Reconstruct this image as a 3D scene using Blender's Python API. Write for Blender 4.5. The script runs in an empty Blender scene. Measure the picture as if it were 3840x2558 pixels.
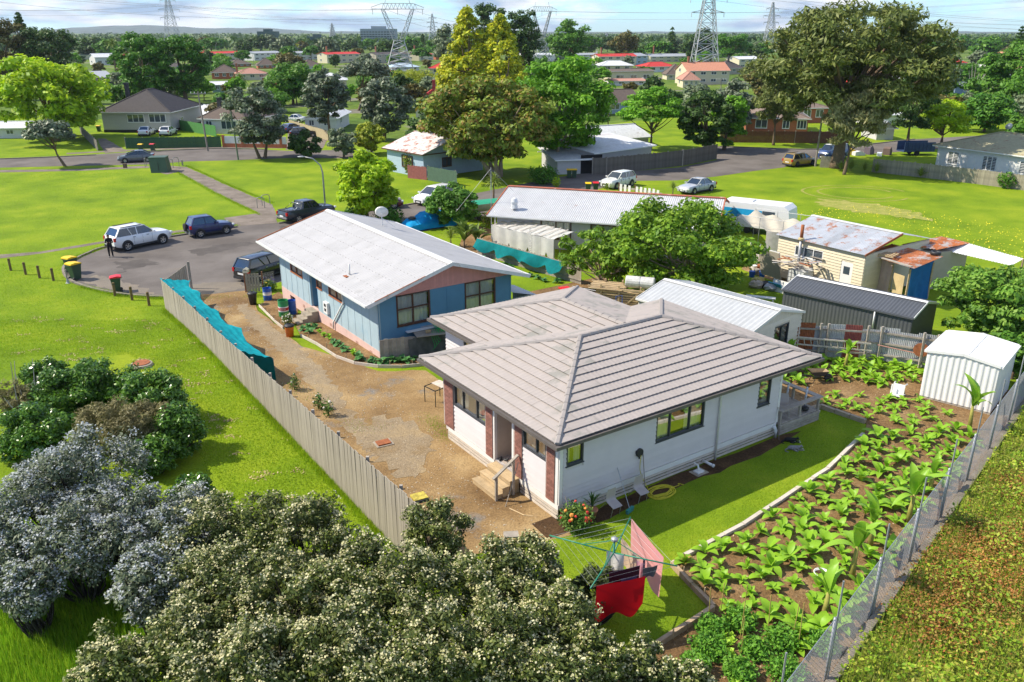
import bpy,math,random
import numpy as np
from mathutils import Vector,Matrix
random.seed(7);RNG=np.random.default_rng(7)
R=math.radians;PI=math.pi
scene=bpy.context.scene
COL=scene.collection
CAM_H,FOC,CX,CY,HORIZ=15.6,3100.0,1920.0,1279.0,115.0
PITCH=math.atan((CY-HORIZ)/FOC)
cam_d=bpy.data.cameras.new('camera');cam=bpy.data.objects.new('camera',cam_d);COL.objects.link(cam)
cam.location=(0,0,CAM_H);cam.rotation_euler=(PI/2-PITCH,0,0)
cam_d.sensor_width=36;cam_d.sensor_fit='HORIZONTAL';cam_d.lens=36*FOC/3840
cam_d.clip_start=0.5;cam_d.clip_end=12000
scene.camera=cam
SUN_EL,SUN_AZ=R(45),R(-4)
SUN_DIR=Vector((-math.cos(SUN_EL)*math.cos(SUN_AZ),-math.cos(SUN_EL)*math.sin(SUN_AZ),math.sin(SUN_EL)))
sd=bpy.data.lights.new('sun','SUN');sun=bpy.data.objects.new('sun',sd);COL.objects.link(sun)
sd.energy=5.0;sd.angle=R(0.53);sd.color=(1.0,0.915,0.76)
sun.rotation_euler=SUN_DIR.to_track_quat('Z','Y').to_euler();sun.location=(-40,0,60)
world=bpy.data.worlds.new('World');scene.world=world;world.use_nodes=True
wn=world.node_tree.nodes;wl=world.node_tree.links;wn.clear()
def wnode(t,**k):
 n=wn.new(t)
 for a,b in k.items():setattr(n,a,b)
 return n
sky=wnode('ShaderNodeTexSky',sky_type='NISHITA',sun_disc=False)
sky.sun_elevation=SUN_EL;sky.sun_rotation=math.atan2(SUN_DIR.x,SUN_DIR.y)
sky.altitude=20;sky.air_density=1.0;sky.dust_density=0.1;sky.ozone_density=2.0
bg1=wnode('ShaderNodeBackground');bg1 .inputs[1].default_value=0.14
skm=wnode('ShaderNodeMix',data_type='RGBA',blend_type='MULTIPLY');skm.inputs[0].default_value=1.0;skm.inputs[7].default_value=(0.50,0.80,1.20,1)
wl.new(sky.outputs[0],skm.inputs[6]);wl.new(skm.outputs[2],bg1 .inputs[0])
bg2=wnode('ShaderNodeBackground');bg2 .inputs[1].default_value=0.85
tc=wnode('ShaderNodeTexCoord');mp=wnode('ShaderNodeMapping');mp.inputs['Scale'].default_value=(1.0,1.0,5.2)
mp.inputs['Location'].default_value=(0.55,0.2,0.31)
wl.new(tc.outputs['Generated'],mp.inputs[0])
n1=wnode('ShaderNodeTexNoise');n1 .inputs['Scale'].default_value=5.5;n1 .inputs['Detail'].default_value=9;n1 .inputs['Roughness'].default_value=0.6
n1 .inputs['Distortion'].default_value=0.35
wl.new(mp.outputs[0],n1 .inputs[0])
r1=wnode('ShaderNodeValToRGB');r1 .color_ramp.elements[0].position=0.44;r1 .color_ramp.elements[1].position=0.58
wl.new(n1 .outputs[0],r1 .inputs[0])
n2=wnode('ShaderNodeTexNoise');n2 .inputs['Scale'].default_value=9;n2 .inputs['Detail'].default_value=7
wl.new(mp.outputs[0],n2 .inputs[0])
r2=wnode('ShaderNodeValToRGB');r2 .color_ramp.elements[0].position=0.38;r2 .color_ramp.elements[1].position=0.58
r2 .color_ramp.elements[0].color=(0.36,0.50,0.70,1);r2 .color_ramp.elements[1].color=(0.97,0.98,1.0,1)
wl.new(n2 .outputs[0],r2 .inputs[0]);wl.new(r2 .outputs[0],bg2 .inputs[0])
mx=wnode('ShaderNodeMixShader');wo=wnode('ShaderNodeOutputWorld')
wl.new(r1 .outputs[0],mx.inputs[0]);wl.new(bg1 .outputs[0],mx.inputs[1]);wl.new(bg2 .outputs[0],mx.inputs[2]);wl.new(mx.outputs[0],wo.inputs[0])
vs=scene.view_settings;vs.view_transform='Standard';vs.look='None';vs.gamma=1.0;vs.use_curve_mapping=False;vs.exposure=0.45
scene.render.engine='CYCLES';cy=scene.cycles
cy.max_bounces=6;cy.diffuse_bounces=3;cy.glossy_bounces=3;cy.transmission_bounces=4;cy.transparent_max_bounces=8
cy.use_denoising=True;cy.caustics_reflective=False;cy.caustics_refractive=False
S_P,C_P=math.sin(PITCH),math.cos(PITCH)
def gz(y):
 """the ground falls half a metre from the plot down to the street"""
 t=min(1.0,max(0.0,(y-39)/12.0));return-0.55*t*t*(3-2*t)
def at(x,y,z=None):
 dx,dy,dz=x-CX,FOC*C_P+(CY-y)*S_P,-FOC*S_P+(CY-y)*C_P
 zz=0.0 if z is None else z
 for _ in range(6 if z is None else 1):
  k=(CAM_H-zz)/-dz
  if z is None:zz=gz(dy*k)
 return Vector((dx*k,dy*k,zz))
def hz(bx,by,ty):
 """height above the ground of pixel row ty straight above ground pixel (bx,by)"""
 g=at(bx,by);dy,dz=FOC*C_P+(CY-ty)*S_P,-FOC*S_P+(CY-ty)*C_P
 return CAM_H+dz*g.y/dy-g.z
def mpp(x,y):
 """metres per photo pixel at ground pixel"""
 g=at(x,y);return(g.y*C_P+(CAM_H-g.z)*S_P)/FOC
YAW=R(34.5);UL=Vector((math.cos(YAW),math.sin(YAW),0));UM=Vector((-math.sin(YAW),math.cos(YAW),0))
HC=at(2093,1952)
def W(l,m,z=0.0,o=None):return(o or HC)+UL*l+UM*m+Vector((0,0,z))
def srgb(h):
 h=h.lstrip('#');v=[int(h[i:i+2],16)/255 for i in(0,2,4)]
 return tuple(((c/12.92)if c<=0.04045 else((c+0.055)/1.055)**2.4)for c in v)
_M={}
def mix4(c,k):return(min(1,c[0]*k),min(1,c[1]*k),min(1,c[2]*k),1)
def mat(name,col,rough=0.75,var=0.18,scale=3.0,bump=0.0,metal=0.0,stain=None,stain_amt=0.0,stain_scale=1.2,spec=0.4,stretch=None,island=0.0,alpha=1.0):
 if name in _M:return _M[name]
 if isinstance(col,str):col=srgb(col)
 m=bpy.data.materials.new(name);m.use_nodes=True;nt=m.node_tree;N=nt.nodes;K=nt.links
 p=N['Principled BSDF'];p.inputs['Roughness'].default_value=rough;p.inputs['Metallic'].default_value=metal
 p.inputs['Specular IOR Level'].default_value=spec
 t=N.new('ShaderNodeTexCoord');src=t.outputs['Object']
 if stretch:
  q=N.new('ShaderNodeMapping');q.inputs['Scale'].default_value=stretch;K.new(src,q.inputs[0]);src=q.outputs[0]
 n=N.new('ShaderNodeTexNoise');n.inputs['Scale'].default_value=scale;n.inputs['Detail'].default_value=6;n.inputs['Roughness'].default_value=0.65;K.new(src,n.inputs[0])
 r=N.new('ShaderNodeValToRGB');r.color_ramp.elements[0].position=0.3;r.color_ramp.elements[1].position=0.7
 r.color_ramp.elements[0].color=mix4(col,1-var);r.color_ramp.elements[1].color=mix4(col,1+var);K.new(n.outputs[0],r.inputs[0])
 out=r.outputs[0]
 if stain is not None:
  if isinstance(stain,str):stain=srgb(stain)
  n2=N.new('ShaderNodeTexNoise');n2 .inputs['Scale'].default_value=stain_scale;n2 .inputs['Detail'].default_value=8;n2 .inputs['Roughness'].default_value=0.7;K.new(src,n2 .inputs[0])
  r2=N.new('ShaderNodeValToRGB');c=0.66-0.3*stain_amt;r2 .color_ramp.elements[0].position=c;r2 .color_ramp.elements[1].position=c+0.1;K.new(n2 .outputs[0],r2 .inputs[0])
  x=N.new('ShaderNodeMix');x.data_type='RGBA';x.inputs[7].default_value=(*stain,1);K.new(r2 .outputs[0],x.inputs[0]);K.new(out,x.inputs[6]);out=x.outputs[2]
 if island:
  g=N.new('ShaderNodeObjectInfo');hs=N.new('ShaderNodeHueSaturation');mr=N.new('ShaderNodeMapRange')
  mr.inputs[3].default_value=1-island;mr.inputs[4].default_value=1+island;K.new(g.outputs['Random'],mr.inputs[0]);K.new(mr.outputs[0],hs.inputs['Value']);K.new(out,hs.inputs['Color']);out=hs.outputs[0]
 K.new(out,p.inputs['Base Color'])
 if bump:
  b=N.new('ShaderNodeBump');b.inputs['Strength'].default_value=min(1,bump);b.inputs['Distance'].default_value=0.03;K.new(n.outputs[0],b.inputs['Height']);K.new(b.outputs[0],p.inputs['Normal'])
 _M[name]=m;return m
LEAF_GAIN=1.3
def leafmat(name,cols,trans=0.35,rough=0.55,spread=0.25):
 """foliage: each leaf face takes its own tone from the list"""
 if name in _M:return _M[name]
 m=bpy.data.materials.new(name);m.use_nodes=True;nt=m.node_tree;N=nt.nodes;K=nt.links
 p=N['Principled BSDF'];p.inputs['Roughness'].default_value=rough;p.inputs['Specular IOR Level'].default_value=0.3
 g=N.new('ShaderNodeNewGeometry');r=N.new('ShaderNodeValToRGB');K.new(g.outputs['Random Per Island'],r.inputs[0])
 cols=[tuple(min(1,q*LEAF_GAIN)for q in(srgb(c)if isinstance(c,str)else c))for c in cols]
 e=r.color_ramp.elements
 while len(e)<len(cols):e.new(0.5)
 for i,c in enumerate(cols):e[i].position=i/max(1,len(cols)-1);e[i].color=(*c,1)
 t=N.new('ShaderNodeTexCoord');n=N.new('ShaderNodeTexNoise');n.inputs['Scale'].default_value=0.45;n.inputs['Detail'].default_value=2;K.new(t.outputs['Object'],n.inputs[0])
 hs=N.new('ShaderNodeHueSaturation');mr=N.new('ShaderNodeMapRange');mr.inputs[1].default_value=0.3;mr.inputs[2].default_value=0.7
 mr.inputs[3].default_value=1-spread;mr.inputs[4].default_value=1+spread;K.new(n.outputs[0],mr.inputs[0]);K.new(mr.outputs[0],hs.inputs['Value']);K.new(r.outputs[0],hs.inputs['Color'])
 K.new(hs.outputs[0],p.inputs['Base Color'])
 tr=N.new('ShaderNodeBsdfTranslucent');K.new(hs.outputs[0],tr.inputs[0]);mx=N.new('ShaderNodeMixShader');mx.inputs[0].default_value=trans
 K.new(p.outputs[0],mx.inputs[1]);K.new(tr.outputs[0],mx.inputs[2]);K.new(mx.outputs[0],N['Material Output'].inputs[0])
 _M[name]=m;return m
def glassmat(name,col=(0.02,0.03,0.04),rough=0.06,spec=1.0):
 if name in _M:return _M[name]
 m=mat(name,col,rough=rough,var=0.1,spec=spec);m.node_tree.nodes['Principled BSDF'].inputs['Coat Weight'].default_value=0.5;return m
def clothmat(name,col,trans=0.3,var=0.08):
 if name in _M:return _M[name]
 m=mat(name,col,rough=0.85,var=var,scale=2.0,spec=0.15);nt=m.node_tree;N=nt.nodes;K=nt.links;p=N['Principled BSDF']
 tr=N.new('ShaderNodeBsdfTranslucent');K.new(p.inputs['Base Color'].links[0].from_socket,tr.inputs[0]);mx=N.new('ShaderNodeMixShader');mx.inputs[0].default_value=trans
 K.new(p.outputs[0],mx.inputs[1]);K.new(tr.outputs[0],mx.inputs[2]);K.new(mx.outputs[0],N['Material Output'].inputs[0]);return m
def carpaint(name,col):
 if name in _M:return _M[name]
 m=mat(name,col,rough=0.3,var=0.04,spec=0.5);p=m.node_tree.nodes['Principled BSDF'];p.inputs['Coat Weight'].default_value=0.8;p.inputs['Coat Roughness'].default_value=0.08;return m
class MB:
 def __init__(s):s.v=[];s.f=[]
 def add(s,vs,fs):
  o=len(s.v);s.v+=[tuple(p)for p in vs];s.f+=[tuple(i+o for i in q)for q in fs];return s
 def quad(s,*p):return s.add(p,[tuple(range(len(p)))])
 def obox(s,o,ex,ey,ez):
  o,ex,ey,ez=map(Vector,(o,ex,ey,ez));c=[o,o+ex,o+ex+ey,o+ey];c+=[p+ez for p in c]
  fs=[(0,3,2,1),(4,5,6,7),(0,1,5,4),(1,2,6,5),(2,3,7,6),(3,0,4,7)]
  if ex.cross(ey).dot(ez)<0:fs=[q[::-1]for q in fs]
  return s.add(c,fs)
 def box(s,x0,x1,y0,y1,z0,z1):return s.obox((x0,y0,z0),(x1-x0,0,0),(0,y1-y0,0),(0,0,z1-z0))
 def beam(s,a,b,w,h,up=(0,0,1)):
  a,b=Vector(a),Vector(b);d=(b-a);u=Vector(up);sx=d.cross(u)
  if sx.length<1e-6:sx=d.cross(Vector((1,0,0)))
  sx.normalize();u=sx.cross(d).normalized()
  return s.obox(a-sx*w/2-u*h/2,d,sx*w,u*h)
 def prism(s,pts,vec):
  pts=[Vector(p)for p in pts];vec=Vector(vec);n=len(pts)
  fs=[tuple(range(n))[::-1],tuple(range(n,2*n))]+[(i,(i+1)%n,n+(i+1)%n,n+i)for i in range(n)]
  nrm=Vector((0,0,0))
  for i in range(n):nrm+=pts[i].cross(pts[(i+1)%n])
  if nrm.dot(vec)<0:fs=[q[::-1]for q in fs]
  return s.add(pts+[p+vec for p in pts],fs)
 def tube(s,path,r,n=6,cap=True):
  path=[Vector(p)for p in path];rs=r if hasattr(r,'__len__')else[r]*len(path);vs=[];fs=[]
  ref=None
  for i,p in enumerate(path):
   d=(path[min(i+1,len(path)-1)]-path[max(i-1,0)]).normalized()
   if ref is None:ref=Vector((0,0,1))if abs(d.z)<0.9 else Vector((1,0,0))
   a=d.cross(ref)
   if a.length<1e-5:a=d.cross(Vector((0,1,0.3)))
   a.normalize();b=a.cross(d);ref=-b if False else ref
   for k in range(n):
    t=2*PI*k/n;vs.append(p+(a*math.cos(t)+b*math.sin(t))*rs[i])
  for i in range(len(path)-1):
   for k in range(n):fs.append((i*n+k,i*n+(k+1)%n,(i+1)*n+(k+1)%n,(i+1)*n+k))
  if cap:fs+=[tuple(range(n))[::-1],tuple(range((len(path)-1)*n,len(path)*n))]
  return s.add(vs,fs)
 def lathe(s,prof,n=16,o=(0,0,0),cap=True):
  vs=[];fs=[];o=Vector(o)
  for(r,z)in prof:
   for k in range(n):vs.append(o+Vector((r*math.cos(2*PI*k/n),r*math.sin(2*PI*k/n),z)))
  for i in range(len(prof)-1):
   for k in range(n):fs.append((i*n+k,i*n+(k+1)%n,(i+1)*n+(k+1)%n,(i+1)*n+k))
  if cap:fs+=[tuple(range(n))[::-1],tuple(range((len(prof)-1)*n,len(prof)*n))]
  return s.add(vs,fs)
 def ball(s,c,r,nu=10,nv=7,jit=0.0):
  rx,ry,rz=r if hasattr(r,'__len__')else(r,r,r);prof=[];vs=[];fs=[];c=Vector(c)
  for j in range(nv+1):
   a=-PI/2+PI*j/nv
   for k in range(nu):
    t=2*PI*k/nu;q=1+random.uniform(-jit,jit)
    vs.append(c+Vector((rx*math.cos(a)*math.cos(t)*q,ry*math.cos(a)*math.sin(t)*q,rz*math.sin(a)*q)))
  for j in range(nv):
   for k in range(nu):fs.append((j*nu+k,j*nu+(k+1)%nu,(j+1)*nu+(k+1)%nu,(j+1)*nu+k))
  return s.add(vs,fs)
 def grid(s,P):
  """P[i][j] points -> quad sheet"""
  a,b=len(P),len(P[0]);vs=[p for row in P for p in row]
  return s.add(vs,[(i*b+j,(i+1)*b+j,(i+1)*b+j+1,i*b+j+1)for i in range(a-1)for j in range(b-1)])
 def xf(s,M4):
  s.v=[tuple(M4@Vector(p))for p in s.v];return s
 def mesh(s,name,m,smooth=False):
  me=bpy.data.meshes.new(name);me.from_pydata(s.v,[],s.f);me.materials.append(m)
  if smooth:
   me.polygons.foreach_set('use_smooth',[True]*len(me.polygons))
  me.update();return me
 def build(s,name,m,parent=None,smooth=False,loc=None,rotz=0.0):
  o=bpy.data.objects.new(name,s.mesh(name,m,smooth));COL.objects.link(o)
  if parent is not None:o.parent=parent
  if loc is not None:o.location=loc
  if rotz:o.rotation_euler=(0,0,rotz)
  return o
def smooth_by_angle(o,ang=40):
 try:
  me=o.data;me.polygons.foreach_set('use_smooth',[True]*len(me.polygons));me.set_sharp_from_angle(angle=R(ang))
 except Exception:pass
 return o
def tag(o,label=None,cat=None,group=None,kind=None):
 if label:o['label']=label
 if cat:o['category']=cat
 if group:o['group']=group
 if kind:o['kind']=kind
 return o
def thing(name,label,cat,loc=(0,0,0),rotz=0.0,group=None):
 o=bpy.data.objects.new(name,None);COL.objects.link(o);o.location=loc;o.rotation_euler=(0,0,rotz);o.empty_display_size=0.3
 return tag(o,label,cat,group)
def kids(o):return[c for c in bpy.data.objects if c.parent is o]
def copy_tree(o,ch,label=None,group=None,loc=None,rotz=None,sc=None):
 """ch: {parent: [children]} map of the source; copies the thing, its parts and their sub-parts"""
 def rec(a,par):
  c=a.copy();COL.objects.link(c);c.parent=par
  for k in ch.get(a,[]):rec(k,c)
  return c
 r=rec(o,None)
 if label:r['label']=label
 if group:r['group']=group
 if loc is not None:r.location=loc
 if rotz is not None:r.rotation_euler=(0,0,rotz)
 if sc is not None:r.scale=(sc,sc,sc)
 return r
def childmap():
 d={}
 for o in bpy.data.objects:
  if o.parent:d.setdefault(o.parent,[]).append(o)
 return d
def inst(name,me,parent,loc=(0,0,0),rot=(0,0,0),sc=(1,1,1)):
 """a piece that shares its mesh with its like"""
 o=bpy.data.objects.new(name,me);COL.objects.link(o);o.parent=parent;o.location=loc;o.rotation_euler=rot;o.scale=sc;return o
from mathutils.geometry import delaunay_2d_cdt
def sheetw(name,pts,z,m,kind='structure',rag=0.0,step=0.7):
 """a sheet that follows the ground, z above it; rag = raggedness of its outline in metres"""
 P=[(p[0],p[1])for p in pts];out=[];rnd=random.Random(len(pts)*7+int(abs(P[0][0])*10))
 for a,b in zip(P,P[1:]+P[:1]):
  d=math.hypot(b[0]-a[0],b[1]-a[1]);n=max(1,min(60,int(d/step)))
  for i in range(n):
   t=i/n;j=rag if 0<i else rag*0.5;out.append((a[0]+(b[0]-a[0])*t+rnd.uniform(-j,j),a[1]+(b[1]-a[1])*t+rnd.uniform(-j,j)))
 V=[Vector(p)for p in out];n=len(V);xs=[p.x for p in V];ys=[p.y for p in V]
 y=39.0
 while y<51.5:
  if min(ys)<y<max(ys):
   x=max(min(xs),-90)
   while x<min(max(xs),120):V.append(Vector((x+0.37*(y%1.7),y)));x+=2.5
  y+=0.75
 vs,es,fs,*_=delaunay_2d_cdt(V,[],[list(range(n))],1,1e-5)
 mb=MB();mb.add([(p.x,p.y,gz(p.y)+z)for p in vs],[tuple(f)for f in fs]);o=mb.build(name,m);o['kind']=kind
 if o.data.polygons and o.data.polygons[0].normal.z<0:o.data.flip_normals()
 return o
def sheet(name,px,z,m,kind='structure',rag=0.0,step=0.7):return sheetw(name,[at(x,y)for x,y in px],z,m,kind,rag,step)
def spline(pts,n=8,closed=False):
 P=[Vector(p)for p in pts];out=[];k=len(P)
 for i in range(k if closed else k-1):
  p0=P[(i-1)%k]if closed or i>0 else P[i];p1=P[i];p2=P[(i+1)%k];p3=P[(i+2)%k]if closed or i+2<k else p2
  for j in range(n):
   t=j/n;out.append(0.5*((2*p1)+(p2-p0)*t+(2*p0-5*p1+4*p2-p3)*t*t+(3*p1-p0-3*p2+p3)*t**3))
 if not closed:out.append(P[-1])
 return out
def leaf_mesh(name,P,size,m,up=0.3,aspect=0.55,droop=0.0,out=None):
 """P (n,3) leaf centres; one diamond face for each leaf"""
 n=len(P);P=np.asarray(P,float);size=np.broadcast_to(size,(n,)).astype(float)*RNG.uniform(0.6,1.35,n)
 nrm=RNG.normal(size=(n,3));nrm[:,2]=np.abs(nrm[:,2])+up
 if out is not None:nrm+=out*1.9
 nrm/=np.linalg.norm(nrm,axis=1)[:,None]
 t=np.cross(nrm,RNG.normal(size=(n,3)));t/=np.linalg.norm(t,axis=1)[:,None]+1e-9
 t[:,2]-=droop;t/=np.linalg.norm(t,axis=1)[:,None];b=np.cross(nrm,t)
 s=size[:,None];V=np.empty((n,4,3));V[:,0]=P-t*s;V[:,1]=P+b*s*aspect;V[:,2]=P+t*s;V[:,3]=P-b*s*aspect
 me=bpy.data.meshes.new(name);me.vertices.add(4*n);me.vertices.foreach_set('co',V.ravel())
 me.loops.add(4*n);me.loops.foreach_set('vertex_index',np.arange(4*n,dtype=np.int32));me.polygons.add(n)
 me.polygons.foreach_set('loop_start',np.arange(0,4*n,4,dtype=np.int32));me.polygons.foreach_set('loop_total',np.full(n,4,dtype=np.int32))
 me.materials.append(m);me.update(calc_edges=True);return me
FULL=1.6
def puffs(kind,k,rx,ry,zc,rz):
 """centres of the leaf clumps of a crown, and their relative size"""
 C=[]
 while len(C)<k:
  if kind=='cone':
   h=RNG.random()**1.25;a=RNG.uniform(0,2*PI);r=(1-h)**0.68*(0.5+0.5*math.sqrt(RNG.random()))
   C.append((rx*r*math.cos(a),ry*r*math.sin(a),zc-rz+2*rz*h,0.6+0.9*(1-h)));continue
  p=RNG.uniform(-1,1,3);d=np.linalg.norm(p)
  if d>1:continue
  lo={'broad':0.38,'dome':0.5,'gum':0.45,'umbrella':0.5,'shrub':0.3}[kind]
  if d<lo:continue
  if kind in('dome','umbrella')and p[2]<-0.35:continue
  if kind=='gum' and p[2]<-0.75:continue
  if kind=='umbrella':p[2]=abs(p[2])*0.9-0.25+0.2*RNG.random()
  C.append((p[0]*rx,p[1]*ry,zc+p[2]*rz,RNG.uniform(0.75,1.25)))
 return C
def crown(kind,rx,ry,zc,rz,n,leaf,k=46,frac=0.26,flat=0.7,name='crown',m=None,up=0.35,aspect=0.55,droop=0.0):
 C=puffs(kind,int(k*1.15),rx*.93,ry*.93,zc,rz*.93);n=int(n*FULL);leaf=leaf*1.18;rr=(rx+ry+rz)/3*frac*1.14;w=np.array([c[3]for c in C])**2;cnt=np.maximum(4,(n*w/w.sum()).astype(int));out=[];N=[]
 for c,q in zip(C,cnt):
  d=RNG.normal(size=(q,3));d/=np.linalg.norm(d,axis=1)[:,None];r=RNG.random(q)**0.45
  d[:,2]=np.where(d[:,2]<-0.3,d[:,2]*0.5,d[:,2])
  pts=d*r[:,None]*rr*c[3];pts[:,2]*=flat
  if kind=='cone':pts[:,2]-=0.45*np.hypot(pts[:,0],pts[:,1])
  out.append(pts+np.array(c[:3]));N.append(d)
 return leaf_mesh(name,np.vstack(out),leaf,m,up=up,aspect=aspect,droop=droop,out=np.vstack(N)*0.8),C
BARK=mat('bark','#6b5a48',rough=0.9,var=0.35,scale=6,bump=0.6)
BARK_PALE=mat('bark_pale','#a08d76',rough=0.9,var=0.3,scale=6,bump=0.5)
def trunk_mb(C,h,r,lean=(0,0),limbs=9,stems=1,z_fork=0.35):
 mb=MB();Cs=sorted(C,key=lambda c:RNG.random())[:limbs]
 for s in range(stems):
  a=2*PI*s/max(1,stems)+0.4;sp=0.0 if stems==1 else r*1.4
  b0=Vector((sp*math.cos(a),sp*math.sin(a),-0.1));f=Vector((lean[0]+sp*3*math.cos(a),lean[1]+sp*3*math.sin(a),h*z_fork));top=Vector((lean[0]*1.3+sp*5*math.cos(a),lean[1]*1.3+sp*5*math.sin(a),h*0.8))
  mb.tube(spline([b0,b0 .lerp(f,0.5)+Vector((0,0,0.05*h))*0,f,top],3),np.linspace(r*1.25,r*0.25,10),8)
  for i,c in enumerate(Cs):
   if stems>1 and i%stems!=s:continue
   st=f.lerp(top,RNG.uniform(0,0.55));e=Vector(c[:3]);md=st.lerp(e,0.5)+Vector((0,0,-0.06*h*RNG.random()))
   mb.tube(spline([st,md,e],3),np.linspace(r*0.5,r*0.08,7),5)
 return mb
def tree(name,label,base,h,rx,rz,kind,m,n=2600,leaf=0.3,ry=None,zc=None,k=46,frac=0.26,group=None,bark=None,tr=None,lean=(0,0),cat='tree',limbs=9,stems=1,up=0.35,aspect=0.55,droop=0.0,flat=0.7,z_fork=0.35,rot=None,shift=0.0):
 ry=ry or rx;zc=h-rz if zc is None else zc;tr=tr or max(0.1,0.035*h)
 t=thing(name,label,cat,(base[0],base[1],gz(base[1])),RNG.uniform(0,6.28)if rot is None else rot,group)
 me,C=crown(kind,rx,ry,zc,rz,n,leaf,k,frac,flat,'crown',m,up,aspect,droop)
 c=bpy.data.objects.new('crown',me);COL.objects.link(c);c.parent=t;c.location.x=shift
 if shift:C=[(a[0]+shift,*a[1:])for a in C];lean=(shift*0.55,0)
 trunk_mb(C,zc+rz*0.2,tr,lean,limbs,stems,z_fork).build('trunk',bark or BARK,t,smooth=True)
 return t
def ptree(name,label,bx,by,x0,x1,ytop,ybot,kind,m,**kw):
 """a tree measured in the photo: ground pixel, crown left and right, top and lower edge rows"""
 s=mpp(bx,by);g=at(bx,by);h=hz(bx,by,ytop);zb=hz(bx,by,ybot);cxp=(x0+x1)/2
 off=(cxp-bx)*s;rx=(x1-x0)/2*s;rz=max(0.3,(h-zb)/2)
 kw.setdefault('rot',0.0)
 return tree(name,label,(g.x,g.y),h,rx,rz,kind,m,zc=zb+rz,shift=off,**kw)
# ================================================================ GROUND
def groundmat(name,stops,scale,fine=22.0,fine_amt=0.3,bump=0.5,patch=None,patch_scale=0.35,patch_pos=0.6,rough=0.95,dist=0.05):
 m=bpy.data.materials.new(name);m.use_nodes=True;nt=m.node_tree;N=nt.nodes;K=nt.links;p=N['Principled BSDF']
 p.inputs['Roughness'].default_value=rough;p.inputs['Specular IOR Level'].default_value=0.15
 t=N.new('ShaderNodeTexCoord');o=t.outputs['Object']
 n=N.new('ShaderNodeTexNoise');n.inputs['Scale'].default_value=scale;n.inputs['Detail'].default_value=8;n.inputs['Roughness'].default_value=0.62;K.new(o,n.inputs[0])
 r=N.new('ShaderNodeValToRGB');e=r.color_ramp.elements
 while len(e)<len(stops):e.new(0.5)
 for i,(q,c)in enumerate(stops):e[i].position=q;e[i].color=(*(srgb(c)if isinstance(c,str)else c),1)
 K.new(n.outputs[0],r.inputs[0]);out=r.outputs[0]
 if patch:
  n3=N.new('ShaderNodeTexNoise');n3 .inputs['Scale'].default_value=patch_scale;n3 .inputs['Detail'].default_value=9;n3 .inputs['Roughness'].default_value=0.72;K.new(o,n3 .inputs[0])
  r3=N.new('ShaderNodeValToRGB');r3 .color_ramp.elements[0].position=patch_pos;r3 .color_ramp.elements[1].position=patch_pos+0.09;K.new(n3 .outputs[0],r3 .inputs[0])
  x=N.new('ShaderNodeMix');x.data_type='RGBA';x.inputs[7].default_value=(*(srgb(patch)if isinstance(patch,str)else patch),1);K.new(r3 .outputs[0],x.inputs[0]);K.new(out,x.inputs[6]);out=x.outputs[2]
 n2=N.new('ShaderNodeTexNoise');n2 .inputs['Scale'].default_value=fine;n2 .inputs['Detail'].default_value=5;n2 .inputs['Roughness'].default_value=0.7;K.new(o,n2 .inputs[0])
 hs=N.new('ShaderNodeHueSaturation');mr=N.new('ShaderNodeMapRange');mr.inputs[1].default_value=0.3;mr.inputs[2].default_value=0.7;mr.inputs[3].default_value=1-fine_amt;mr.inputs[4].default_value=1+fine_amt
 K.new(n2 .outputs[0],mr.inputs[0]);K.new(mr.outputs[0],hs.inputs['Value']);K.new(out,hs.inputs['Color']);K.new(hs.outputs[0],p.inputs['Base Color'])
 b=N.new('ShaderNodeBump');b.inputs['Strength'].default_value=bump;b.inputs['Distance'].default_value=dist;K.new(n2 .outputs[0],b.inputs['Height']);K.new(b.outputs[0],p.inputs['Normal'])
 _M[name]=m;return m
GRASS=groundmat('grass',[(0.32,(0.115,0.195,0.006)),(0.5,(0.175,0.265,0.008)),(0.68,(0.255,0.32,0.014))],0.22,fine=9,fine_amt=0.28,bump=0.9,patch=(0.30,0.27,0.06),patch_scale=0.42,patch_pos=0.66,dist=0.08)
ASPHALT=groundmat('asphalt',[(0.35,(0.115,0.10,0.09)),(0.65,(0.175,0.155,0.14))],0.25,fine=26,fine_amt=0.2,bump=0.25,patch=(0.20,0.165,0.125),patch_scale=0.11,patch_pos=0.6,dist=0.01)
CONC=groundmat('concrete_path',[(0.35,(0.15,0.125,0.10)),(0.65,(0.24,0.20,0.165))],0.7,fine=20,fine_amt=0.22,bump=0.2,dist=0.01,patch=(0.09,0.085,0.06),patch_scale=0.8,patch_pos=0.6)
DIRT=groundmat('driveway_dirt',[(0.30,(0.16,0.095,0.042)),(0.5,(0.285,0.185,0.085)),(0.7,(0.41,0.29,0.145))],0.33,fine=14,fine_amt=0.35,bump=0.9,patch=(0.20,0.185,0.165),patch_scale=0.28,patch_pos=0.57,dist=0.04)
SOIL=groundmat('garden_soil',[(0.30,(0.13,0.072,0.032)),(0.5,(0.225,0.135,0.06)),(0.72,(0.34,0.225,0.115))],0.6,fine=9,fine_amt=0.4,bump=1.0,dist=0.08)
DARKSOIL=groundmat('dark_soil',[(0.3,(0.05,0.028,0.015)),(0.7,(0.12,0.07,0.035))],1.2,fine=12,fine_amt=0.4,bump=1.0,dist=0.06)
GRAVEL=groundmat('gravel',[(0.3,(0.24,0.165,0.085)),(0.5,(0.29,0.225,0.145)),(0.7,(0.37,0.27,0.145))],0.5,fine=22,fine_amt=0.45,bump=1.0,dist=0.03)
LAWN=groundmat('mown_lawn',[(0.32,(0.12,0.20,0.007)),(0.5,(0.175,0.26,0.01)),(0.68,(0.25,0.31,0.018))],0.4,fine=16,fine_amt=0.22,bump=0.8,dist=0.04,patch=(0.30,0.24,0.06),patch_scale=0.6,patch_pos=0.68)
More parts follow.
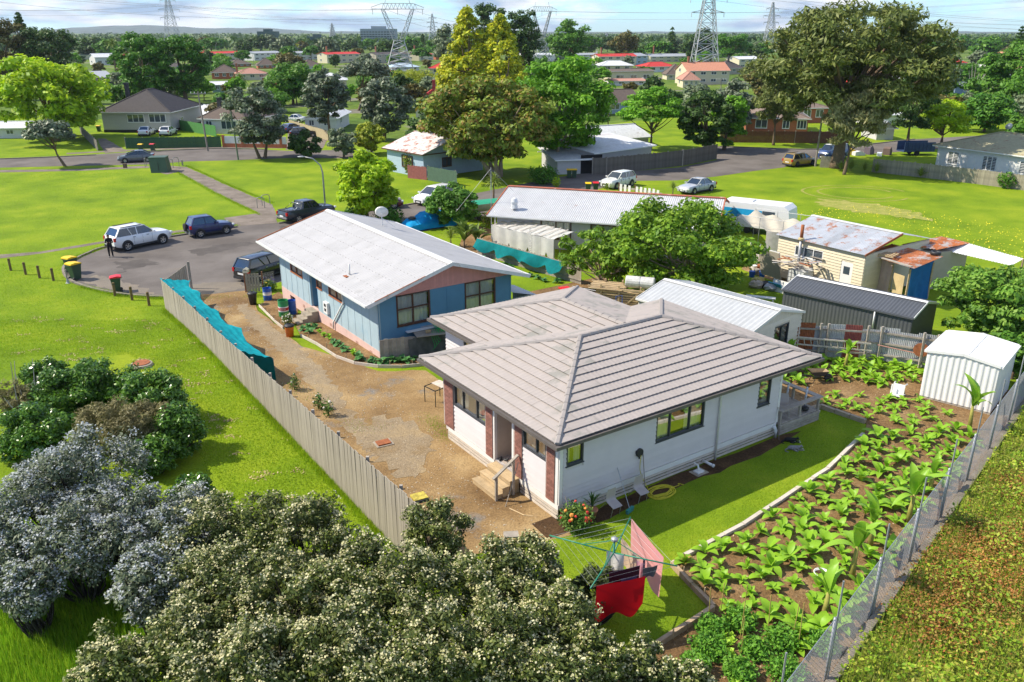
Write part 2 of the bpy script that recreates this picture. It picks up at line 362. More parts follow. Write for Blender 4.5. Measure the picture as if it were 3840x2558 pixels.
VERGE=groundmat('verge_weeds_ground',[(0.3,(0.10,0.15,0.012)),(0.5,(0.20,0.22,0.03)),(0.7,(0.30,0.24,0.07))],0.6,fine=10,fine_amt=0.4,bump=1.0,dist=0.1)
g=MB();S=6000
ys=[-400]+[39+0.25*i for i in range(49)]+[9000]
for a,b in zip(ys,ys[1:]):g.quad((-S,a,gz(a)),(S,a,gz(a)),(S,b,gz(b)),(-S,b,gz(b)))
g.build('ground',GRASS)['kind']='structure'
up_edge=[(400,918),(640,886),(700,878),(893,848),(1040,836),(1300,803),(1490,774),(1580,758),(1800,722),(2050,672),(2220,645),(2275,650),(2394,640),(2545,628),(2690,600),(2650,566),(2690,549),(3049,560),(3229,544),(3430,522),(3840,500)]
lo_edge=[(3840,540),(3484,562),(3158,584),(3010,606),(2940,628),(2832,641),(2687,662),(2539,677),(2394,678),(2210,716),(1890,792),(1680,852),(1480,884),(1250,960),(1060,1055),(925,1092),(760,1108),(622,1114),(544,1111),(462,1103),(381,1089),(305,1068),(261,1046),(240,1022),(248,1000),(288,975),(326,956),(402,929)]
sheet('road',up_edge+lo_edge,0.006,ASPHALT,rag=0.04)
far_up=[(-300,604),(0,596),(300,583),(470,572),(560,569),(830,557),(1000,562),(1090,566),(1400,560)]
far_lo=[(1400,596),(1090,592),(880,601),(700,606),(560,617),(300,622),(0,629),(-300,636)]
sheet('road',far_up+far_lo,0.006,ASPHALT,rag=0.04)
PATCHA=groundmat('asphalt_patch',[(0.3,(0.075,0.066,0.06)),(0.7,(0.12,0.106,0.096))],0.8,fine=24,fine_amt=.2,bump=.2,dist=.01);SCUFF=groundmat('asphalt_dust',[(0.3,(0.17,0.15,0.125)),(0.7,(0.24,0.20,0.155))],0.6,fine=18,fine_amt=.25,bump=.2,dist=.01)
for px,mm in(([(420,985),(560,972),(600,990),(470,1012)],PATCHA),([(700,940),(900,905),(960,915),(760,960)],PATCHA),([(640,1095),(760,1060),(905,1060),(915,1085),(760,1104)],SCUFF),([(300,1060),(360,1030),(520,1075),(600,1108),(430,1092)],SCUFF),([(1050,850),(1090,845),(1100,858),(1060,866)],PATCHA),([(2450,640),(2560,634),(2570,645),(2460,655)],PATCHA)):sheet('road_patch',px,.0105,mm,rag=.25,step=.3)
tag(MB().lathe([(.33,0),(.33,.012),(0,.013)],20).build('manhole',mat('iron_cover',(.10,.085,.07),rough=.7,var=.3,scale=8),None,loc=at(455,1018)+Vector((0,0,.008))),'round iron manhole cover set in the turning circle asphalt','manhole')
sheet('footpath',[(-200,642),(0,638),(300,634),(545,622),(560,624),(560,630),(300,641),(0,647),(-200,652)],0.010,CONC,rag=0.05)
sheet('footpath',[(250,574),(470,562),(840,549),(1060,553),(1060,557),(840,554),(470,567),(250,579)],0.010,CONC,rag=0.05)
sheet('driveway',[(365,520),(395,520),(480,568),(395,575),(372,540)],0.014,CONC,rag=0.08)
sheet('driveway',[(1085,470),(1150,470),(1230,520),(1210,560),(1070,562)],0.014,CONC,rag=0.08)
sheet('footpath',[(600,648),(625,655),(669,644),(805,721),(973,800),(880,812),(838,818),(893,848),(1040,836),(1035,800),(1022,768),(881,709),(701,627),(640,622),(590,630)],0.014,CONC,rag=0.08)
sheet('footpath',[(-60,962),(0,955),(150,944),(380,906),(640,868),(890,838),(890,845),(640,877),(380,914),(150,952),(0,970),(-60,976)],0.010,CONC,rag=0.05)
sheet('driveway',[(622,1112),(760,1106),(925,1091),(960,1150),(985,1180),(1065,1240),(1130,1300),(1260,1340),(1420,1392),(1600,1390),(1690,1470),(1720,1660),(1850,1700),(2093,1950),(2140,2010),(2010,2040),(1900,2060),(1640,2100),(1590,1990),(1300,1730),(1000,1470),(700,1215)],0.012,DIRT,rag=0.12)
sheet('gravel_strip',[(930,1140),(1010,1220),(1120,1300),(1240,1420),(1330,1560),(1480,1690),(1400,1700),(1290,1610),(1180,1460),(1040,1310),(950,1230),(885,1145)],0.016,GRAVEL,rag=0.2,step=0.25)
sheet('gravel_strip',[(1400,1560),(1560,1580),(1640,1690),(1560,1800),(1450,1760),(1340,1650)],0.020,GRAVEL,rag=0.28,step=0.25)
gp=lambda pts:[W(l,m)for l,m in pts]
sheetw('lawn',gp([(-1.2,-0.2),(11.4,-0.2),(15.0,0.5),(15.2,-1.5),(14.1,-2.15),(10.5,-3.05),(4.9,-3.8),(1.95,-3.95),(1.3,-4.05),(0.85,-6.2),(-1.6,-6.45),(-4.0,-6.5),(-3.4,-2.6)]),0.010,LAWN,rag=0.08)
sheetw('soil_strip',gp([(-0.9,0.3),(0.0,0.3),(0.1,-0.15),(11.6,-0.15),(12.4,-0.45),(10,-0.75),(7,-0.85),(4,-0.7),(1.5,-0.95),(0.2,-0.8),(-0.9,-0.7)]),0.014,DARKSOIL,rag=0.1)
GARDEN=[(15.0,0.55),(15.25,-1.55),(14.2,-2.15),(10.5,-3.1),(4.9,-3.84),(1.95,-3.98),(1.33,-4.1),(0.85,-6.25),(-1.6,-6.45),(-4.5,-6.6),(-4.0,-11.2),(1.09,-9.85),(14.7,-6.4),(23.5,-4.0),(24.5,-1.5),(21.2,1.6),(18.9,6.2),(16.5,6.5),(14.2,3.0),(14.2,0.6)]
sheetw('garden_soil',gp(GARDEN),0.020,SOIL)
sheetw('verge',gp([(-6,-11.5),(1.09,-9.95),(14.7,-6.5),(23.5,-4.1),(40,0.5),(60,-10),(60,-40),(-6,-40)]),0.008,VERGE,rag=0.15)
sheet('bare_soil',[(1740,870),(1800,850),(1880,870),(1900,920),(1830,980),(1700,990)],0.012,SOIL)
sheet('bare_soil',[(1960,1100),(2240,1040),(2480,1150),(2380,1200),(2150,1180)],0.012,SOIL)
sheet('bare_soil',[(2820,960),(3000,1000),(3260,1100),(3200,1160),(2860,1040),(2780,1010)],0.012,DIRT)
SUBURB=groundmat('suburb_ground',[(0.30,(0.05,0.10,0.012)),(0.45,(0.09,0.15,0.02)),(0.55,(0.13,0.19,0.02)),(0.62,(0.17,0.16,0.12)),(0.75,(0.24,0.22,0.19))],0.045,fine=.5,fine_amt=.4,bump=.5,dist=.3)
sheet('suburb_ground',[(-400,440),(150,440),(330,452),(640,425),(1090,430),(1300,540),(1560,520),(2060,470),(2240,470),(2500,440),(2800,470),(3200,440),(3430,480),(4200,440),(4300,119),(-460,119)],.004,SUBURB,rag=0)
KERB=mat('kerb_concrete',(0.22,0.19,0.155),rough=0.9,var=0.3,scale=2.5,bump=0.3)
def kerb_run(px,name='kerb'):
 k=thing(name,None,None);k['kind']='structure'
 P=spline([at(x,y)for x,y in px],6)
 L=0;acc=[P[0]]
 for a,b in zip(P,P[1:]):
  acc.append(b);L+=(b-a).length
  if L>2.2 or b is P[-1]:
   mb=MB()
   for p,q in zip(acc,acc[1:]):
    d=(q-p).normalized();mb.beam(p+d*0.01+Vector((0,0,0.06)),q+Vector((0,0,0.06)),0.17,0.13)
   mb.build('kerbstone',KERB,k);acc=[b];L=0
 return k
kerb_run([(890,852),(640,889),(402,927),(326,953),(288,971),(246,996),(238,1022),(259,1049),(303,1071),(379,1092),(460,1106),(544,1114),(618,1117)])
kerb_run([(1045,839),(1300,805),(1490,776),(1580,760),(1760,728)])
kerb_run([(-100,601),(200,590),(360,582)]);kerb_run([(480,573),(830,558),(1000,563)])
kerb_run([(2700,550),(3049,561),(3229,545),(3430,523)])
# ================================================================ GREY WEATHERBOARD HOUSE (local x = along UL, y = along UM)
TILE=mat('grey_tile',(0.37,0.325,0.295),rough=0.75,var=0.07,scale=2.2,island=0.02,stain=(0.27,0.255,0.225),stain_amt=0.5,stain_scale=0.9,spec=0.25,stretch=(1,1,1))
TILE_CAP=mat('tile_cap',(0.30,0.27,0.25),rough=0.75,var=0.1,scale=3,spec=0.25)
BOARD_G=mat('painted_board_grey',(0.60,0.56,0.555),rough=0.6,var=0.04,scale=1.5,island=0.02,spec=0.3)
WHITE_P=mat('white_paint',(0.74,0.72,0.69),rough=0.55,var=0.05,scale=2)
ALU=mat('dark_aluminium',(0.055,0.06,0.07),rough=0.4,var=0.1,spec=0.5)
GUTTER=mat('gutter_brown',(0.12,0.105,0.095),rough=0.45,var=0.15,scale=3)
BRICK=mat('brick_brown',(0.235,0.105,0.08),rough=0.85,var=0.25,scale=8,island=0.22)
MORTAR=mat('mortar',(0.40,0.33,0.29),rough=0.95,var=0.15,scale=10)
BEIGE=mat('beige_paint',(0.42,0.35,0.30),rough=0.7,var=0.05)
TIMBER=mat('raw_timber',(0.46,0.34,0.195),rough=0.85,var=0.22,scale=2.5,stretch=(1,1,4),bump=0.3,island=0.15)
TIMBER_W=mat('weathered_timber',(0.34,0.30,0.25),rough=0.9,var=0.22,scale=3.5,bump=0.3,island=0.16)
TIMBER_PALE=mat('pale_slat_timber',(0.55,0.485,0.41),rough=0.85,var=0.14,scale=3.5,island=0.08)
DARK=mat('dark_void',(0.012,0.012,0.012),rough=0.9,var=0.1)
CURTAIN=clothmat('net_curtain',(0.72,0.69,0.60),0.35)
def panemat(name,tint=(0.9,0.95,0.95),refl=0.28):
 if name in _M:return _M[name]
 m=bpy.data.materials.new(name);m.use_nodes=True;N=m.node_tree.nodes;K=m.node_tree.links
 gl=N.new('ShaderNodeBsdfGlossy');gl.inputs['Roughness'].default_value=0.015;gl.inputs[0].default_value=(1,1,1,1)
 tr=N.new('ShaderNodeBsdfTransparent');tr.inputs[0].default_value=(*tint,1);mx=N.new('ShaderNodeMixShader')
 fr=N.new('ShaderNodeLayerWeight');fr.inputs[0].default_value=0.25;mr=N.new('ShaderNodeMapRange');mr.inputs[3].default_value=refl*0.6;mr.inputs[4].default_value=1.0
 K.new(fr.outputs['Facing'],mr.inputs[0]);K.new(mr.outputs[0],mx.inputs[0])
 K.new(tr.outputs[0],mx.inputs[1]);K.new(gl.outputs[0],mx.inputs[2]);K.new(mx.outputs[0],N['Material Output'].inputs[0]);_M[name]=m;return m
PANE=panemat('window_glass',refl=0.35)
PANE_D=glassmat('window_dark_glass',(0.05,0.07,0.085))
class Face:
 """a vertical wall plane: origin, along (s), out (n); helpers place pieces by s, z, depth d"""
 def __init__(s,o,a,n):s.o,s.a,s.n=Vector(o),Vector(a),Vector(n)
 def p(s,u,z,d=0.0):return s.o+s.a*u+s.n*d+Vector((0,0,z))
 def bx(s,mb,u0,u1,z0,z1,d0,d1):return mb.obox(s.p(u0,z0,d0),s.a*(u1-u0),s.n*(d1-d0),(0,0,z1-z0))
def spans(u0,u1,z0,z1,holes):
 cut=sorted([(a,b)for a,b,c,d in holes if c<z1-1e-3 and d>z0+1e-3]);out=[];u=u0
 for a,b in cut:
  if a>u+1e-3:out.append((u,a))
  u=max(u,b)
 if u<u1-1e-3:out.append((u,u1))
 return out
def weatherboards(F,root,u0,u1,z0,z1,h,m,holes=(),name='weatherboard',proud=0.045):
 z=z0
 while z<z1-0.02:
  t=min(z+h,z1)
  for a,b in spans(u0,u1,z,t,holes):
   mb=MB();A=[F.p(a,z+.014,0.0),F.p(a,z+.014,proud),F.p(a,t,0.008),F.p(a,t,0.0)]
   mb.prism(A,F.a*(b-a));mb.build(name,m,root)
  z=t
def backing(F,root,u0,u1,z0,z1,holes,m,name='wall',d=-0.09):
 """wall core behind the cladding, with real openings"""
 mb=MB();zs=sorted({z0,z1,*[h[2]for h in holes],*[h[3]for h in holes]})
 for a,b in zip(zs,zs[1:]):
  for u,v in spans(u0,u1,a,b,holes):F.bx(mb,u,v,a,b,d,-0.001)
 return mb.build(name,m,root)
def curtain(F,root,u0,u1,z0,z1,m,d=-0.16,amp=0.025,name='curtain',gap=None):
 n=max(8,int((u1-u0)/0.045));P=[]
 ph=random.uniform(0,6)
 for i in range(n+1):
  u=u0+(u1-u0)*i/n;q=d+amp*math.sin(i*1.25+ph)+amp*0.5*math.sin(i*0.47+ph*2);P.append([F.p(u,z0,q),F.p(u,z1,q)])
 return MB().grid(P).build(name,m,root,smooth=True)
def window(F,root,u0,u1,z0,z1,fm,mull=(),trans=(),fw=0.055,pane=None,cur=True,sill=True,depth=0.03,cm=None,fullcur=False):
 mb=MB()
 for a,b,c,d in((u0,u1,z0,z0+fw),(u0,u1,z1-fw,z1),(u0,u0+fw,z0+fw,z1-fw),(u1-fw,u1,z0+fw,z1-fw)):F.bx(mb,a,b,c,d,-0.06,depth)
 for q in mull:F.bx(mb,q-fw*0.45,q+fw*0.45,z0+fw,z1-fw,-0.055,depth-0.005)
 xs=[u0+fw]+list(mull)+[u1-fw]
 for q in trans:
  for a,b in zip(xs,xs[1:]):F.bx(mb,a+(fw*.46 if a in mull else 0),b-(fw*.46 if b in mull else 0),q-fw*0.4,q+fw*0.4,-0.05,depth-0.008)
 w=mb.build('window',fm,root)
 zs=[z0+fw]+list(trans)+[z1-fw]
 for a,b in zip(xs,xs[1:]):
  for c,d in zip(zs,zs[1:]):
   pm=MB();pm.quad(F.p(a,c,-0.03),F.p(b,c,-0.03),F.p(b,d,-0.03),F.p(a,d,-0.03));pm.build('pane',pane or PANE,w)
 if cur:
  if fullcur:curtain(F,w,u0+fw,u1-fw,z0+0.02,z1-0.03,cm or CURTAIN)
  else:
   g=(u1-u0)*0.36;curtain(F,w,u0+fw,u0+g,z0+0.02,z1-0.03,cm or CURTAIN);curtain(F,w,u1-g,u1-fw,z0+0.02,z1-0.03,cm or CURTAIN)
 if sill:sm=MB();F.bx(sm,u0-0.03,u1+0.03,z0-0.035,z0-0.002,-0.02,depth+0.025);sm.build('sill',fm,w)
 return w
def clip_poly(poly,clip):
 """Sutherland-Hodgman: poly clipped by convex counter-clockwise clip, 2-D"""
 out=poly
 for(ax,ay),(bx,by)in zip(clip,clip[1:]+clip[:1]):
  src,out=out,[]
  if not src:return[]
  f=lambda p:(bx-ax)*(p[1]-ay)-(by-ay)*(p[0]-ax)
  for p,q in zip(src,src[1:]+src[:1]):
   fp,fq=f(p),f(q)
   if fp>=0:out.append(p)
   if fp*fq<0:t=fp/(fp-fq);out.append((p[0]+(q[0]-p[0])*t,p[1]+(q[1]-p[1])*t))
 return out
def tiled(root,quadpts,m,course=0.397,plen=1.345,lip=0.06,name='roof_tile',wave=0.008,gap=-0.0015):
 """pressed tile panels over one roof plane; quadpts: convex outline, first edge = eave"""
 P=[Vector(p)for p in quadpts];e=(P[1]-P[0]).normalized();n=(P[1]-P[0]).cross(P[2]-P[0]).normalized();t=n.cross(e)
 O=P[0];uv=[((p-O).dot(e),(p-O).dot(t))for p in P];tmax=max(v for _,v in uv);smin=min(u for u,_ in uv);smax=max(u for u,_ in uv)
 shared=None;k=0;v=0.0
 M3=Matrix((e,t,n)).transposed().to_4x4();rot=M3 .to_euler()
 N=28
 while v<tmax-0.02:
  h=min(course,tmax-v);u=smin-(k%2)*plen*0.5
  while u<smax:
   rect=[(u+gap,v),(u+plen-gap,v),(u+plen-gap,v+h),(u+gap,v+h)];c=clip_poly(rect,uv)
   if len(c)>=3:
    area=abs(sum(a[0]*b[1]-b[0]*a[1]for a,b in zip(c,c[1:]+c[:1])))/2
    if area>0.004:
     if len(c)==4 and abs(area-(plen-2*gap)*course)<1e-3:
      if shared is None:
       mb=MB();rows=[]
       for i in range(N+1):
        x=gap+(plen-2*gap)*i/N;w=wave*math.cos(2*PI*x/0.1922)
        rows.append([(x,-0.018,lip+w),(x,course+0.02,0.012+w*0.4)])
       mb.grid(rows);mb.grid([[(r[0][0],0.035,0.0),r[0]]for r in rows]);shared=mb.mesh(name,m,True)
      o=inst(name,shared,root);o.location=O+e*u+t*v;o.rotation_euler=rot
     else:
      mb=MB();zt=lambda q:0.012+(lip-0.012)*(1-(q[1]-v)/course);top=[O+e*q[0]+t*(q[1]-(0.018 if q[1]<v+0.01 else 0))+n*zt(q)for q in c];bot=[O+e*q[0]+t*(q[1]+(0.035 if q[1]<v+0.01 else 0))for q in c];k2=len(c)
      mb.add(top+bot,[tuple(range(k2))]+[(i,k2+i,k2+(i+1)%k2,(i+1)%k2)for i in range(k2)]);mb.build(name,m,root)
   u+=plen
  v+=course;k+=1
def ridge_caps(root,a,b,m,w=0.20,step=0.42,name='ridge_cap',lift=0.05):
 a,b=Vector(a),Vector(b);d=(b-a);n=max(1,int(d.length/step));d/=n;side=d.cross(Vector((0,0,1))).normalized();up=side.cross(d).normalized()
 q=d*1.06;mb=MB();h0=0.012
 A=[-side*w*0.55-up*0.02,-side*w*0.28+up*0.055,side*w*0.28+up*0.055,side*w*0.55-up*0.02]
 B=[p*0.93+q-up*h0 for p in A];mb.add(A+B,[(0,1,5,4),(1,2,6,5),(2,3,7,6),(3,2,1,0),(4,5,6,7)]);me=mb.mesh(name,m)
 for i in range(n):inst(name,me,root,a+d*i+up*lift)
GH=thing('weatherboard_house','pale grey weatherboard house with grey tiled hip roofs and brown brick panels, nearest the camera','house',HC,YAW)
EZ,SL=3.2,0.291
def rz_(d):return EZ+SL*d
e0,e1,w1=-0.45,13.0,8.72;half=(w1-e0)/2
A_=(e0+half,e0+half,rz_(half));B_=(e1-half,e0+half,rz_(half))
f2,b2,w2=2.33,10.97,12.78;h2=(b2-f2)/2;D_=(f2+h2,w2-h2,rz_(h2));V_=(f2+h2,w1-h2,rz_(h2))
X0=(e0,e0,EZ);X1=(e1,e0,EZ);X2=(e1,w1,EZ);X3=(e0,w1,EZ)
vb=(b2,w1,EZ)
roofbase=MB()
for q in([X0,X1,B_,A_],[X3,X0,A_],[X1,X2,B_],[X3,A_,V_,(f2,w1,EZ)],[A_,B_,X2,vb,V_],[(f2,w2,EZ),(f2,w1,EZ),V_,D_],[(b2,w2,EZ),(f2,w2,EZ),D_],[vb,(b2,w2,EZ),D_,V_]):roofbase.quad(*[(p[0],p[1],p[2]-0.004)for p in q])
RB=roofbase.build('roof',TILE,GH)
tiled(RB,[X0,X1,B_,A_],TILE);tiled(RB,[X3,X0,A_],TILE)
tiled(RB,[(f2,w1,EZ)[:3],X3,A_,V_][::1]if False else[(f2,w1,EZ),X3,A_,V_],TILE)
tiled(RB,[(f2,w2,EZ),(f2,w1,EZ),V_,D_],TILE);tiled(RB,[(b2,w2,EZ),(f2,w2,EZ),D_],TILE,plen=2.69)
tiled(RB,[X1,X2,B_],TILE,plen=2.69);tiled(RB,[vb,(b2,w2,EZ),D_,V_],TILE,plen=2.69);tiled(RB,[X2,vb,V_,B_],TILE,plen=2.69)
for a,b in((X0,A_),(A_,B_),(X1,B_),(X3,A_),(X2,B_),((f2,w2,EZ),D_),((b2,w2,EZ),D_),(V_,D_)):ridge_caps(RB,a,b,TILE_CAP)
def gutter_run(root,pts,m,name='gutter',w=0.13,h=0.12,z=EZ,closed=False):
 for a,b in zip(pts,pts[1:]):
  a,b=Vector((*a,z-h/2-0.02)),Vector((*b,z-h/2-0.02));MB().beam(a,b,w,h).build(name,m,root)
gutter_run(GH,[(e0-0.07,w1+0.0),(e0-0.07,e0-0.0)],GUTTER);gutter_run(GH,[(e0-0.135,e0-0.07),(e1+0.07,e0-0.07)],GUTTER)
gutter_run(GH,[(e1+0.07,e0),(e1+0.07,w1)],GUTTER);gutter_run(GH,[(f2-0.07,w2),(f2-0.07,w1+0.1)],GUTTER);gutter_run(GH,[(f2-0.135,w2+0.07),(b2,w2+0.07)],GUTTER)
so=MB();so.quad((e0,e0,3.03),(e0,w1,3.03),(e1,w1,3.03),(e1,e0,3.03));so.quad((f2,w1,3.032),(f2,w2,3.032),(b2,w2,3.032),(b2,w1,3.032));so.build('soffit',WHITE_P,GH)
WF=Face((0,0,0),(0,1,0),(-1,0,0));WR=Face((0,0,0),(1,0,0),(0,-1,0))
fh=[(0.70,2.05,2.0,2.93),(2.73,3.86,0.60,3.0),(4.46,6.76,1.78,2.93)]
rh=[(0.27,1.0,1.99,2.93),(4.35,6.82,1.68,2.86),(9.86,10.59,1.62,2.80)]
backing(WF,GH,0,7.5,0.40,3.02,fh,BOARD_G);backing(WR,GH,0.09,11.24,0.40,3.02,rh,BOARD_G)
WB=Face((0,7.5,0),(1,0,0),(0,1,0));WE=Face((11.24,0,0),(0,1,0),(1,0,0))
backing(WB,GH,0.09,11.2,0.40,3.02,[],BOARD_G);backing(WE,GH,0.09,7.4,0.40,3.02,[],BOARD_G)
F2=Face((2.85,7.5,0),(0,1,0),(-1,0,0));h2w=[(1.5,3.2,1.0,2.9)]
backing(F2,GH,0.0,4.8,0.40,3.02,h2w,BOARD_G);weatherboards(F2,GH,0.12,4.8,0.6,3.02,0.172,BOARD_G,h2w);window(F2,GH,*h2w[0],ALU,mull=(2.3,))
weatherboards(WF,GH,0.70,2.05,0.62,2.0,0.172,BOARD_G);weatherboards(WF,GH,4.46,6.80,0.62,1.76,0.172,BOARD_G)
weatherboards(WR,GH,0.14,11.14,0.62,3.02,0.172,BOARD_G,rh)
for fc,a,b in((WF,-0.012,2.6),(WF,3.9,7.26),(WR,0.03,11.2)):
 mb=MB();fc.bx(mb,a,b,0.40,0.60,0.0,0.035);mb.build('base_board',WHITE_P,GH)
for fc,a,b in((WF,0.02,0.16),(WR,-0.02,0.12),(WF,2.62,2.73),(WF,3.86,3.95),(WR,11.14,11.26)):
 mb=MB();fc.bx(mb,a,b,0.60,3.02,0.0,0.04);mb.build('corner_board',WHITE_P,GH)
rc=MB();rc.box(0.1,1.25,2.66,2.73,0.55,3.02);rc.box(0.1,1.25,3.86,3.93,0.55,3.02);rc.box(1.25,1.32,2.66,3.93,0.55,3.02);rc.box(-0.02,1.25,2.735,3.855,0.53,0.60);rc.build('porch_recess',BEIGE,GH)
fd=MB();fd.box(1.2,1.246,2.85,3.7,0.61,2.62);D1=fd.build('door',mat('door_brown',(0.20,0.13,0.09),rough=0.5),GH);MB().ball((1.17,2.95,1.6),0.03).build('handle',ALU,D1)
bm=MB();bm.box(0,0.05,0,0.215,0,0.072);BRM=bm.mesh('brick',BRICK);bm=MB();bm.box(0,0.05,0,0.10,0,0.072);BRH=bm.mesh('brick',BRICK)
for a,b in((0.18,0.68),(2.07,2.60),(3.96,4.45),(6.80,7.56)):
 mb=MB();mb.box(-0.055,-0.001,a,b,0.605,3.015);pan=mb.build('brick_panel',MORTAR,GH);z=0.612;r=0
 while z<2.95:
  y=a+0.006
  if r%2 and y+0.1<b:inst('brick',BRH,pan,(-0.068,y,z));y+=0.11
  while y+0.1<=b+0.002:
   full=y+0.215<=b;inst('brick',BRM if full else BRH,pan,(-0.068,y,z));y+=0.225 if full else 0.11
  z+=0.0815;r+=1
window(WF,GH,*fh[0],ALU,mull=(1.28,));window(WF,GH,*fh[2],ALU,mull=(5.1,6.1))
window(WR,GH,*rh[0],ALU);window(WR,GH,*rh[1],ALU,mull=(5.05,6.06));window(WR,GH,*rh[2],ALU)
for fc,a,b in((WF,0.0,2.22),(WF,3.8,7.3),(WR,0.1,11.25)):
 for i,z in enumerate((0.02,0.155,0.285)):
  mb=MB();fc.bx(mb,a,b,z,z+0.095,0.0,0.022);mb.build('slat',TIMBER_PALE,GH)
 u=a+0.3
 while u<b:mb=MB();fc.bx(mb,u,u+0.09,0.0,0.40,-0.1,-0.003);mb.build('pile',TIMBER_W,GH);u+=1.6
PVC=mat('white_pipe',(0.72,0.72,0.70),rough=0.4,var=0.05)
MB().tube([(7.59,-0.30,3.0),(7.59,-0.09,2.85),(7.59,-0.09,0.02)],0.04,8).build('downpipe',WHITE_P,GH,smooth=True)
MB().tube([(8.45,-0.35,2.98),(8.45,-0.07,2.86)],0.035,8).build('downpipe',PVC,GH,smooth=True)
MB().tube([(11.0,-0.02,0.46),(11.02,-0.13,0.44),(11.05,-0.16,0.30),(11.05,-0.16,0.0)],0.07,8).build('drain_pipe',PVC,GH,smooth=True)
for i,(x0,x1,z)in enumerate(((-1.11,-0.78,0.20),(-0.78,-0.46,0.40),(-0.46,-0.03,0.58))):
 mb=MB();mb.box(x0+0.03,x1 if i<2 else-0.03,2.27,3.75,0.0,z-0.04);mb.build('step_riser',TIMBER,GH)
 for j in(0,1):
  d=(x1-x0)/2;mb=MB();mb.box(x0+d*j+0.004,x0+d*(j+1)-0.004,2.25,3.77,z-0.038,z);mb.build('tread',TIMBER,GH)
hr=MB();hr.box(-1.09,-1.0,2.19,2.26,0.0,0.95);hr.build('rail_post',TIMBER_W,GH);hr=MB();hr.box(-0.36,-0.27,2.19,2.26,0.0,1.45);hr.build('rail_post',TIMBER_W,GH)
MB().beam((-1.18,2.22,0.92),(-0.12,2.22,1.56),0.12,0.05).build('handrail',TIMBER_W,GH)
for i in range(14):
 mb=MB();mb.box(11.29+0.185*i,11.29+0.185*i+0.172,-0.12,2.6,0.48,0.515);mb.build('deck_board',TIMBER_W,GH)
for z in(0.03,0.145,0.26):
 mb=MB();mb.box(11.30,13.86,-0.175,-0.15,z,z+0.09);mb.build('slat',TIMBER_W,GH)
for z0,z1 in((0.37,0.475),):mb=MB();mb.box(11.27,13.9,-0.18,-0.13,z0,z1);mb.build('deck_bearer',TIMBER_W,GH)
mb=MB();mb.box(13.86,13.9,-0.12,2.6,0.0,0.475);mb.build('deck_side',TIMBER_W,GH)
for x,y in((11.36,-0.07),(12.6,-0.07),(13.83,-0.07),(13.83,1.2),(13.83,2.5)):mb=MB();mb.box(x-0.045,x+0.045,y-0.045,y+0.045,0.0,1.07);mb.build('rail_post',TIMBER_W,GH)
mb=MB();mb.box(11.28,13.98,-0.20,0.06,1.072,1.115);mb.build('deck_rail',TIMBER_W,GH);mb=MB();mb.box(13.72,13.98,0.062,2.6,1.072,1.115);mb.build('deck_rail',TIMBER_W,GH)
# ================================================================ BLUE HOUSE (same axes, own origin)
BC=at(1426,1345)
def WBl(l,m,z=0.0):return W(l,m,z,BC)
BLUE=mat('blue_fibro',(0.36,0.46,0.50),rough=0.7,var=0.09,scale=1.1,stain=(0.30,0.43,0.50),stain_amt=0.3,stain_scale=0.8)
BLUE_SHADED=mat('blue_fibro_shaded',(0.10,0.25,0.39),rough=0.7,var=0.08,scale=1.3)  # darker copy of the wall blue: shade on gable and recess put into the colour
PINKB=mat('pink_block',(0.63,0.44,0.385),rough=0.85,var=0.08,scale=2.0,stain=(0.5,0.36,0.31),stain_amt=0.25)
PINKG=mat('pink_gable_board',(0.66,0.30,0.27),rough=0.7,var=0.06,island=0.05)
WINBR=mat('window_brown',(0.10,0.045,0.03),rough=0.5,var=0.15)
WINOR=mat('window_cedar',(0.36,0.13,0.055),rough=0.6,var=0.2)
IRON=mat('painted_iron',(0.41,0.40,0.395),rough=0.55,var=0.07,scale=1.2,stain=(0.35,0.34,0.33),stain_amt=0.35,stain_scale=1.0,island=0.03,spec=0.35)
IRON_W=mat('white_flashing',(0.66,0.65,0.62),rough=0.5,var=0.05)
RUST=mat('rust',(0.30,0.10,0.04),rough=0.9,var=0.35,scale=6,bump=0.3)
FASCIA=mat('white_fascia',(0.62,0.62,0.60),rough=0.6,var=0.1,stain=(0.45,0.38,0.33),stain_amt=0.25,stain_scale=2)
BH=thing('fibro_house','blue fibro house with pink base, pink gable and light grey iron roof','house',BC,YAW)
def corrugated(root,e0,e1,r1,r0,m,pitch=0.25,amp=0.012,sheet_w=0.76,name='roof_sheet',lift=0.0,over=0.05):
 """iron sheets from eave edge (e0->e1) up to ridge edge (r0->r1); each sheet a piece with ribs running up the slope"""
 e0,e1,r0,r1=map(Vector,(e0,e1,r0,r1));L=(e1-e0).length;n=max(1,round(L/sheet_w));nr=(e1-e0).cross(r0-e0).normalized()
 if nr.z<0:nr=-nr
 k=max(2,round(L/n/pitch))*2
 for i in range(n):
  P=[]
  for j in range(k+1):
   t=(i+j/k*(1.0 if i==n-1 else 1.015))/n;h=amp*(1 if j%2 else-1)+0.003*(i%2)+lift
   P.append([e0 .lerp(e1,t)+nr*h,r0 .lerp(r1,t)+nr*h])
  o=MB().grid(P).build(name,m,root)
be0,be1,bm0,bm1,bez,brz,brl=-0.92,8.7,-0.85,15.2,3.2,4.62,3.89
BR=MB();BR.quad((be0,bm0,bez-.03),(be0,bm1,bez-.03),(brl,bm1,brz-.03),(brl,bm0,brz-.03));BR.quad((be1,bm1,bez-.03),(be1,bm0,bez-.03),(brl,bm0,brz-.03),(brl,bm1,brz-.03));BR=BR.build('roof',IRON,BH)
corrugated(BR,(be0,bm0,bez),(be0,bm1,bez),(brl,bm1,brz),(brl,bm0,brz),IRON,pitch=0.19,amp=0.006)
corrugated(BR,(be1,bm1,bez),(be1,bm0,bez),(brl,bm0,brz),(brl,bm1,brz),IRON,pitch=0.19,amp=0.006)
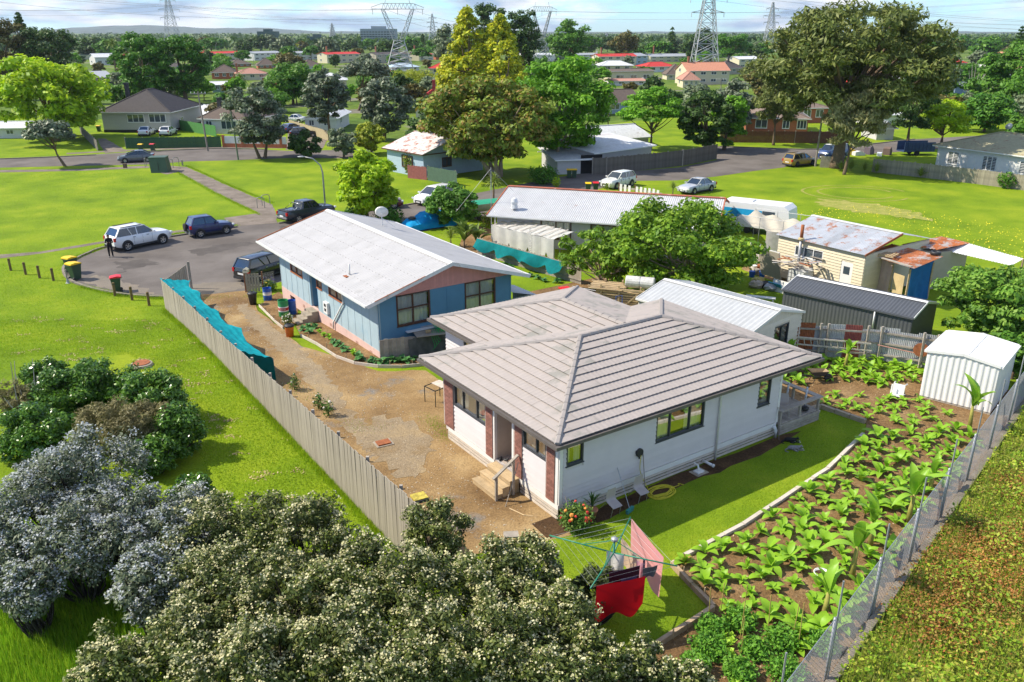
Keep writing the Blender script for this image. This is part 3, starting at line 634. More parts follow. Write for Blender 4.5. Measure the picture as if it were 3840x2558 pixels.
rc=MB();rc.prism([(brl-0.22,bm0,brz-0.03),(brl,bm0,brz+0.045),(brl+0.22,bm0,brz-0.03)],(0,bm1-bm0,0));rc.build('ridge_flashing',IRON_W,BR)
for t in(0.06,0.24,0.42,0.6,0.78,0.94):
 mb=MB();m=bm0+0.1
 while m<bm1:q=Vector((be0,m,bez)).lerp(Vector((brl,m,brz)),t);mb.box(q.x-.015,q.x+.015,q.y-.015,q.y+.015,q.z,q.z+0.016);m+=0.19*2
 mb.build('nail_row',mat('nail',(0.16,0.13,0.11),rough=0.7),BR)['kind']='stuff'
for a,b in(((be0,bm0-0.02,bez-0.06),(brl,bm0-0.02,brz-0.06)),((brl,bm0-0.02,brz-0.06),(be1,bm0-0.02,bez-0.06))):MB().beam(a,b,0.035,0.19,up=(0,0,1)).build('barge_board',FASCIA,BH)
MB().beam((be0+0.4,bm0-0.03,bez+0.155),(brl-1.6,bm0-0.03,bez+0.98),0.05,0.02).build('rusty_edge',RUST,BR)
MB().beam((be0,bm1+0.02,bez-0.0),(brl,bm1+0.02,brz-0.0),0.06,0.10).build('barge_board',RUST,BH)
MB().beam((be1,bm1+0.02,bez-0.02),(brl,bm1+0.02,brz-0.02),0.05,0.12).build('barge_board',FASCIA,BH)
for x,s in((be0-0.05,-1),(be1+0.05,1)):MB().beam((x,bm0+0.02,bez-0.05),(x,bm1,bez-0.05),0.11,0.10).build('gutter',FASCIA,BH)
MB().quad((be0,0.0,3.05),(be0,bm1,3.05),(be1,bm1,3.05),(be1,0.0,3.05)).build('soffit',FASCIA,BH)
FL=Face((0,0,0),(0,1,0),(-1,0,0));FG=Face((0,0,0),(1,0,0),(0,-1,0));FB=Face((0,14.1,0),(1,0,0),(0,1,0));FRt=Face((8.06,0,0),(0,1,0),(1,0,0))
lh=[(10.2,12.14,1.80,2.46),(8.0,9.06,0.36,3.0),(7.22,7.98,1.80,2.46),(4.25,6.2,1.80,2.46)]
gh=[(1.05,2.98,1.5,3.18),(5.08,7.02,1.55,3.15)]
backing(FL,BH,0,14.1,0.37,3.06,lh,BLUE,d=-0.12);backing(FG,BH,0.12,8.06,0.40,3.2,gh,BLUE_SHADED,d=-0.12)
backing(FB,BH,0.12,8.06,-0.6,3.06,[],BLUE,d=-0.1);backing(FRt,BH,0.13,14,-0.6,3.06,[],BLUE,d=-0.1)
lowh=[(11.8,12.66,-0.8,0.14)]
bs=MB()
for a,b in spans(0,14.1,-0.8,0.14,lowh):FL.bx(bs,a,b,-0.8,0.14,-0.12,0.012)
FL.bx(bs,0,14.1,0.14,0.365,-0.12,0.012);FG.bx(bs,0.01,8.05,-0.6,0.395,-0.12,0.012);bs.build('base_wall',PINKB,BH)
ld=MB();FL.bx(ld,11.85,12.6,-0.75,0.12,-0.3,-0.2);ld.build('low_door',WINBR,BH)
for u in(10.23,6.12,2.6,0.9):mb=MB();FL.bx(mb,u,u+0.3,-0.08,0.10,0.012,0.02);v=mb.build('vent_brick',mat('vent_terracotta',(0.42,0.25,0.2)),BH)
u=0.05
while u<14.05:
 for a,b in spans(0.38,3.04,u,u+0.04,[(h[2],h[3],h[0],h[1])for h in lh]):mb=MB();FL.bx(mb,u,u+0.035,a,b,0.0,0.012);mb.build('cover_batten',BLUE,BH)
 u+=0.93
for u in(0.02,3.98,7.98):mb=MB();FG.bx(mb,u,u+0.045,0.40,3.04,0.0,0.012);mb.build('cover_batten',BLUE_SHADED,BH)
window(FL,BH,*lh[0],WINOR,mull=(11.2,),pane=PANE_D,cur=False);window(FL,BH,*lh[2],WINOR,pane=PANE_D,cur=False);window(FL,BH,*lh[3],WINOR,mull=(5.2,),pane=PANE_D,cur=False)
PANE_B=panemat('window_glass_clear',refl=0.12)
CURT2=clothmat('white_curtain',(0.80,0.78,0.78),0.3)
window(FG,BH,*gh[0],WINBR,mull=(1.98,),trans=(2.38,),fw=0.075,cm=CURT2,fullcur=True,pane=PANE_B);window(FG,BH,*gh[1],WINBR,mull=(6.03,),trans=(2.36,),fw=0.075,cm=CURT2,fullcur=True,pane=PANE_B)
mb=MB();mb.box(0.0,1.1,9.061,9.12,0.3,3.04);mb.box(1.1,1.16,8.0,9.06,0.3,3.04);mb.box(0.0,1.1,7.94,7.999,0.3,3.04);mb.build('porch_recess',BLUE_SHADED,BH)
mb=MB();mb.box(0.02,1.1,8.0,9.06,0.22,0.34);mb.build('porch_floor',CONC,BH)
x=be0+0.9
while x<be1-0.85:
 hgt=lambda q:(bez-0.09+(q-be0)/(brl-be0)*(brz-bez))if q<brl else(bez-0.09+(be1-q)/(be1-brl)*(brz-bez))
 a,b=x,x+0.148;lo=3.205
 if hgt(a)>lo+0.02 and hgt(b)>lo+0.02:
  mb=MB();mb.prism([(a,-0.03,lo),(b,-0.03,lo),(b,-0.03,hgt(b)),(a,-0.03,hgt(a))],(0,0.06,0));mb.build('gable_board',PINKG,BH)
 x+=0.154
MB().box(be0+0.8,be1-0.7,-0.045,0.03,3.16,3.203).build('gable_trim',PINKG,BH)
MB().tube([(-0.85,4.1,3.1),(-0.12,4.1,2.6),(-0.09,4.1,1.9),(-0.09,5.7,0.33),(-0.09,5.74,-0.05)],0.045,8).build('downpipe',WHITE_P,BH,smooth=True)
mb=MB();FL.bx(mb,6.3,6.84,0.62,1.28,0.0,0.16);mbx=mb.build('meter_box',WHITE_P,BH)
for z in(0.75,1.02):mb=MB();FL.bx(mb,6.45,6.7,z,z+0.17,0.16,0.17);mb.build('meter_window',DARK,mbx)
CSTEP=mat('stair_concrete',(0.32,0.275,0.215),rough=0.9,var=0.2,scale=3,bump=0.3)
for i in range(5):x0=-1.62+0.3*i;mb=MB();mb.box(x0,-0.02 if i<4 else-0.02,8.02,9.0,-0.7+0.0,-0.33+0.165*i)if False else mb.box(x0,x0+0.3 if i<4 else-0.015,8.02,9.0,-0.7,-0.33+0.165*i);mb.build('stair_step',CSTEP,BH)
ds=MB();ds.tube([(5.75,11.0,4.1),(5.75,11.0,4.75)],0.03,6);ds.tube([(5.75,11.0,4.15),(6.4,11.6,3.95)],0.015,5);ds.tube([(5.75,11.0,4.6),(6.3,10.3,4.05)],0.012,5)
DISH_M=mat('dish_grey',(0.60,0.60,0.58),rough=0.5);dsh=ds.build('satellite_dish',DISH_M,BH)
dm=MB();dm.lathe([(0.02,-0.10),(0.2,-0.075),(0.34,-0.03),(0.42,0.03)],20);dm.tube([(0,0,-0.1),(0,0.0,-0.22)],0.04,6);dm.tube([(0,-0.42,0),(0,-0.12,0.42)],0.014,5);dm.ball((0,-0.1,0.44),0.05,6,5)
dm.xf(Matrix.Translation((5.72,10.9,4.98))@Matrix.Rotation(R(150),4,'Z')@Matrix.Rotation(R(62),4,'X'));dm.build('reflector',DISH_M,dsh,smooth=True)
MB().tube([(0.2,3.6,3.5),(0.2,3.6,4.12)],0.045,8).build('vent_pipe',IRON_W,BH,smooth=True)
MB().box(-0.1,0.5,3.4,3.8,3.47,3.50).xf(Matrix.Translation((0,0,0))).build('vent_flashing',RUST,BH)
FA,FBp=Vector((-21.36,48.4,0)),Vector((-2.8,21.2,0));FD=(FBp-FA);FD.z=0;FLn=FD.length;FD.normalize();FN=Vector((FD.y,-FD.x,0))
if FN.x>0:FN=-FN
PALE=mat('paling_grey',(0.315,0.275,0.22),rough=0.9,var=0.2,scale=2.2,stretch=(6,6,1),bump=0.25,island=0.13,stain=(0.25,0.22,0.15),stain_amt=0.12,stain_scale=1.5)
def fhgt(y):return 1.65+(max(0,39-y)/13)*0.6+max(0,y-39)/9*0.25
PF=thing('paling_fence','long grey timber paling fence between the open grass and the dirt driveway','fence',(FA.x,FA.y,0))
n=int(FLn/0.152)
me=MB().box(-0.072,0.072,-0.01,0.01,0,1).mesh('paling',PALE);ang=math.atan2(FD.y,FD.x)
for i in range(n):
 p=FD*(i*0.152+0.08);y=FA.y+p.y;o=inst('paling',me,PF,(p.x,p.y,gz(y)-0.03),(random.uniform(-.006,.006),random.uniform(-.01,.01),ang),(1,1,fhgt(y)+0.03+random.uniform(-.025,.025)))
for z in(0.35,1.45):
 for i in range(0,n,16):
  a,b=FD*(i*0.152)-FN*0.05,FD*(min(n,i+16)*0.152)-FN*0.05;a.z,b.z=gz(FA.y+a.y)+z*fhgt(FA.y+a.y)/1.7,gz(FA.y+b.y)+z*fhgt(FA.y+b.y)/1.7;MB().beam(a,b,0.05,0.09).build('rail',TIMBER_W,PF)
for i in range(0,n,16):a=FD*(i*0.152)-FN*0.13;g0=gz(FA.y+a.y);MB().box(a.x-.05,a.x+.05,a.y-.05,a.y+.05,g0-.1,g0+fhgt(FA.y+a.y)+0.03).build('post',TIMBER_W,PF)
e=at(717,1084);RD=Vector((e.x-FA.x,e.y-FA.y,0));rl=RD.length;RD.normalize();ang2=math.atan2(RD.y,RD.x)
for i in range(int(rl/0.3)):
 p=RD*(i*0.3+0.15);inst('paling',me,PF,(p.x,p.y,gz(FA.y+p.y)-0.02),(0,0,ang2),(1.6,1,1.78))
p=RD*(rl+0.1);MB().box(p.x-.06,p.x+.06,p.y-.06,p.y+.06,-0.7,1.3).build('post',TIMBER_W,PF)
TEAL=clothmat('shade_cloth_teal',(0.008,0.36,0.42),0.3,0.2)
R_edge=[at(714,1050,1.0),at(751,1094,1.0),at(820,1164,1.05),at(905,1230,1.1),at(1023,1342,1.1)]
SC=thing('shade_cloth_shelter','teal shade cloth draped from the paling fence over stakes beside the driveway','shade cloth',(FA.x,FA.y,0))
P=[];ns=48;nc=12;O0=Vector((FA.x,FA.y,0))
cum=[0.0]
for a,b in zip(R_edge,R_edge[1:]):cum.append(cum[-1]+(b-a).length)
for i in range(ns+1):
 s=cum[-1]*i/ns;k=max(j for j in range(len(cum)-1)if cum[j]<=s+1e-6);t=(s-cum[k])/(cum[k+1]-cum[k]);rp=R_edge[k].lerp(R_edge[k+1],t);sag=4*t*(1-t)
 d=(rp-FA);d.z=0;along=d.dot(FD);lp=FA+FD*along-FN*0.02;lp.z=gz(lp.y)+fhgt(lp.y)-0.02
 rp=rp+FN*0.32*sag;rp.z=rp.z-0.06*sag
 row=[]
 for j in range(nc+1):
  q=j/nc;p=lp.lerp(rp,q);p.z-=0.09*math.sin(q*PI)*(0.5+0.6*sag)+0.025*math.sin(i*1.9+j*1.3)+0.03*math.sin(i*0.7-j*2.1);row.append(p-O0)
 P.append(row)
MB().grid(P).build('cloth',TEAL,SC,smooth=True)
last=P[-1];dn=[[p,p+FD*0.1+Vector((random.uniform(-.05,.05),random.uniform(-.05,.05),-(p.z)*0.5)),Vector((p.x,p.y,0.03))+FD*0.15]for p in last];MB().grid(dn).build('end_flap',clothmat('shade_cloth_green',(0.004,0.11,0.095),0.2,0.2),SC,smooth=True)
for r in R_edge[1:]:q=r-O0;g0=gz(r.y);MB().tube([(q.x,q.y,g0),(q.x,q.y,q.z)],0.025,6).build('stake',TIMBER_W,SC)
def plank_edge(name,label,px,m,h=0.16,t=0.05,seg=1.9,stakes=True,cat='edging',world=None,group=None):
 P=world or[at(x,y)for x,y in px];o=P[0];root=thing(name,label,cat,(o.x,o.y,gz(o.y)),0,group)
 for a,b in zip(P,P[1:]):
  L=(b-a).length;k=max(1,round(L/seg))
  for i in range(k):
   p,q=a.lerp(b,i/k),a.lerp(b,(i+1)/k);d=(q-p).normalized();p=p+d*0.015;q=q-d*0.015;jit=random.uniform(-.015,.015)
   p=Vector((p.x,p.y,gz(p.y)+h/2+jit));q=Vector((q.x,q.y,gz(q.y)+h/2-jit));MB().beam(p-root.location,q-root.location,t,h).build('plank',m,root)
   if stakes:
    s=p.lerp(q,0.5)-root.location;n=Vector((-d.y,d.x,0))*0.06;g0=s.z-h/2;MB().box(s.x+n.x-.018,s.x+n.x+.018,s.y+n.y-.018,s.y+n.y+.018,g0,g0+random.uniform(.3,.45)).build('stake',TIMBER,root)
 return root
plank_edge('garden_edging','timber plank edging with stakes in front of the drums by the blue house',[(972,1150),(1000,1178),(1030,1208),(1062,1235)],TIMBER_PALE,seg=1.2)
plank_edge('garden_edging','timber plank edging round the leafy bed along the blue house wall',[(1128,1263),(1185,1293),(1262,1342),(1330,1367),(1420,1380),(1505,1380),(1590,1372)],TIMBER_PALE,seg=2.0)
sheet('bare_soil',[(975,1150),(1000,1120),(1045,1095),(1120,1150),(1110,1215),(1065,1232),(1030,1206)],0.018,SOIL)
sheet('bare_soil',[(1128,1262),(1110,1225),(1180,1195),(1300,1250),(1425,1330),(1600,1335),(1590,1370),(1505,1378),(1420,1378),(1330,1365),(1262,1340),(1185,1290)],0.018,SOIL)
PLB=mat('blue_plastic',(0.02,0.09,0.38),rough=0.4,var=0.08);BLK=mat('black_plastic',(0.03,0.03,0.032),rough=0.5,var=0.15)
GRN=mat('drum_green',(0.03,0.27,0.09),rough=0.5,var=0.1);REDP=mat('drum_red',(0.50,0.03,0.035),rough=0.5,var=0.1);ORG=mat('orange_plastic',(0.62,0.15,0.02),rough=0.45,var=0.08)
def drum(name,label,px,py,top,r,m,bands=(),open_top=True,lab=None):
 g=at(px,py);h=hz(px,py,top);t=thing(name,label,'drum',g);pr=[(r*.97,0.0),(r,0.02)]
 for k in(1,2):z=h*k/3;pr+=[(r,z-.025),(r*1.03,z),(r,z+.025)]
 pr+=[(r,h-.02),(r*1.02,h),(r*.94,h),(r*.92,h-.22)]
 b=MB().lathe(pr,20).build('barrel',m,t);smooth_by_angle(b)
 for z0,z1,bm_ in bands:MB().lathe([(r*1.012,h*z0),(r*1.012,h*z1)],20,cap=False).build('painted_band',bm_,t,smooth=True)
 return t,h
d1,hd=drum('oil_drum','green steel drum with white and red lettered bands beside the concrete stairs',1066,1186,1125,0.30,GRN,((0.34,0.66,WHITE_P),))
MB().lathe([(0.307,hd*.42),(0.307,hd*.58)],20,cap=False).build('painted_band',REDP,d1,smooth=True)
def text_mesh(txt,size,m,name='lettering',extrude=0.0):
 c=bpy.data.curves.new(name,'FONT');c.body=txt;c.size=size;c.align_x='CENTER';c.align_y='CENTER';c.extrude=extrude;o=bpy.data.objects.new(name,c);COL.objects.link(o)
 bpy.context.view_layer.update();me=bpy.data.meshes.new_from_object(o.evaluated_get(bpy.context.evaluated_depsgraph_get()));bpy.data.objects.remove(o);bpy.data.curves.remove(c);me.materials.clear();me.materials.append(m);return me
tm=text_mesh('Castrol',0.15,WHITE_P);view=math.atan2(-d1 .location.y,-d1 .location.x)-0.35
for v in tm.vertices:
 a=view+v.co.x/0.311;z=hd*0.5+v.co.y;v.co=(0.311*math.cos(a),0.311*math.sin(a),z)
inst('lettering',tm,d1)
drum('plastic_drum','blue plastic drum with white label near the letterbox gate',1005,1125,1080,0.27,PLB,((0.45,0.72,WHITE_P),))
drum('plastic_drum','blue plastic drum tucked behind the green oil drum',1096,1178,1126,0.27,PLB)
g=at(950,1142);tb=thing('rubbish_bin','black plastic rubbish bin with lid, first in the row by the gate','bin',g);MB().lathe([(0.2,0),(0.28,0.72),(0.29,0.74)],16).build('body',BLK,tb,smooth=True);MB().lathe([(0.31,0.72),(0.31,0.76),(0.2,0.82),(0.02,0.83)],16).build('lid',BLK,tb,smooth=True);MB().beam((-.06,0,.85),(.06,0,.85),.03,.03).build('handle',BLK,tb)
g=at(1088,1262);tb=thing('rubbish_bin','orange plastic rubbish bin with black lid at the foot of the stairs','bin',g);MB().lathe([(0.2,0),(0.245,0.62),(0.25,0.64)],18).build('body',ORG,tb,smooth=True);MB().lathe([(0.275,0.6),(0.28,0.655),(0.2,0.71),(0.02,0.73)],18).build('lid',BLK,tb,smooth=True);MB().beam((-.09,0,.755),(.09,0,.755),.03,.05).build('handle',BLK,tb)
def board_gate(name,label,a,b,h,m,bw=0.15,gap=0.012,cat='gate',post=True,rails=(0.3,1.0)):
 a,b=Vector(a),Vector(b);d=(b-a);L=Vector((d.x,d.y,0)).length;t=thing(name,label,cat,a,math.atan2(d.y,d.x));k=int(L/(bw+gap))
 for i in range(k):mb=MB();mb.box(i*(bw+gap),i*(bw+gap)+bw,-.012,.012,0.04,h+random.uniform(-.03,.03));mb.build('board',m,t)
 for z in rails:mb=MB();mb.box(0,L,.013,.06,z,z+.09);mb.build('rail',TIMBER_W,t)
 if post:
  for x in(-.08,L+.02):mb=MB();mb.box(x,x+.08,-.03,.05,0,h+.12);mb.build('post',mat('rusty_post',(0.28,0.12,0.06),rough=0.9),t)
 return t
board_gate('garden_gate','grey board gate with rusty posts beside the blue house corner',at(925,1096),at(985,1094),1.25,PALE,gap=.035)
g=at(931,1094);lb=thing('letterbox','white gabled letterbox on a post at the board gate','letterbox',g);MB().box(-.05,.05,-.05,.05,0,1.32).build('post',TIMBER_W,lb)
MB().prism([(-.16,-.2,1.32),(.16,-.2,1.32),(.16,-.2,1.52),(0,-.2,1.64),(-.16,-.2,1.52)],(0,.4,0)).build('box',mat('cream_paint',(0.72,0.63,0.45)),lb);MB().beam((-.1,-.201,1.5),(.1,-.201,1.5),.012,.03).build('slot',DARK,lb)
WIRE=mat('galvanised_wire',(0.36,0.36,0.36),rough=0.6,metal=0.0,var=0.1)
def chainlink(mb,a,b,z0,z1,sp=0.085,r=0.0035):
 a,b=Vector(a),Vector(b);L=(b-a).length;d=(b-a)/L;H=z1-z0
 for s in(1,-1):
  u=-H
  while u<L+(H if s<0 else 0):
   u0,u1=(u,u+H)if s>0 else(u,u-H);za,zb=z0,z1
   def cl(u0,u1,za,zb):
    if u0>u1:q=cl(u1,u0,zb,za);return q
    if u1<=0 or u0>=L:return None
    if u0<0:za=za+(zb-za)*(0-u0)/(u1-u0);u0=0
    if u1>L:zb=za+(zb-za)*(L-u0)/(u1-u0);u1=L
    return u0,u1,za,zb
   q=cl(u0,u1,za,zb)
   if q and q[1]-q[0]>0.01:p0,p1=a+d*q[0],a+d*q[1];mb.tube([(p0 .x,p0 .y,p0 .z+q[2]),(p1 .x,p1 .y,p1 .z+q[3])],r,3,cap=False)
   u+=sp
 return mb
a,b=at(985,1093),at(1032,1083);cf=thing('wire_fence','short wire mesh fence between the board gate and the blue house','fence',a);chainlink(MB(),(0,0,0),b-a,0.05,1.2).build('mesh',WIRE,cf);MB().tube([(0,0,1.2),tuple(b-a+Vector((0,0,1.2)))],.02,5).build('top_rail',TIMBER_W,cf)
board_gate('board_screen','weathered board gate closing the gap between the blue and grey houses',at(1428,1356),at(1560,1338),1.15,TIMBER_W,bw=0.2,post=False)
a=at(1530,1345);b=at(1700,1300);d=Vector((b.x-a.x,b.y-a.y,0));L=d.length;d.normalize();nn=Vector((d.y,-d.x,0))
TARPB=mat('black_sheet',(0.10,0.105,0.11),rough=0.6,var=0.3,scale=3,bump=0.5)
P=[[Vector((0,0,0))+d*(L*i/24)+nn*(0.22+.06*math.sin(i*1.3+j)-0.1*j/6)+Vector((0,0,0.02+1.05*j/6))for j in range(7)]for i in range(25)]
tag(MB().grid(P).build('sheeting',TARPB,None,smooth=True,loc=a),'black plastic sheeting hung over the screen between the houses','sheeting')
for lab,x0,y0,x1,y1,z,m_ in(('white weatherboard plank lying on the screen, foremost',1525,1246,1640,1222,1.16,WHITE_P),('grey plank lying across the stack on the screen',1545,1228,1640,1214,1.22,IRON),('brown sheet of ply lying on top of the screen',1555,1255,1680,1240,1.10,TIMBER_W)):
 p,q=at(x0,y0,z),at(x1,y1,z);o=MB().beam((0,0,0),q-p,0.28 if m_ is not TIMBER_W else 0.9,0.03).build('plank',m_,None,loc=p);tag(o,lab,'plank')
gb=at(1598,1250,1.15);tag(MB().box(0,.24,0,.14,0,.14).build('wood_block',TIMBER,None,loc=gb,rotz=.4),'short pale timber block on the planks of the screen','block')
NETG=clothmat('green_net',(0.02,0.62,0.13),0.3)
nb=MB();c0=at(1665,1232,1.2)
for i in range(70):
 p=Vector((random.uniform(-.45,.5),random.uniform(-.35,.35),random.uniform(0,.38)));q=[p+Vector((random.uniform(-.22,.22),random.uniform(-.22,.22),random.uniform(-.12,.12)))for _ in range(3)]
 nb.tube(spline([p]+q,3),0.012,3,cap=False)
for i in range(4):x=-.5+.1*i;nb.tube(spline([(x,-.3,.1),(x-.1,-.5,-.2),(x+.05,-.55,-.75+.1*i),(x-.05,-.6,-.95+.15*i)],4),.012,3,cap=False)
tag(nb.build('net',NETG,None,loc=c0),'tangled bright green netting on the planks under the grey roof','netting')
tf=thing('table_frame','bare black steel table frame with a pale board beside the brick wall','table',at(1640,1520));STEEL=mat('black_steel',(0.03,0.028,0.026),rough=0.5)
cs=[at(1594,1508),at(1634,1528),at(1690,1505),at(1650,1486)];o=at(1640,1520)
for q in cs:q=q-o;MB().beam((q.x,q.y,0),(q.x,q.y,.78),.035,.035).build('leg',STEEL,tf)
for p,q in zip(cs,cs[1:]+cs[:1]):p,q=p-o,q-o;MB().beam((p.x,p.y,.78),(q.x,q.y,.78),.03,.035).build('rail',STEEL,tf)
q0,q1,q2,q3=[c-o for c in cs];mb=MB();mid0,mid1=q1 .lerp(q2,.45),q0 .lerp(q3,.45);mb.prism([(mid0 .x,mid0 .y,.8),(q2 .x,q2 .y,.8),(q3 .x,q3 .y,.8),(mid1 .x,mid1 .y,.8)],(0,0,.018));mb.build('table_top',TIMBER_PALE,tf)
g=at(1438,1665);mh=thing('manhole','rusty square manhole cover on a concrete frame in the gravel drive','manhole',g,.5);MB().box(-.36,.36,-.28,.28,0,.05).build('frame',CSTEP,mh);MB().box(-.27,.27,-.2,.2,.051,.10).build('cover',RUST,mh)
g=at(1917,2040);st=thing('stool','small weathered wooden stool on the worn lawn edge','stool',g,.1);MB().box(-.24,.24,-.17,.17,.33,.38).build('seat',TIMBER_W,st)
for x,y in((-.18,-.12),(.18,-.12),(-.18,.12),(.18,.12)):MB().beam((x*1.2,y*1.3,0),(x,y,.33),.045,.045).build('leg',TIMBER_W,st)
MB().beam((-.2,-.14,.15),(.2,-.14,.15),.03,.03).build('stretcher',TIMBER_W,st)
# ================================================================ SHEDS
GAL=mat('galvanised_sheet',(0.42,0.43,0.43),rough=0.45,var=0.08,island=0.03,spec=0.5)
CREAM=mat('cream_board',(0.62,0.56,0.47),rough=0.65,var=0.06,island=0.03)
CHAR=mat('charcoal_steel',(0.075,0.08,0.088),rough=0.45,var=0.08,island=0.03,spec=0.5)
WSTEEL=mat('white_steel',(0.74,0.74,0.72),rough=0.4,var=0.04,island=0.02)
def ribbed_wall(F,root,u0,u1,z0,z1,m,pitch=0.2,amp=0.02,name='wall_sheet',w=0.8,top=None):
 u=u0
 while u<u1-0.02:
  v=min(u1,u+w);k=max(2,int((v-u)/pitch*4));P=[]
  for j in range(k+1):
   q=u+(v-u)*j/k;d=amp if(j%4)in(1,2)else 0.0;P.append([F.p(q,z0,d),F.p(q,z1 if top is None else top(q),d)])
  MB().grid(P).build(name,m,root);u=v
def gable_shed(name,label,o,rot,W_,L_,ez,rz,wm,rm,wall='rib',over=0.12,pitch=0.25,amp=0.018,z0=0.0,cat='shed',window_at=None,trim=None,gutter=None):
 """local x across (0..W_), y along (0..L_), ridge along y"""
 t=thing(name,label,cat,o,rot);sl=(rz-ez)/(W_/2)
 FL_=Face((0,0,0),(0,1,0),(-1,0,0));FR_=Face((W_,0,0),(0,1,0),(1,0,0));FF=Face((0,0,0),(1,0,0),(0,-1,0));FK=Face((0,L_,0),(1,0,0),(0,1,0))
 top=lambda q:ez+sl*min(q,W_-q)-0.02
 if wall=='rib':
  for F in(FL_,FR_):ribbed_wall(F,t,0,L_,z0,ez,wm,pitch,amp)
  for F in(FF,FK):ribbed_wall(F,t,0,W_,z0,ez,wm,pitch,amp,w=W_/2,top=top)
 else:
  hl=[window_at]if window_at else[]
  for F,h in((FL_,[]),(FR_,[])):backing(F,t,0,L_,z0,ez-.02,h,wm);weatherboards(F,t,0,L_,z0,ez-.02,0.2,wm,h)
  for F,h in((FF,hl),(FK,[])):
   backing(F,t,0.095,W_-.095,z0,ez-.02,h,wm);weatherboards(F,t,0,W_,z0,ez-.02,0.2,wm,h)
   x=0.0
   while x<W_-0.05:mb=MB();mb.prism([F.p(x,ez-.02,-.03),F.p(min(W_,x+.2),ez-.02,-.03),F.p(min(W_,x+.2),top(min(W_,x+.2)),-.03),F.p(x,top(x),-.03)],F.n*.05);mb.build('gable_board',wm,t);x+=0.205
  if window_at:window(FF,t,*window_at,ALU,mull=((window_at[0]+window_at[1])/2,),pane=PANE,cur=False)
 lo=ez-sl*over
 corrugated(t,(-over,-over,lo),(-over,L_+over,lo),(W_/2,L_+over,rz),(W_/2,-over,rz),rm,pitch=pitch,amp=amp*.7)
 corrugated(t,(W_+over,L_+over,lo),(W_+over,-over,lo),(W_/2,-over,rz),(W_/2,L_+over,rz),rm,pitch=pitch,amp=amp*.7)
 MB().prism([(W_/2-.18,-over,rz-.0),(W_/2,-over,rz+.05),(W_/2+.18,-over,rz-.0)],(0,L_+2*over,0)).build('ridge_flashing',trim or rm,t)
 for y in(-over-.01,L_+over+.01):
  for a,b in(((-over,y,lo-.03),(W_/2,y,rz-.03)),((W_/2,y,rz-.03),(W_+over,y,lo-.03))):MB().beam(a,b,0.03,0.12).build('barge_board',trim or rm,t)
 for x in(-over-.04,W_+over+.04):MB().beam((x,-over,lo-.05),(x,L_+over,lo-.05),0.09,0.09).build('gutter',gutter or trim or rm,t)
 return t
def WG(l,m):p=W(l,m);p.z=gz(p.y);return p
garage=gable_shed('garage','cream garage with light ribbed iron roof behind the grey house',W(14.98,4.65),YAW+R(7),4.4,6.9,2.42,2.98,CREAM,GAL,wall='board',over=0.1,pitch=0.25,trim=IRON_W,z0=0.0,window_at=(1.95,3.25,1.0,2.1))
gable_shed('storage_shed','long charcoal steel shed behind the rusty corrugated fence',Vector((*W(24.75,2.4).xy,-0.1)),YAW+R(11),3.48,7.16,1.92,2.35,CHAR,CHAR,over=0.06,pitch=0.19,trim=WSTEEL,gutter=CHAR)
MB().tube([(-0.12,1.9,1.8),(-0.1,1.9,0.9)],0.04,8).build('downpipe',WSTEEL,bpy.data.objects['storage_shed'],smooth=True)
ws=gable_shed('garden_shed','white ribbed steel garden shed standing by the wire fence in the vegetable plot',W(19.68,-1.28),YAW+R(-90+14.7),2.86,3.3,2.30,2.48,WSTEEL,WSTEEL,over=0.06,pitch=0.23,amp=0.03,z0=0.12)
for y in(0.0,3.2):mb=MB();mb.box(-.02,2.88,y,y+.1,0.0,.12);mb.build('bearer',TIMBER_W,ws)
CF=thing('corrugated_fence','patched corrugated iron fence of grey, red and rusty sheets behind the garden','fence',W(18.7,5.8));o=CF.location
IRO=[mat('old_iron',(0.36,0.37,0.38),rough=0.6,var=0.18,scale=4,stain=(0.30,0.16,0.09),stain_amt=0.05,island=0.12),RUST,mat('red_iron',(0.26,0.07,0.06),rough=0.7,var=0.25,scale=3,stain=(0.4,0.38,0.37),stain_amt=0.2)]
poly=[W(18.7,5.8),W(20.35,4.25),W(22.2,2.45),W(23.35,0.2),W(24.0,-1.2)];pat=[1,1,0,0,2,0,0,0,0,0,0,0,0];si=0
for a,b in zip(poly,poly[1:]):
 d=b-a;L=d.length;d.normalize();nn=Vector((d.y,-d.x,0));u=0.0
 if nn.dot(HC-a)<0:nn=-nn
 while u<L-.05:
  v=min(L,u+.82);hh=1.72+random.uniform(-.12,.12);P=[];k=max(2,int((v-u)/.04));tl=random.uniform(-.05,.05)
  for j in range(k+1):
   q=a-o+d*(u+(v-u)*j/k)+nn*(.012 if j%2 else-.012);P.append([Vector((q.x,q.y,0.02)),Vector((q.x,q.y,hh+tl*j/k))])
  MB().grid(P).build('iron_sheet',IRO[pat[si%len(pat)]],CF);si+=1;u=v
 for z in(.35,.95,1.5):MB().beam(a-o+nn*.05+Vector((0,0,z)),b-o+nn*.05+Vector((0,0,z)),.045,.09).build('rail',TIMBER_W,CF)
 u=0.0
 while u<L:q=a-o+d*u+nn*.12;MB().box(q.x-.05,q.x+.05,q.y-.05,q.y+.05,0,1.85).build('post',TIMBER_W,CF);u+=1.9
rp=W(23.0,0.75)-o;MB().lathe([(0.36,0),(0.36,.004)],18).xf(Matrix.Translation((rp.x-.05,rp.y-.06,.95))@Matrix.Rotation(YAW+R(-60),4,'Z')@Matrix.Rotation(R(90),4,'X')).build('rust_patch',RUST,CF)
a,b=W(19.1,5.0,.75),W(21.6,2.5,.62);ld=thing('ladder','pale wooden ladder lying on edge against the corrugated fence','ladder',a);d=b-a;up=Vector((-.12,-.1,.42))
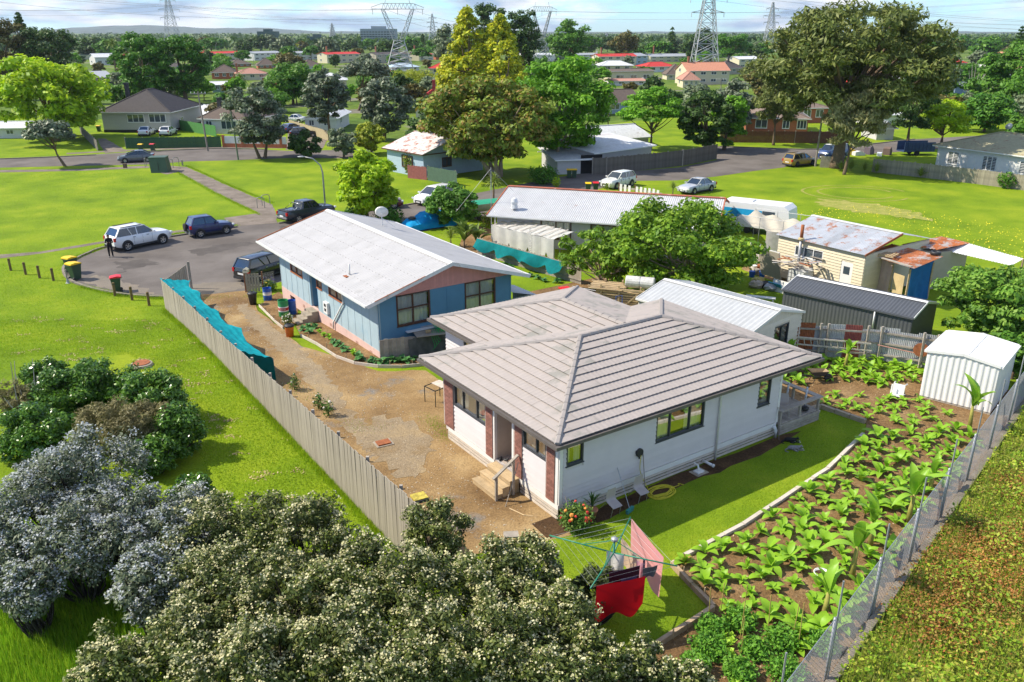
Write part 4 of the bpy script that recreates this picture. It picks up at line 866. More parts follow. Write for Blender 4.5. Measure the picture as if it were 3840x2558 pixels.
for k in(Vector((0,0,0)),up):MB().beam(k,d+k,.035,.07).build('side_rail',TIMBER_PALE,ld)
for i in range(1,11):q=d*(i/11);MB().beam(q,q+up,.03,.03).build('rung',TIMBER_PALE,ld)
p=W(21.8,2.35,.95);q=W(23.4,.2,.62);tag(MB().tube([(0,0,0),q-p],.025,6).build('pipe',mat('red_white_pipe',(0.5,.25,.2)),None,loc=p),'thin reddish pipe leaning on the corrugated fence rails','pipe')
board_gate('side_gate','grey iron-clad gate at the garage corner beside the rusty fence',W(19.15,5.2),W(18.75,6.3),1.5,IRO[0],bw=.3,post=True)
# ================================================================ TIMBER EDGE OF THE PLOT
SLP=mat('sleeper',(0.40,0.29,0.18),rough=0.9,var=0.25,scale=4,bump=.3,island=.12);SLB=mat('concrete_block_edge',(0.36,.29,.2),rough=.95,var=.2,scale=4)
plank_edge('garden_edging','row of tan concrete blocks edging the upper garden beside the deck',None,SLB,h=.2,t=.16,seg=.62,stakes=False,world=[W(14.2,.62),W(14.97,.55),W(15.25,-1.5)])
plank_edge('garden_edging','long pale timber edging between the shaded lawn and the leafy garden',None,TIMBER_PALE,h=.13,t=.14,seg=1.1,stakes=False,world=[W(14.2,-2.1),W(10.5,-3.06),W(4.9,-3.8),W(1.95,-3.95),W(1.33,-4.06)])
plank_edge('garden_edging','timber sleepers forming the corner of the garden near the clothesline',None,SLP,h=.2,t=.12,seg=1.4,stakes=True,world=[W(1.33,-4.06),W(.83,-6.24),W(-1.6,-6.42),W(-3.2,-6.5)])
# ================================================================ CHAIN-LINK BOUNDARY
def cl(l):return W(l,-10.05+.255*l)
CLF=thing('wire_fence','tall galvanised chain-link fence with steel posts between garden and rough verge','fence',cl(-5));o=CLF.location
GALP=mat('galvanised_post',(0.33,.34,.36),rough=.45,metal=.3,var=.15)
ls=[-5.3,-2.1,1.09,4.3,7.5,10.7,13.9,17.1,20.3,23.5,26.7]
for l in ls:
 p=cl(l)-o;MB().tube([(p.x,p.y,-.1),(p.x,p.y,2.0)],.038,8).build('post',GALP,CLF,smooth=True)
 MB().beam((p.x+.08,p.y+.05,0),(p.x+.08,p.y+.05,3.05),.035,.035).build('extension_post',GALP,CLF)
for a,b in zip(ls,ls[1:]):p,q=cl(a)-o,cl(b)-o;chainlink(MB(),p,q,.03,1.95,sp=.14,r=.0048).build('mesh',WIRE,CLF);MB().tube([p+Vector((0,0,1.96)),q+Vector((0,0,1.96))],.012,4).build('top_wire',GALP,CLF)
kb=MB();k0,k1=W(-5.3,-11.55),W(26.7,-3.38)
for i in range(16):a,b=k0 .lerp(k1,i/16),k0 .lerp(k1,(i+1)/16);MB().beam(a-o+Vector((0,0,.05)),b-o+Vector((0,0,.05)),.22,.12).build('concrete_kerb',KERB,CLF)
# ================================================================ PLANTS
LEAFG=leafmat('broad_leaf',[(0.10,0.25,0.012),(0.19,0.36,0.02),(0.28,0.43,0.03)],trans=.3,rough=.45,spread=.12)
LEAFB=leafmat('banana_leaf',[(0.16,0.36,0.03),(0.27,0.42,0.04)],trans=.35,rough=.4,spread=.1)
TARO=leafmat('taro_leaf',[(0.045,0.14,0.04),(0.08,0.20,0.055)],trans=.2,rough=.45,spread=.12)
def leafblade(L,Wd,m,name='leaf',bend=.35,fold=.12,n=5,tipw=0.05,heart=False):
 P=[]
 for i in range(n+1):
  t=i/n;w=Wd*(math.sin(PI*min(1,t*.93+.05))**.8)*(1 if not heart else(1.15-.3*t));z=L*(math.sin(t*1.2)*.55-bend*t*t);x=L*t
  if i==0:w=Wd*.12
  if i==n:w=Wd*tipw
  P.append([(x,-w,z+fold*w*2),(x,0,z),(x,w,z+fold*w*2)])
 return MB().grid(P).mesh(name,m,True)
TOB=[leafblade(.5,.13,LEAFG,bend=.5),leafblade(.42,.12,LEAFG,bend=.75),leafblade(.46,.11,LEAFG,bend=.2)]
def rosette(name,label,group,p,s,k,meshes,tilt=(10,55),cat='plant',stem=None):
 t=thing(name,label,cat,p,random.uniform(0,6.28),group)
 for i in range(k):
  q=i/k;a=i*2.4+random.uniform(-.25,.25);up=R(random.uniform(*tilt))*(0.35+.9*q);ss=s*(1.05-.35*q)*random.uniform(.85,1.15)
  inst('leaf',random.choice(meshes),t,(0,0,s*(.02+.16*q)),(0,-up,a),(ss,ss,ss))
 if stem:MB().tube([(0,0,-.02),(0,0,s*.3)],.018*s,5).build('stem',LEAFG,t)
 return t
def inside(p,poly):
 c=False
 for(x0,y0),(x1,y1)in zip(poly,poly[1:]+poly[:1]):
  if(y0>p[1])!=(y1>p[1])and p[0]<(x1-x0)*(p[1]-y0)/(y1-y0)+x0:c=not c
 return c
def scatter(poly,d,avoid=(),seed=1,tries=6000):
 rnd=random.Random(seed);xs=[p[0]for p in poly];ys=[p[1]for p in poly];out=[]
 for _ in range(tries):
  p=(rnd.uniform(min(xs),max(xs)),rnd.uniform(min(ys),max(ys)))
  if inside(p,poly)and all((p[0]-q[0])**2+(p[1]-q[1])**2>d*d for q in out)and all((p[0]-q[0])**2+(p[1]-q[1])**2>q[2]**2 for q in avoid):out.append(p)
 return out
bananas=[(5.4,-7.6,2.5),(7.4,-6.9,1.9),(9.7,-6.8,2.3),(3.2,-8.2,1.7),(18.3,-4.3,2.3),(19.9,2.7,1.7),(12.2,-6.1,1.6),(17.9,4.6,1.5)]
av=[(b[0],b[1],.3)for b in bananas]
bedA=[(1.6,-4.2),(5,-4.1),(10.5,-3.4),(14.0,-2.5),(16.2,-3.0),(18.2,-4.4),(17.6,-5.1),(7.5,-7.65),(1.6,-9.2),(1.0,-7.4),(1.2,-6.4)]
for p in scatter(bedA,.56,av,3):
 sz=random.uniform(.62,1.25);up_=-3.0+(p[0]-10)*.25 if p[0]>10 else-3.9;lo_=-10.05+.255*p[0];f=(p[1]-lo_)/max(.5,up_-lo_)
 row='against the timber lawn edging' if f>.72 else('close to the wire fence' if f<.3 else 'in the middle of the bed')
 seg=['near the bamboo stakes','near the clothesline corner','opposite the big window','opposite the downpipe and cats','below the white shed'][min(4,int(max(0,p[0])/3.6))]
 size='large' if sz>1.05 else('small' if sz<.85 else 'mid-sized')
 rosette('tobacco_plant',size+' broad-leaved plant '+row+', '+seg,'leafy plants of the main bed',W(*p),sz,random.choice((7,8,9)),TOB)
bedB=[(15.6,.2),(15.7,-1.6),(17,-3),(19,-3.6),(19.2,-1.6),(18.0,-.4),(17.2,.9),(15.6,1.4)]
for p in scatter(bedB,.62,av,5):rosette('tobacco_plant','small young leafy plant spaced out on bare soil below the white shed','young plants on the bare soil',W(*p),random.uniform(.6,.95),7,TOB,tilt=(5,35))
bedC=[(17.0,3.4),(18.6,1.6),(19.6,.2),(21.4,-.2),(23.0,.1),(21.9,2.3),(19.0,5.1),(17.3,5.6),(15.6,4.2),(16.2,2.6)]
for p in scatter(bedC,.56,av,8):
 sz=random.uniform(.85,1.2);dd=(p[0]-18.7)*.74+(p[1]-5.8)*.67
 rosette('tobacco_plant',('large' if sz>1.02 else 'smaller')+' broad-leaved plant in the far bed, '+('right under the corrugated fence' if dd>-.9 else 'on the side facing the deck')+(', garage end' if p[0]<18.2 else(', middle' if p[0]<20.2 else ', white shed end')),'leafy plants of the far bed',W(*p),sz,8,TOB)
BST=mat('banana_stem',(0.30,.28,.06),rough=.7,var=.3,scale=4)
BL=[leafblade(1.35,.2,LEAFB,bend=.55,n=8,fold=.18),leafblade(1.15,.17,LEAFB,bend=.15,n=8,fold=.3),leafblade(1.0,.13,LEAFB,bend=.9,n=8,fold=.1)]
blab=['tallest banana plant by the wire fence behind the white pot','banana plant with folded upright leaf in the middle of the leafy bed','banana plant with one very tall upright leaf beside the wire fence','short banana plant leaning by the wire fence near the bamboo stakes','banana plant with torn leaves in front of the white shed','yellow-stemmed young banana plant before the corrugated fence','young banana plant half hidden among the upper leafy plants','small banana plant near the garage gate']
for(l,m,h),lb in zip(bananas,blab):
 t=thing('banana_plant',lb,'banana plant',W(l,m),random.uniform(0,6),'banana plants along the wire fence');MB().tube([(0,0,-.05),(.03,0,h*.25),(0.05,.03,h*.48)],[.1,.08,.05],8).build('stem',BST,t,smooth=True)
 for i in range(7):s=h/2.3*random.uniform(.75,1.1);inst('leaf',BL[i%3],t,(.05,.03,h*.45),(0,-R([62,40,15,78,30,5,50][i]),i*2.3+random.uniform(-.3,.3)),(s,s,s))
FERN=leafmat('fern_leaf',[(0.05,0.15,0.012),(0.10,.25,.02),(0.16,.33,.03)],trans=.25,spread=.15)
def herb(name,label,p,r,h,m,n,leaf,group=None,cat='bush',flat=.8):
 t=thing(name,label,cat,p,0,group);q=RNG.normal(size=(n,3));q/=np.linalg.norm(q,axis=1)[:,None];q*=(RNG.random(n)**.4)[:,None];q*=(1+.28*np.sin(5*q[:,0]+3*q[:,1]+r*40)*np.cos(4*q[:,2]-6*q[:,1]))[:,None]*1.08;q[:,0]*=r;q[:,1]*=r;q[:,2]=(q[:,2]*.5+.5)*h
 o=bpy.data.objects.new('foliage',leaf_mesh('foliage',q,leaf,m,up=.4));COL.objects.link(o);o.parent=t
 mb=MB()
 for i in range(4):a=i*1.6;mb.tube([(0,0,-.02),(r*.5*math.cos(a),r*.5*math.sin(a),h*.7)],.012,4)
 mb.build('stems',BARK,t);return t
tp=[(.05,-6.85),(.9,-7.1),(-.55,-7.35),(.35,-8.1),(-.6,-8.4),(1.25,-8.3),(-1.4,-7.6),(-1.0,-9.4),(.4,-9.1),(2.0,-9.0)]
for i,(l,m)in enumerate(tp):herb('vegetable_bush','feathery dark green vegetable bush in the near corner bed',W(l,m),.36+.06*(i%3),.48,FERN,1300,.055,'feathery bushes of the near bed')
BAM=mat('bamboo',(0.36,.30,.08),rough=.6,var=.2)
for i,(l,m)in enumerate([(.35,-6.5),(.75,-6.55),(1.2,-7.0),(.5,-7.5),(1.35,-7.75),(.1,-7.9),(1.7,-8.3),(1.55,-8.6)]):
 tag(MB().tube([(0,0,0),(random.uniform(-.05,.05),random.uniform(-.04,.04),random.uniform(1.15,1.5))],.014,5).build('garden_stake',BAM,None,loc=W(l,m)),'thin bamboo stake standing among the feathery bushes of the near bed','stake','bamboo stakes of the near bed')
LETT=leafmat('lettuce_leaf',[(0.25,.45,.03),(.35,.5,.05)],trans=.3,spread=.1);LT=[leafblade(.16,.07,LETT,bend=.4,n=3),leafblade(.14,.075,LETT,bend=.1,n=3)]
for i in range(22):
 s=i/21;rosette('lettuce','lime green lettuce in the row along the near bed','row of lettuces in the near bed',W(.55-2.4*s+random.uniform(-.1,.1),-7.0-2.6*s+random.uniform(-.15,.15)),random.uniform(.9,1.3),7,LT,tilt=(10,60),cat='lettuce')
TA=[leafblade(.34,.15,TARO,bend=.8,n=4,heart=True),leafblade(.3,.13,TARO,bend=1.1,n=4,heart=True)];LG2=[leafblade(.3,.1,LEAFG,bend=.4),leafblade(.26,.1,LEAFG,bend=.7)]
bedD=[(1136,1240),(1155,1232),(1180,1232),(1200,1250),(1215,1262),(1160,1250),(1235,1275),(1250,1290),(1270,1298),(1285,1310),(1300,1318),(1325,1335),(1345,1345),(1355,1352),(1385,1365),(1400,1360),(1430,1365),(1450,1362),(1470,1358),(1490,1360),(1510,1355),(1530,1362),(1555,1350),(1585,1362)]
for i,(x,y)in enumerate(bedD):
 wh=['beside the stairs','left of the downpipe','right of the downpipe','towards the house corner','round the house corner'][min(4,i*5//24)]
 light=i in(3,4,6,11)or(i==23);rosette('taro_plant','light green leafy plant among taro along the blue house' if light else 'dark green taro plant in the blue house bed, '+wh,'light plants by the blue house' if light else 'taro plants by the blue house',at(x,y),random.uniform(.8,1.15),8,LG2 if light else TA,tilt=(25,70))
def flowers(t,r,h,k,m,size=.05,name='blossom',zlo=.4):
 mb=MB()
 for i in range(k):
  a=random.uniform(0,6.28);e=random.uniform(-.1,1);q=Vector((r*math.cos(a)*math.sqrt(1-e*e*.8),r*math.sin(a)*math.sqrt(1-e*e*.8),h*(zlo+(1-zlo)*max(0,e))));mb.ball(q,size*random.uniform(.7,1.2),6,4,.15)
 return mb.build(name,m,t)
ROSEL=leafmat('rose_leaf',[(0.03,.09,.012),(.07,.16,.02),(.15,.2,.035)],trans=.2)
rb=herb('rose_bush','rose bush full of red and orange blooms at the near corner of the grey house',W(.15,-.75),.52,.95,ROSEL,2600,.045,cat='rose bush');flowers(rb,.5,.95,13,mat('bloom_red',(0.62,.05,.045)),.06);flowers(rb,.52,.9,8,mat('bloom_orange',(.75,.30,.06)),.065)
wr=herb('rose_bush','small bush of white roses beside the concrete stairs',at(1080,1218),.3,.7,ROSEL,900,.04,cat='rose bush');flowers(wr,.3,.7,16,mat('bloom_white',(.75,.72,.62)),.05)
for i,(x,y)in enumerate([(1150,1500-55),(1180,1530),(1210,1560)][:0]):pass
hb=herb('flower_bush','clump of lavender and yellow flowers behind the board gate',at(1010,1090),.5,.7,ROSEL,1200,.05,cat='flower bush');flowers(hb,.5,.7,14,mat('bloom_yellow',(.65,.5,.05)),.04);flowers(hb,.45,.95,16,mat('bloom_purple',(.12,.07,.32)),.035)
for i,(x,y)in enumerate([(1187,1552),(1222,1580),(1095,1480)]):
 q=herb('rose_bush',['low white rose against the drive side of the paling fence','white rose with two blooms just nearer along the paling fence','thin rose shoot by the end of the teal shade cloth'][i],at(x,y)+Vector((0,.5,0)),.25,.75,ROSEL,260,.05,cat='rose bush');flowers(q,.22,.75,4,mat('bloom_white',(.75,.72,.62)),.055)
TERRA=mat('terracotta',(.42,.17,.09),rough=.85,var=.12)
pp=thing('pot_plant','spiky plant in a terracotta pot next to the rose bush','pot plant',W(1.05,-.52));MB().lathe([(.13,0),(.19,.3),(.21,.3),(.21,.35),(.17,.35)],14).build('pot',TERRA,pp,smooth=True)
SP=leafblade(.5,.025,leafmat('spiky_leaf',[(.04,.1,.02),(.09,.17,.035)],trans=.2),bend=.35,n=4)
for i in range(22):inst('leaf',SP,pp,(0,0,.34+.01*i),(0,-R(random.uniform(15,75)),i*2.4),(1,1,1))
wp=thing('plant_pot','white plastic pot of soil standing among the garden plants','pot',at(3078,2178));MB().lathe([(.17,0),(.23,.28),(.25,.3),(.22,.3),(.21,.24),(.0,.24)],18).build('pot',WHITE_P,wp,smooth=True);MB().lathe([(.2,.245),(.0,.26)],14).build('soil',DARKSOIL,wp)
rosette('cordyline','pinkish-leaved plant at the corner of the timber edging by the clothesline',None,W(1.75,-4.2),.9,10,[leafblade(.4,.06,leafmat('pink_leaf',[(.35,.1,.06),(.3,.3,.05)],trans=.3),bend=.4)],tilt=(10,60))
# ================================================================ THINGS ALONG THE SHADED WALL
SEATG=mat('chair_shell_grey',(.42,.37,.34),rough=.6,var=.1);CHROME=mat('chair_chrome',(.55,.54,.52),rough=.3,metal=.7)
def shell_chair(label,p,rz,tip=0.0,sm=SEATG):
 t=thing('stacking_chair',label,'chair',p,rz,'plastic shell chairs')
 P=[]
 for i in range(9):
  s=i/8;y,z=(.42*(1-s/.5)-.2,.45+.02*math.cos(s*6))if s<.5 else(-.2-.12*(s-.5)/.5,.45+.42*(s-.5)/.5)
  w=.21 if s<.9 else.17;P.append([(-w,y,z+.02),(-w*.5,y,z),(0,y-.005,z-.008),(w*.5,y,z),(w,y,z+.02)])
 MB().grid(P).build('seat_shell',sm,t,smooth=True)
 for sx in(-1,1):
  MB().tube([(.17*sx,-.15,.44),(.2*sx,-.28,0)],.012,6).build('leg',CHROME,t);MB().tube([(.17*sx,.18,.44),(.2*sx,.27,0)],.012,6).build('leg',CHROME,t)
 MB().tube([(-.18,.0,.43),(.18,0,.43)],.01,5).build('stretcher',CHROME,t)
 if tip:t.rotation_euler=(tip,0,rz)
 return t
shell_chair('grey shell chair leaning back against the wall, nearer the rose bush',W(1.78,-.62,.03),YAW+R(180),R(-22));shell_chair('grey shell chair leaning back against the wall beside the yellow hose',W(3.15,-.5,.03),YAW+R(180),R(-22))
HOSE=mat('yellow_hose',(.60,.53,.03),rough=.45)
hb_=MB();pts=[]
for i in range(150):a=i*.42;r=.38+.14*math.sin(i*.37);pts.append((r*1.35*math.cos(a)+.12*math.sin(i*.05),r*.8*math.sin(a),.03+.10*(i%17)/17*(i/150)+.02*math.sin(i)))
pts+=[(.9+.03*i,.1*math.sin(i*.8),.02)for i in range(6)];hb_.tube(spline(pts,2),.014,5);tag(hb_.build('garden_hose',HOSE,None,smooth=True,loc=W(4.15,-.68),rotz=YAW),'coiled yellow garden hose heaped on the soil under the wall','hose')
def pole(name,label,a,b,r,m,cat='tool',head=None,hm=None,taper=None):
 a,b=Vector(a),Vector(b);t=thing(name,label,cat,b);MB().tube([(0,0,0),a-b],r,6).build('handle',m,t)
 if head:head(t,(a-b).normalized())
 return t
WOOD=mat('broom_wood',(.20,.17,.14),rough=.6)
def bhead(t,d):MB().box(-.2,.2,-.05,.05,-.0,.05).xf(Matrix.Rotation(YAW+.3,4,'Z')).build('head',mat('broom_teal',(.03,.22,.2)),t);MB().box(-.19,.19,-.045,.045,-.1,.0).xf(Matrix.Rotation(YAW+.3,4,'Z')).build('bristles',mat('bristle',(.05,.2,.18),var=.3),t)
pole('push_broom','push broom with teal head leaning between the two shell chairs',W(2.55,-.05,1.25),W(2.35,-1.0,.11),.014,mat('steel_tube',(.35,.36,.38),rough=.4),head=bhead)
def spade(t,d):MB().ball((0,0,.1),(.09,.02,.14),8,6).build('blade',STEEL,t)
pole('garden_tool','long dark garden fork handle leaning on the wall behind the hose',W(3.75,-.05,1.45),W(3.5,-.55,.02),.015,WOOD)
pole('garden_tool','thin dark rod leaning on the wall beside the deck corner',W(11.15,-.06,1.3),W(11.0,-.4,.01),.014,WOOD)
pole('garden_tool','thin dark rod standing in the rose bush at the house corner',W(.08,-.25,1.05),W(-.15,-1.15,.0),.013,WOOD)
hr_=thing('hose_reel','round black hose holder on the shaded grey wall','hose reel',W(3.55,-.06,1.55),YAW);MB().lathe([(.13,-.05),(.16,-.05),(.16,.05),(.13,.05)],14).xf(Matrix.Rotation(R(90),4,'X')).build('reel',BLK,hr_,smooth=True);MB().beam((0,0,.0),(0,-.02,-.25),.05,.03).build('bracket',BLK,hr_)
MB().tube(spline([(.05,-.05,-.1),(.0,-.08,-.6),(.12,-.1,-1.0),(.3,-.3,-1.5)],5),.013,5).build('hose_tail',HOSE,hr_,smooth=True)
gt=thing('gully_trap','white plastic drain gully on a concrete pad under the wall','drain',W(6.35,-.4),YAW);MB().box(-.3,.3,-.25,.2,0,.035).build('pad',CSTEP,gt);MB().box(-.17,.17,-.14,.1,.036,.09).build('surround',PVC,gt);MB().tube([(0,.25,.3),(0,.05,.28),(0,-.02,.1)],.035,8).build('pipe',PVC,gt)
vp=thing('vent_outlet','white drain outlet pipe poking from the base slats','pipe',W(6.95,-.15,.16),YAW);MB().tube([(0,.1,0),(.05,-.35,-.02)],.055,10).build('pipe',PVC,vp,smooth=True);MB().tube([(.05,-.35,-.02),(.057,-.41,-.024)],.07,10).build('collar',PVC,vp,smooth=True)
pole('walking_stick','pale stick leaning against the front step handrail',W(-.15,2.15,1.3),W(-1.0,1.72,.0),.016,TIMBER_W,cat='stick')
tag(MB().tube([(0,0,.02),(.5,-.45,.03),(.8,-.5,.02)],.02,5).build('stick',TIMBER,None,loc=W(-.95,1.55)),'pale stick lying on the dirt beside the front steps','stick')
shoe=[leafblade(.1,.1,BLK)]
for i in range(7):
 mb=MB();mb.ball((0,0,.045),(.045,.13,.045),8,6);mb.ball((0,-.07,.08),(.035,.05,.05),7,5);tag(mb.build('shoe',[BLK,mat('brown_leather',(.16,.09,.05))][i%3==2],None,smooth=True,loc=W(.12+.13*(i%3),3.7-.16*i,.60),rotz=random.uniform(1,3)),'shoe in the jumble at the front doorway of the grey house','shoe','shoes in the front doorway')
# ================================================================ DECK THINGS, GARDEN THINGS
sc2=shell_chair('grey shell chair with upright legs standing on the side deck',W(12.1,.35,.52),YAW+2.4)
bt=thing('tarp_bundle','bright blue tarpaulin bundle at the back of the side deck','tarpaulin',W(11.95,1.1,.52),YAW);TARPC=clothmat('cyan_tarp',(.02,.38,.62),.15)
P=[[Vector(((.36+.05*math.sin(j*2.2+i))*(1-.25*i/5)*math.cos(j*PI/6),(.34+.05*math.cos(j*3+i))*(1-.25*i/5)*math.sin(j*PI/6),.95*i/5))for j in range(13)]for i in range(6)];mb=MB();mb.grid(P);mb.quad(*P[-1][:12]);mb.build('sheet',TARPC,bt,smooth=False)
TUBP=mat('spotted_tube',(.6,.6,.62),rough=.4,var=.5,scale=14)
for i,(l,m,lb)in enumerate([(13.1,1.0,'white speckled tube standing on the deck near the tarpaulin'),(13.35,.25,'white speckled tube standing on the deck by the outer rail')]):tag(MB().tube([(0,0,0),(.03,0,1.0)],.045,8).build('tube',TUBP,None,smooth=True,loc=W(l,m,.52)),lb,'tube')
tag(MB().lathe([(.02,0),(.13,.05),(.17,.13),(.17,.17),(.06,.24)],14).build('wheel_bin',BLK,None,smooth=True,loc=W(13.2,.1,.52)),'small round black tub on the deck boards','tub')
wbw=thing('wheelbarrow','old wheelbarrow with rusty tray parked beyond the deck','wheelbarrow',at(3066,1432),R(8));TRAY=mat('barrow_tray',(.30,.22,.13),rough=.7,var=.25,scale=4);TRD=mat('barrow_under',(.06,.055,.05),rough=.7)
P=[[(-.5,-.26,.62),(.42,-.2,.58),(.42,.2,.58),(-.5,.26,.62)],[(-.28,-.17,.38),(.22,-.14,.36),(.22,.14,.36),(-.28,.17,.38)]]
mb=MB();V=P[0]+P[1];mb.add(V,[(0,1,5,4),(1,2,6,5),(2,3,7,6),(3,0,4,7),(4,5,6,7)]);mb.build('tray',TRAY,wbw);mb=MB();mb.add([(x*1.02,y*1.03,z-.012)for x,y,z in V],[(4,5,1,0),(5,6,2,1),(6,7,3,2),(7,4,0,3),(7,6,5,4)]);mb.build('tray_underside',TRD,wbw)
for s in(-1,1):MB().tube([(-.95,.28*s,.55),(-.3,.2*s,.36),(.5,.06*s,.2)],.018,6).build('handle',STEEL,wbw);MB().tube([(-.2,.18*s,.36),(-.35,.2*s,0)],.016,6).build('leg',STEEL,wbw)
wl_=MB().lathe([(.12,-.04),(.19,-.045),(.2,0),(.19,.045),(.12,.04)],16).xf(Matrix.Translation((.5,0,.2))@Matrix.Rotation(R(90),4,'X')).build('wheel',BLK,wbw,smooth=True);MB().lathe([(.0,-.03),(.12,-.03),(.12,.03),(.0,.03)],14,cap=False).xf(Matrix.Translation((.5,0,.2))@Matrix.Rotation(R(90),4,'X')).build('hub',CHROME,wl_)
pc=thing('plastic_chair','white plastic garden chair tipped on its back by the white shed','chair',W(19.2,-.55),YAW+R(20));PLW=mat('white_plastic',(.76,.76,.74),rough=.4)
ch=MB()
M_=Matrix.Translation((0,0,.28))@Matrix.Rotation(R(-78),4,'Y')@Matrix.Translation((0,0,-.2))
MB().box(-.25,.25,-.25,.25,.40,.43).xf(M_).build('seat',PLW,pc);MB().box(-.27,-.23,-.25,.25,.43,.85).xf(M_).build('backrest',PLW,pc)
for x,y in((-.22,-.22),(-.22,.22),(.22,-.22),(.22,.22)):MB().beam((x*1.15,y*1.15,0),(x,y,.4),.05,.05).xf(M_).build('leg',PLW,pc)
for y in(-.26,.26):MB().box(-.25,.22,y-.025,y+.025,.62,.65).xf(M_).build('armrest',PLW,pc)
def cat(label,p,rz,m,m2):
 t=thing('cat',label,'cat',p,rz);b=MB()
 def ring(c,ry,rzz,n=10):return[Vector(c)+Vector((0,ry*math.cos(2*PI*k/n),rzz*math.sin(2*PI*k/n)))for k in range(n)]
 secs=[((-.27,0,.07),.02,.02),((-.24,0,.085),.07,.065),((-.14,0,.10),.095,.095),((0,0,.10),.09,.09),((.11,0,.105),.085,.09),((.18,-.01,.13),.06,.065),((.215,-.015,.165),.05,.05),((.25,-.02,.18),.055,.052),((.285,-.025,.175),.045,.042),((.315,-.025,.162),.022,.02)]
 P=[ring(c,a,h)+[ring(c,a,h)[0]]for c,a,h in secs];b.grid(P)
 for y in(-.05,.05):b.tube([(.12,y,.04),(.24,y*1.3,.025),(.34,y*1.2,.025)],[.032,.024,.022],6)
 b.tube([(-.05,-.09,.05),(.06,-.15,.03),(.12,-.16,.025)],[.045,.03,.022],6)
 b.tube(spline([(-.25,0,.05),(-.36,-.06,.03),(-.38,-.18,.025),(-.28,-.25,.02)],3),np.linspace(.03,.014,10),6)
 for y in(-.04,.01):b.prism([(.245,y,.22),(.255,y+.03,.22),(.25,y+.015,.265)],(.012,0,0))
 bo=b.build('body',m,t,smooth=True);mb=MB()
 for y in(-.06,.06):mb.ball((.35,y,.026),(.035,.026,.022),6,4)
 mb.ball((.305,-.025,.16),(.02,.022,.016),6,4);mb.ball((.14,-.005,.06),(.05,.07,.045),7,5);mb.build('white_markings',m2,t,smooth=True)
 e=MB();e.ball((.298,-.045,.187),.008,5,4);e.ball((.298,-.004,.187),.008,5,4);e.build('eyes',mat('cat_eye',(.3,.28,.05),rough=.2),t);return t
FURW=mat('fur_white',(.62,.6,.57),rough=.9)
cat('black cat with white paws lying on the shaded grass by the wall',at(2965,1657),R(-8),mat('fur_black',(.012,.012,.013),rough=.8),FURW);cat('grey tabby cat lying on the shaded grass, nearer the garden',at(2978,1687),R(-3),mat('fur_grey',(.22,.21,.21),rough=.9,var=.5,scale=18),FURW)
# ================================================================ ROTARY CLOTHESLINE
HUBZ=1.95;hub=at(2302,2073,HUBZ);CLT=thing('clothesline','green rotary clothesline with four arms on the lawn','clothesline',(hub.x,hub.y,0));GRP=mat('clothesline_green',(.02,.20,.12),rough=.4,var=.15)
o=CLT.location;MB().tube([(0,0,-.1),(0,0,2.38)],.028,10).build('pole',GRP,CLT,smooth=True);MB().lathe([(.03,2.32),(.1,2.36),(.1,2.42),(.04,2.46)],10).build('hub',GALP,CLT)
ends=[at(2061,2008,2.02),at(2364,1940,2.02),at(2540,2123,2.02),at(2214,2207,2.02)];E4=[e-o for e in ends]
for e in E4:
 st=Vector((0,0,HUBZ));a_=MB().tube([st,e],.02,8).build('arm',GRP,CLT,smooth=True);MB().tube([(0,0,2.36),st.lerp(e,.48)],.012,6).build('stay',GRP,CLT)
for f in(.38,.52,.66,.8,.97):
 for a,b in zip(E4,E4[1:]+E4[:1]):s0=Vector((0,0,HUBZ));MB().tube([s0 .lerp(a,f),s0 .lerp(b,f)],.0035,3).build('line',WIRE,CLT)
def hang(name,label,ax,ay,bx,by,drop,m,fold=.05,z=2.0,cat='laundry',nseg=20,wob=3.2,drop2=None,hem=.06,push=(0,0)):
 a,b=at(ax,ay,z),at(bx,by,z);d=b-a;n=Vector((-d.y,d.x,0)).normalized();drop2=drop2 or drop;P=[]
 for i in range(nseg+1):
  t=i/nseg;row=[]
  for j in range(9):
   q=j/8;dr=(drop+(drop2-drop)*t)*q+hem*math.sin(t*9+1)*q*q;w=fold*math.sin(t*nseg/wob+q*.8)*(.25+q);row.append(d*t+n*(w+push[0]*q*q)+d.normalized()*(push[1]*q*q)+Vector((0,0,-dr-.03*math.sin(PI*t))))
  P.append(row)
 return tag(MB().grid(P).build(name,m,None,smooth=True,loc=a),label,cat)
hang('bedsheet','red sheet hanging lowest on the near side of the clothesline',2237,2196,2420,2160,1.15,clothmat('red_cloth',(.52,.006,.012),.25),fold=.06,drop2=1.0,hem=.14)
hang('quilt','pale pink quilt hanging on the right side of the clothesline',2368,1944,2490,2090,1.25,clothmat('pink_cloth',(.80,.36,.36),.4,.05),fold=.05,drop2=1.35,wob=5)
hang('bedsheet','beige sheet hanging behind the clothesline pole',2330,2015,2398,2085,.85,clothmat('beige_cloth',(.58,.44,.32),.35),fold=.06)
hang('shirt','white shirt hanging left of the clothesline pole',2275,2066,2340,2120-40,.72,clothmat('white_cloth',(.72,.70,.68),.35),fold=.07,drop2=.55)
hang('towel','dark maroon towel hanging behind the red sheet',2285,2142,2400,2120,.62,clothmat('maroon_cloth',(.045,.012,.022),.1),fold=.03)
hang('shorts','charcoal shorts pegged beside the pink quilt',2412,2130,2466,2118,.42,clothmat('charcoal_cloth',(.07,.07,.08),.15),fold=.03,drop2=.2)
hang('sock','dark sock hanging on an inner line beside the pink quilt',2412,2090,2420,2100,.45,clothmat('navy_cloth',(.02,.015,.04),.1),fold=.01)
hang('shirt','small pink shirt hanging on an inner line of the clothesline',2388,2100,2412,2110,.6,clothmat('rose_cloth',(.72,.35,.40),.3),fold=.03)
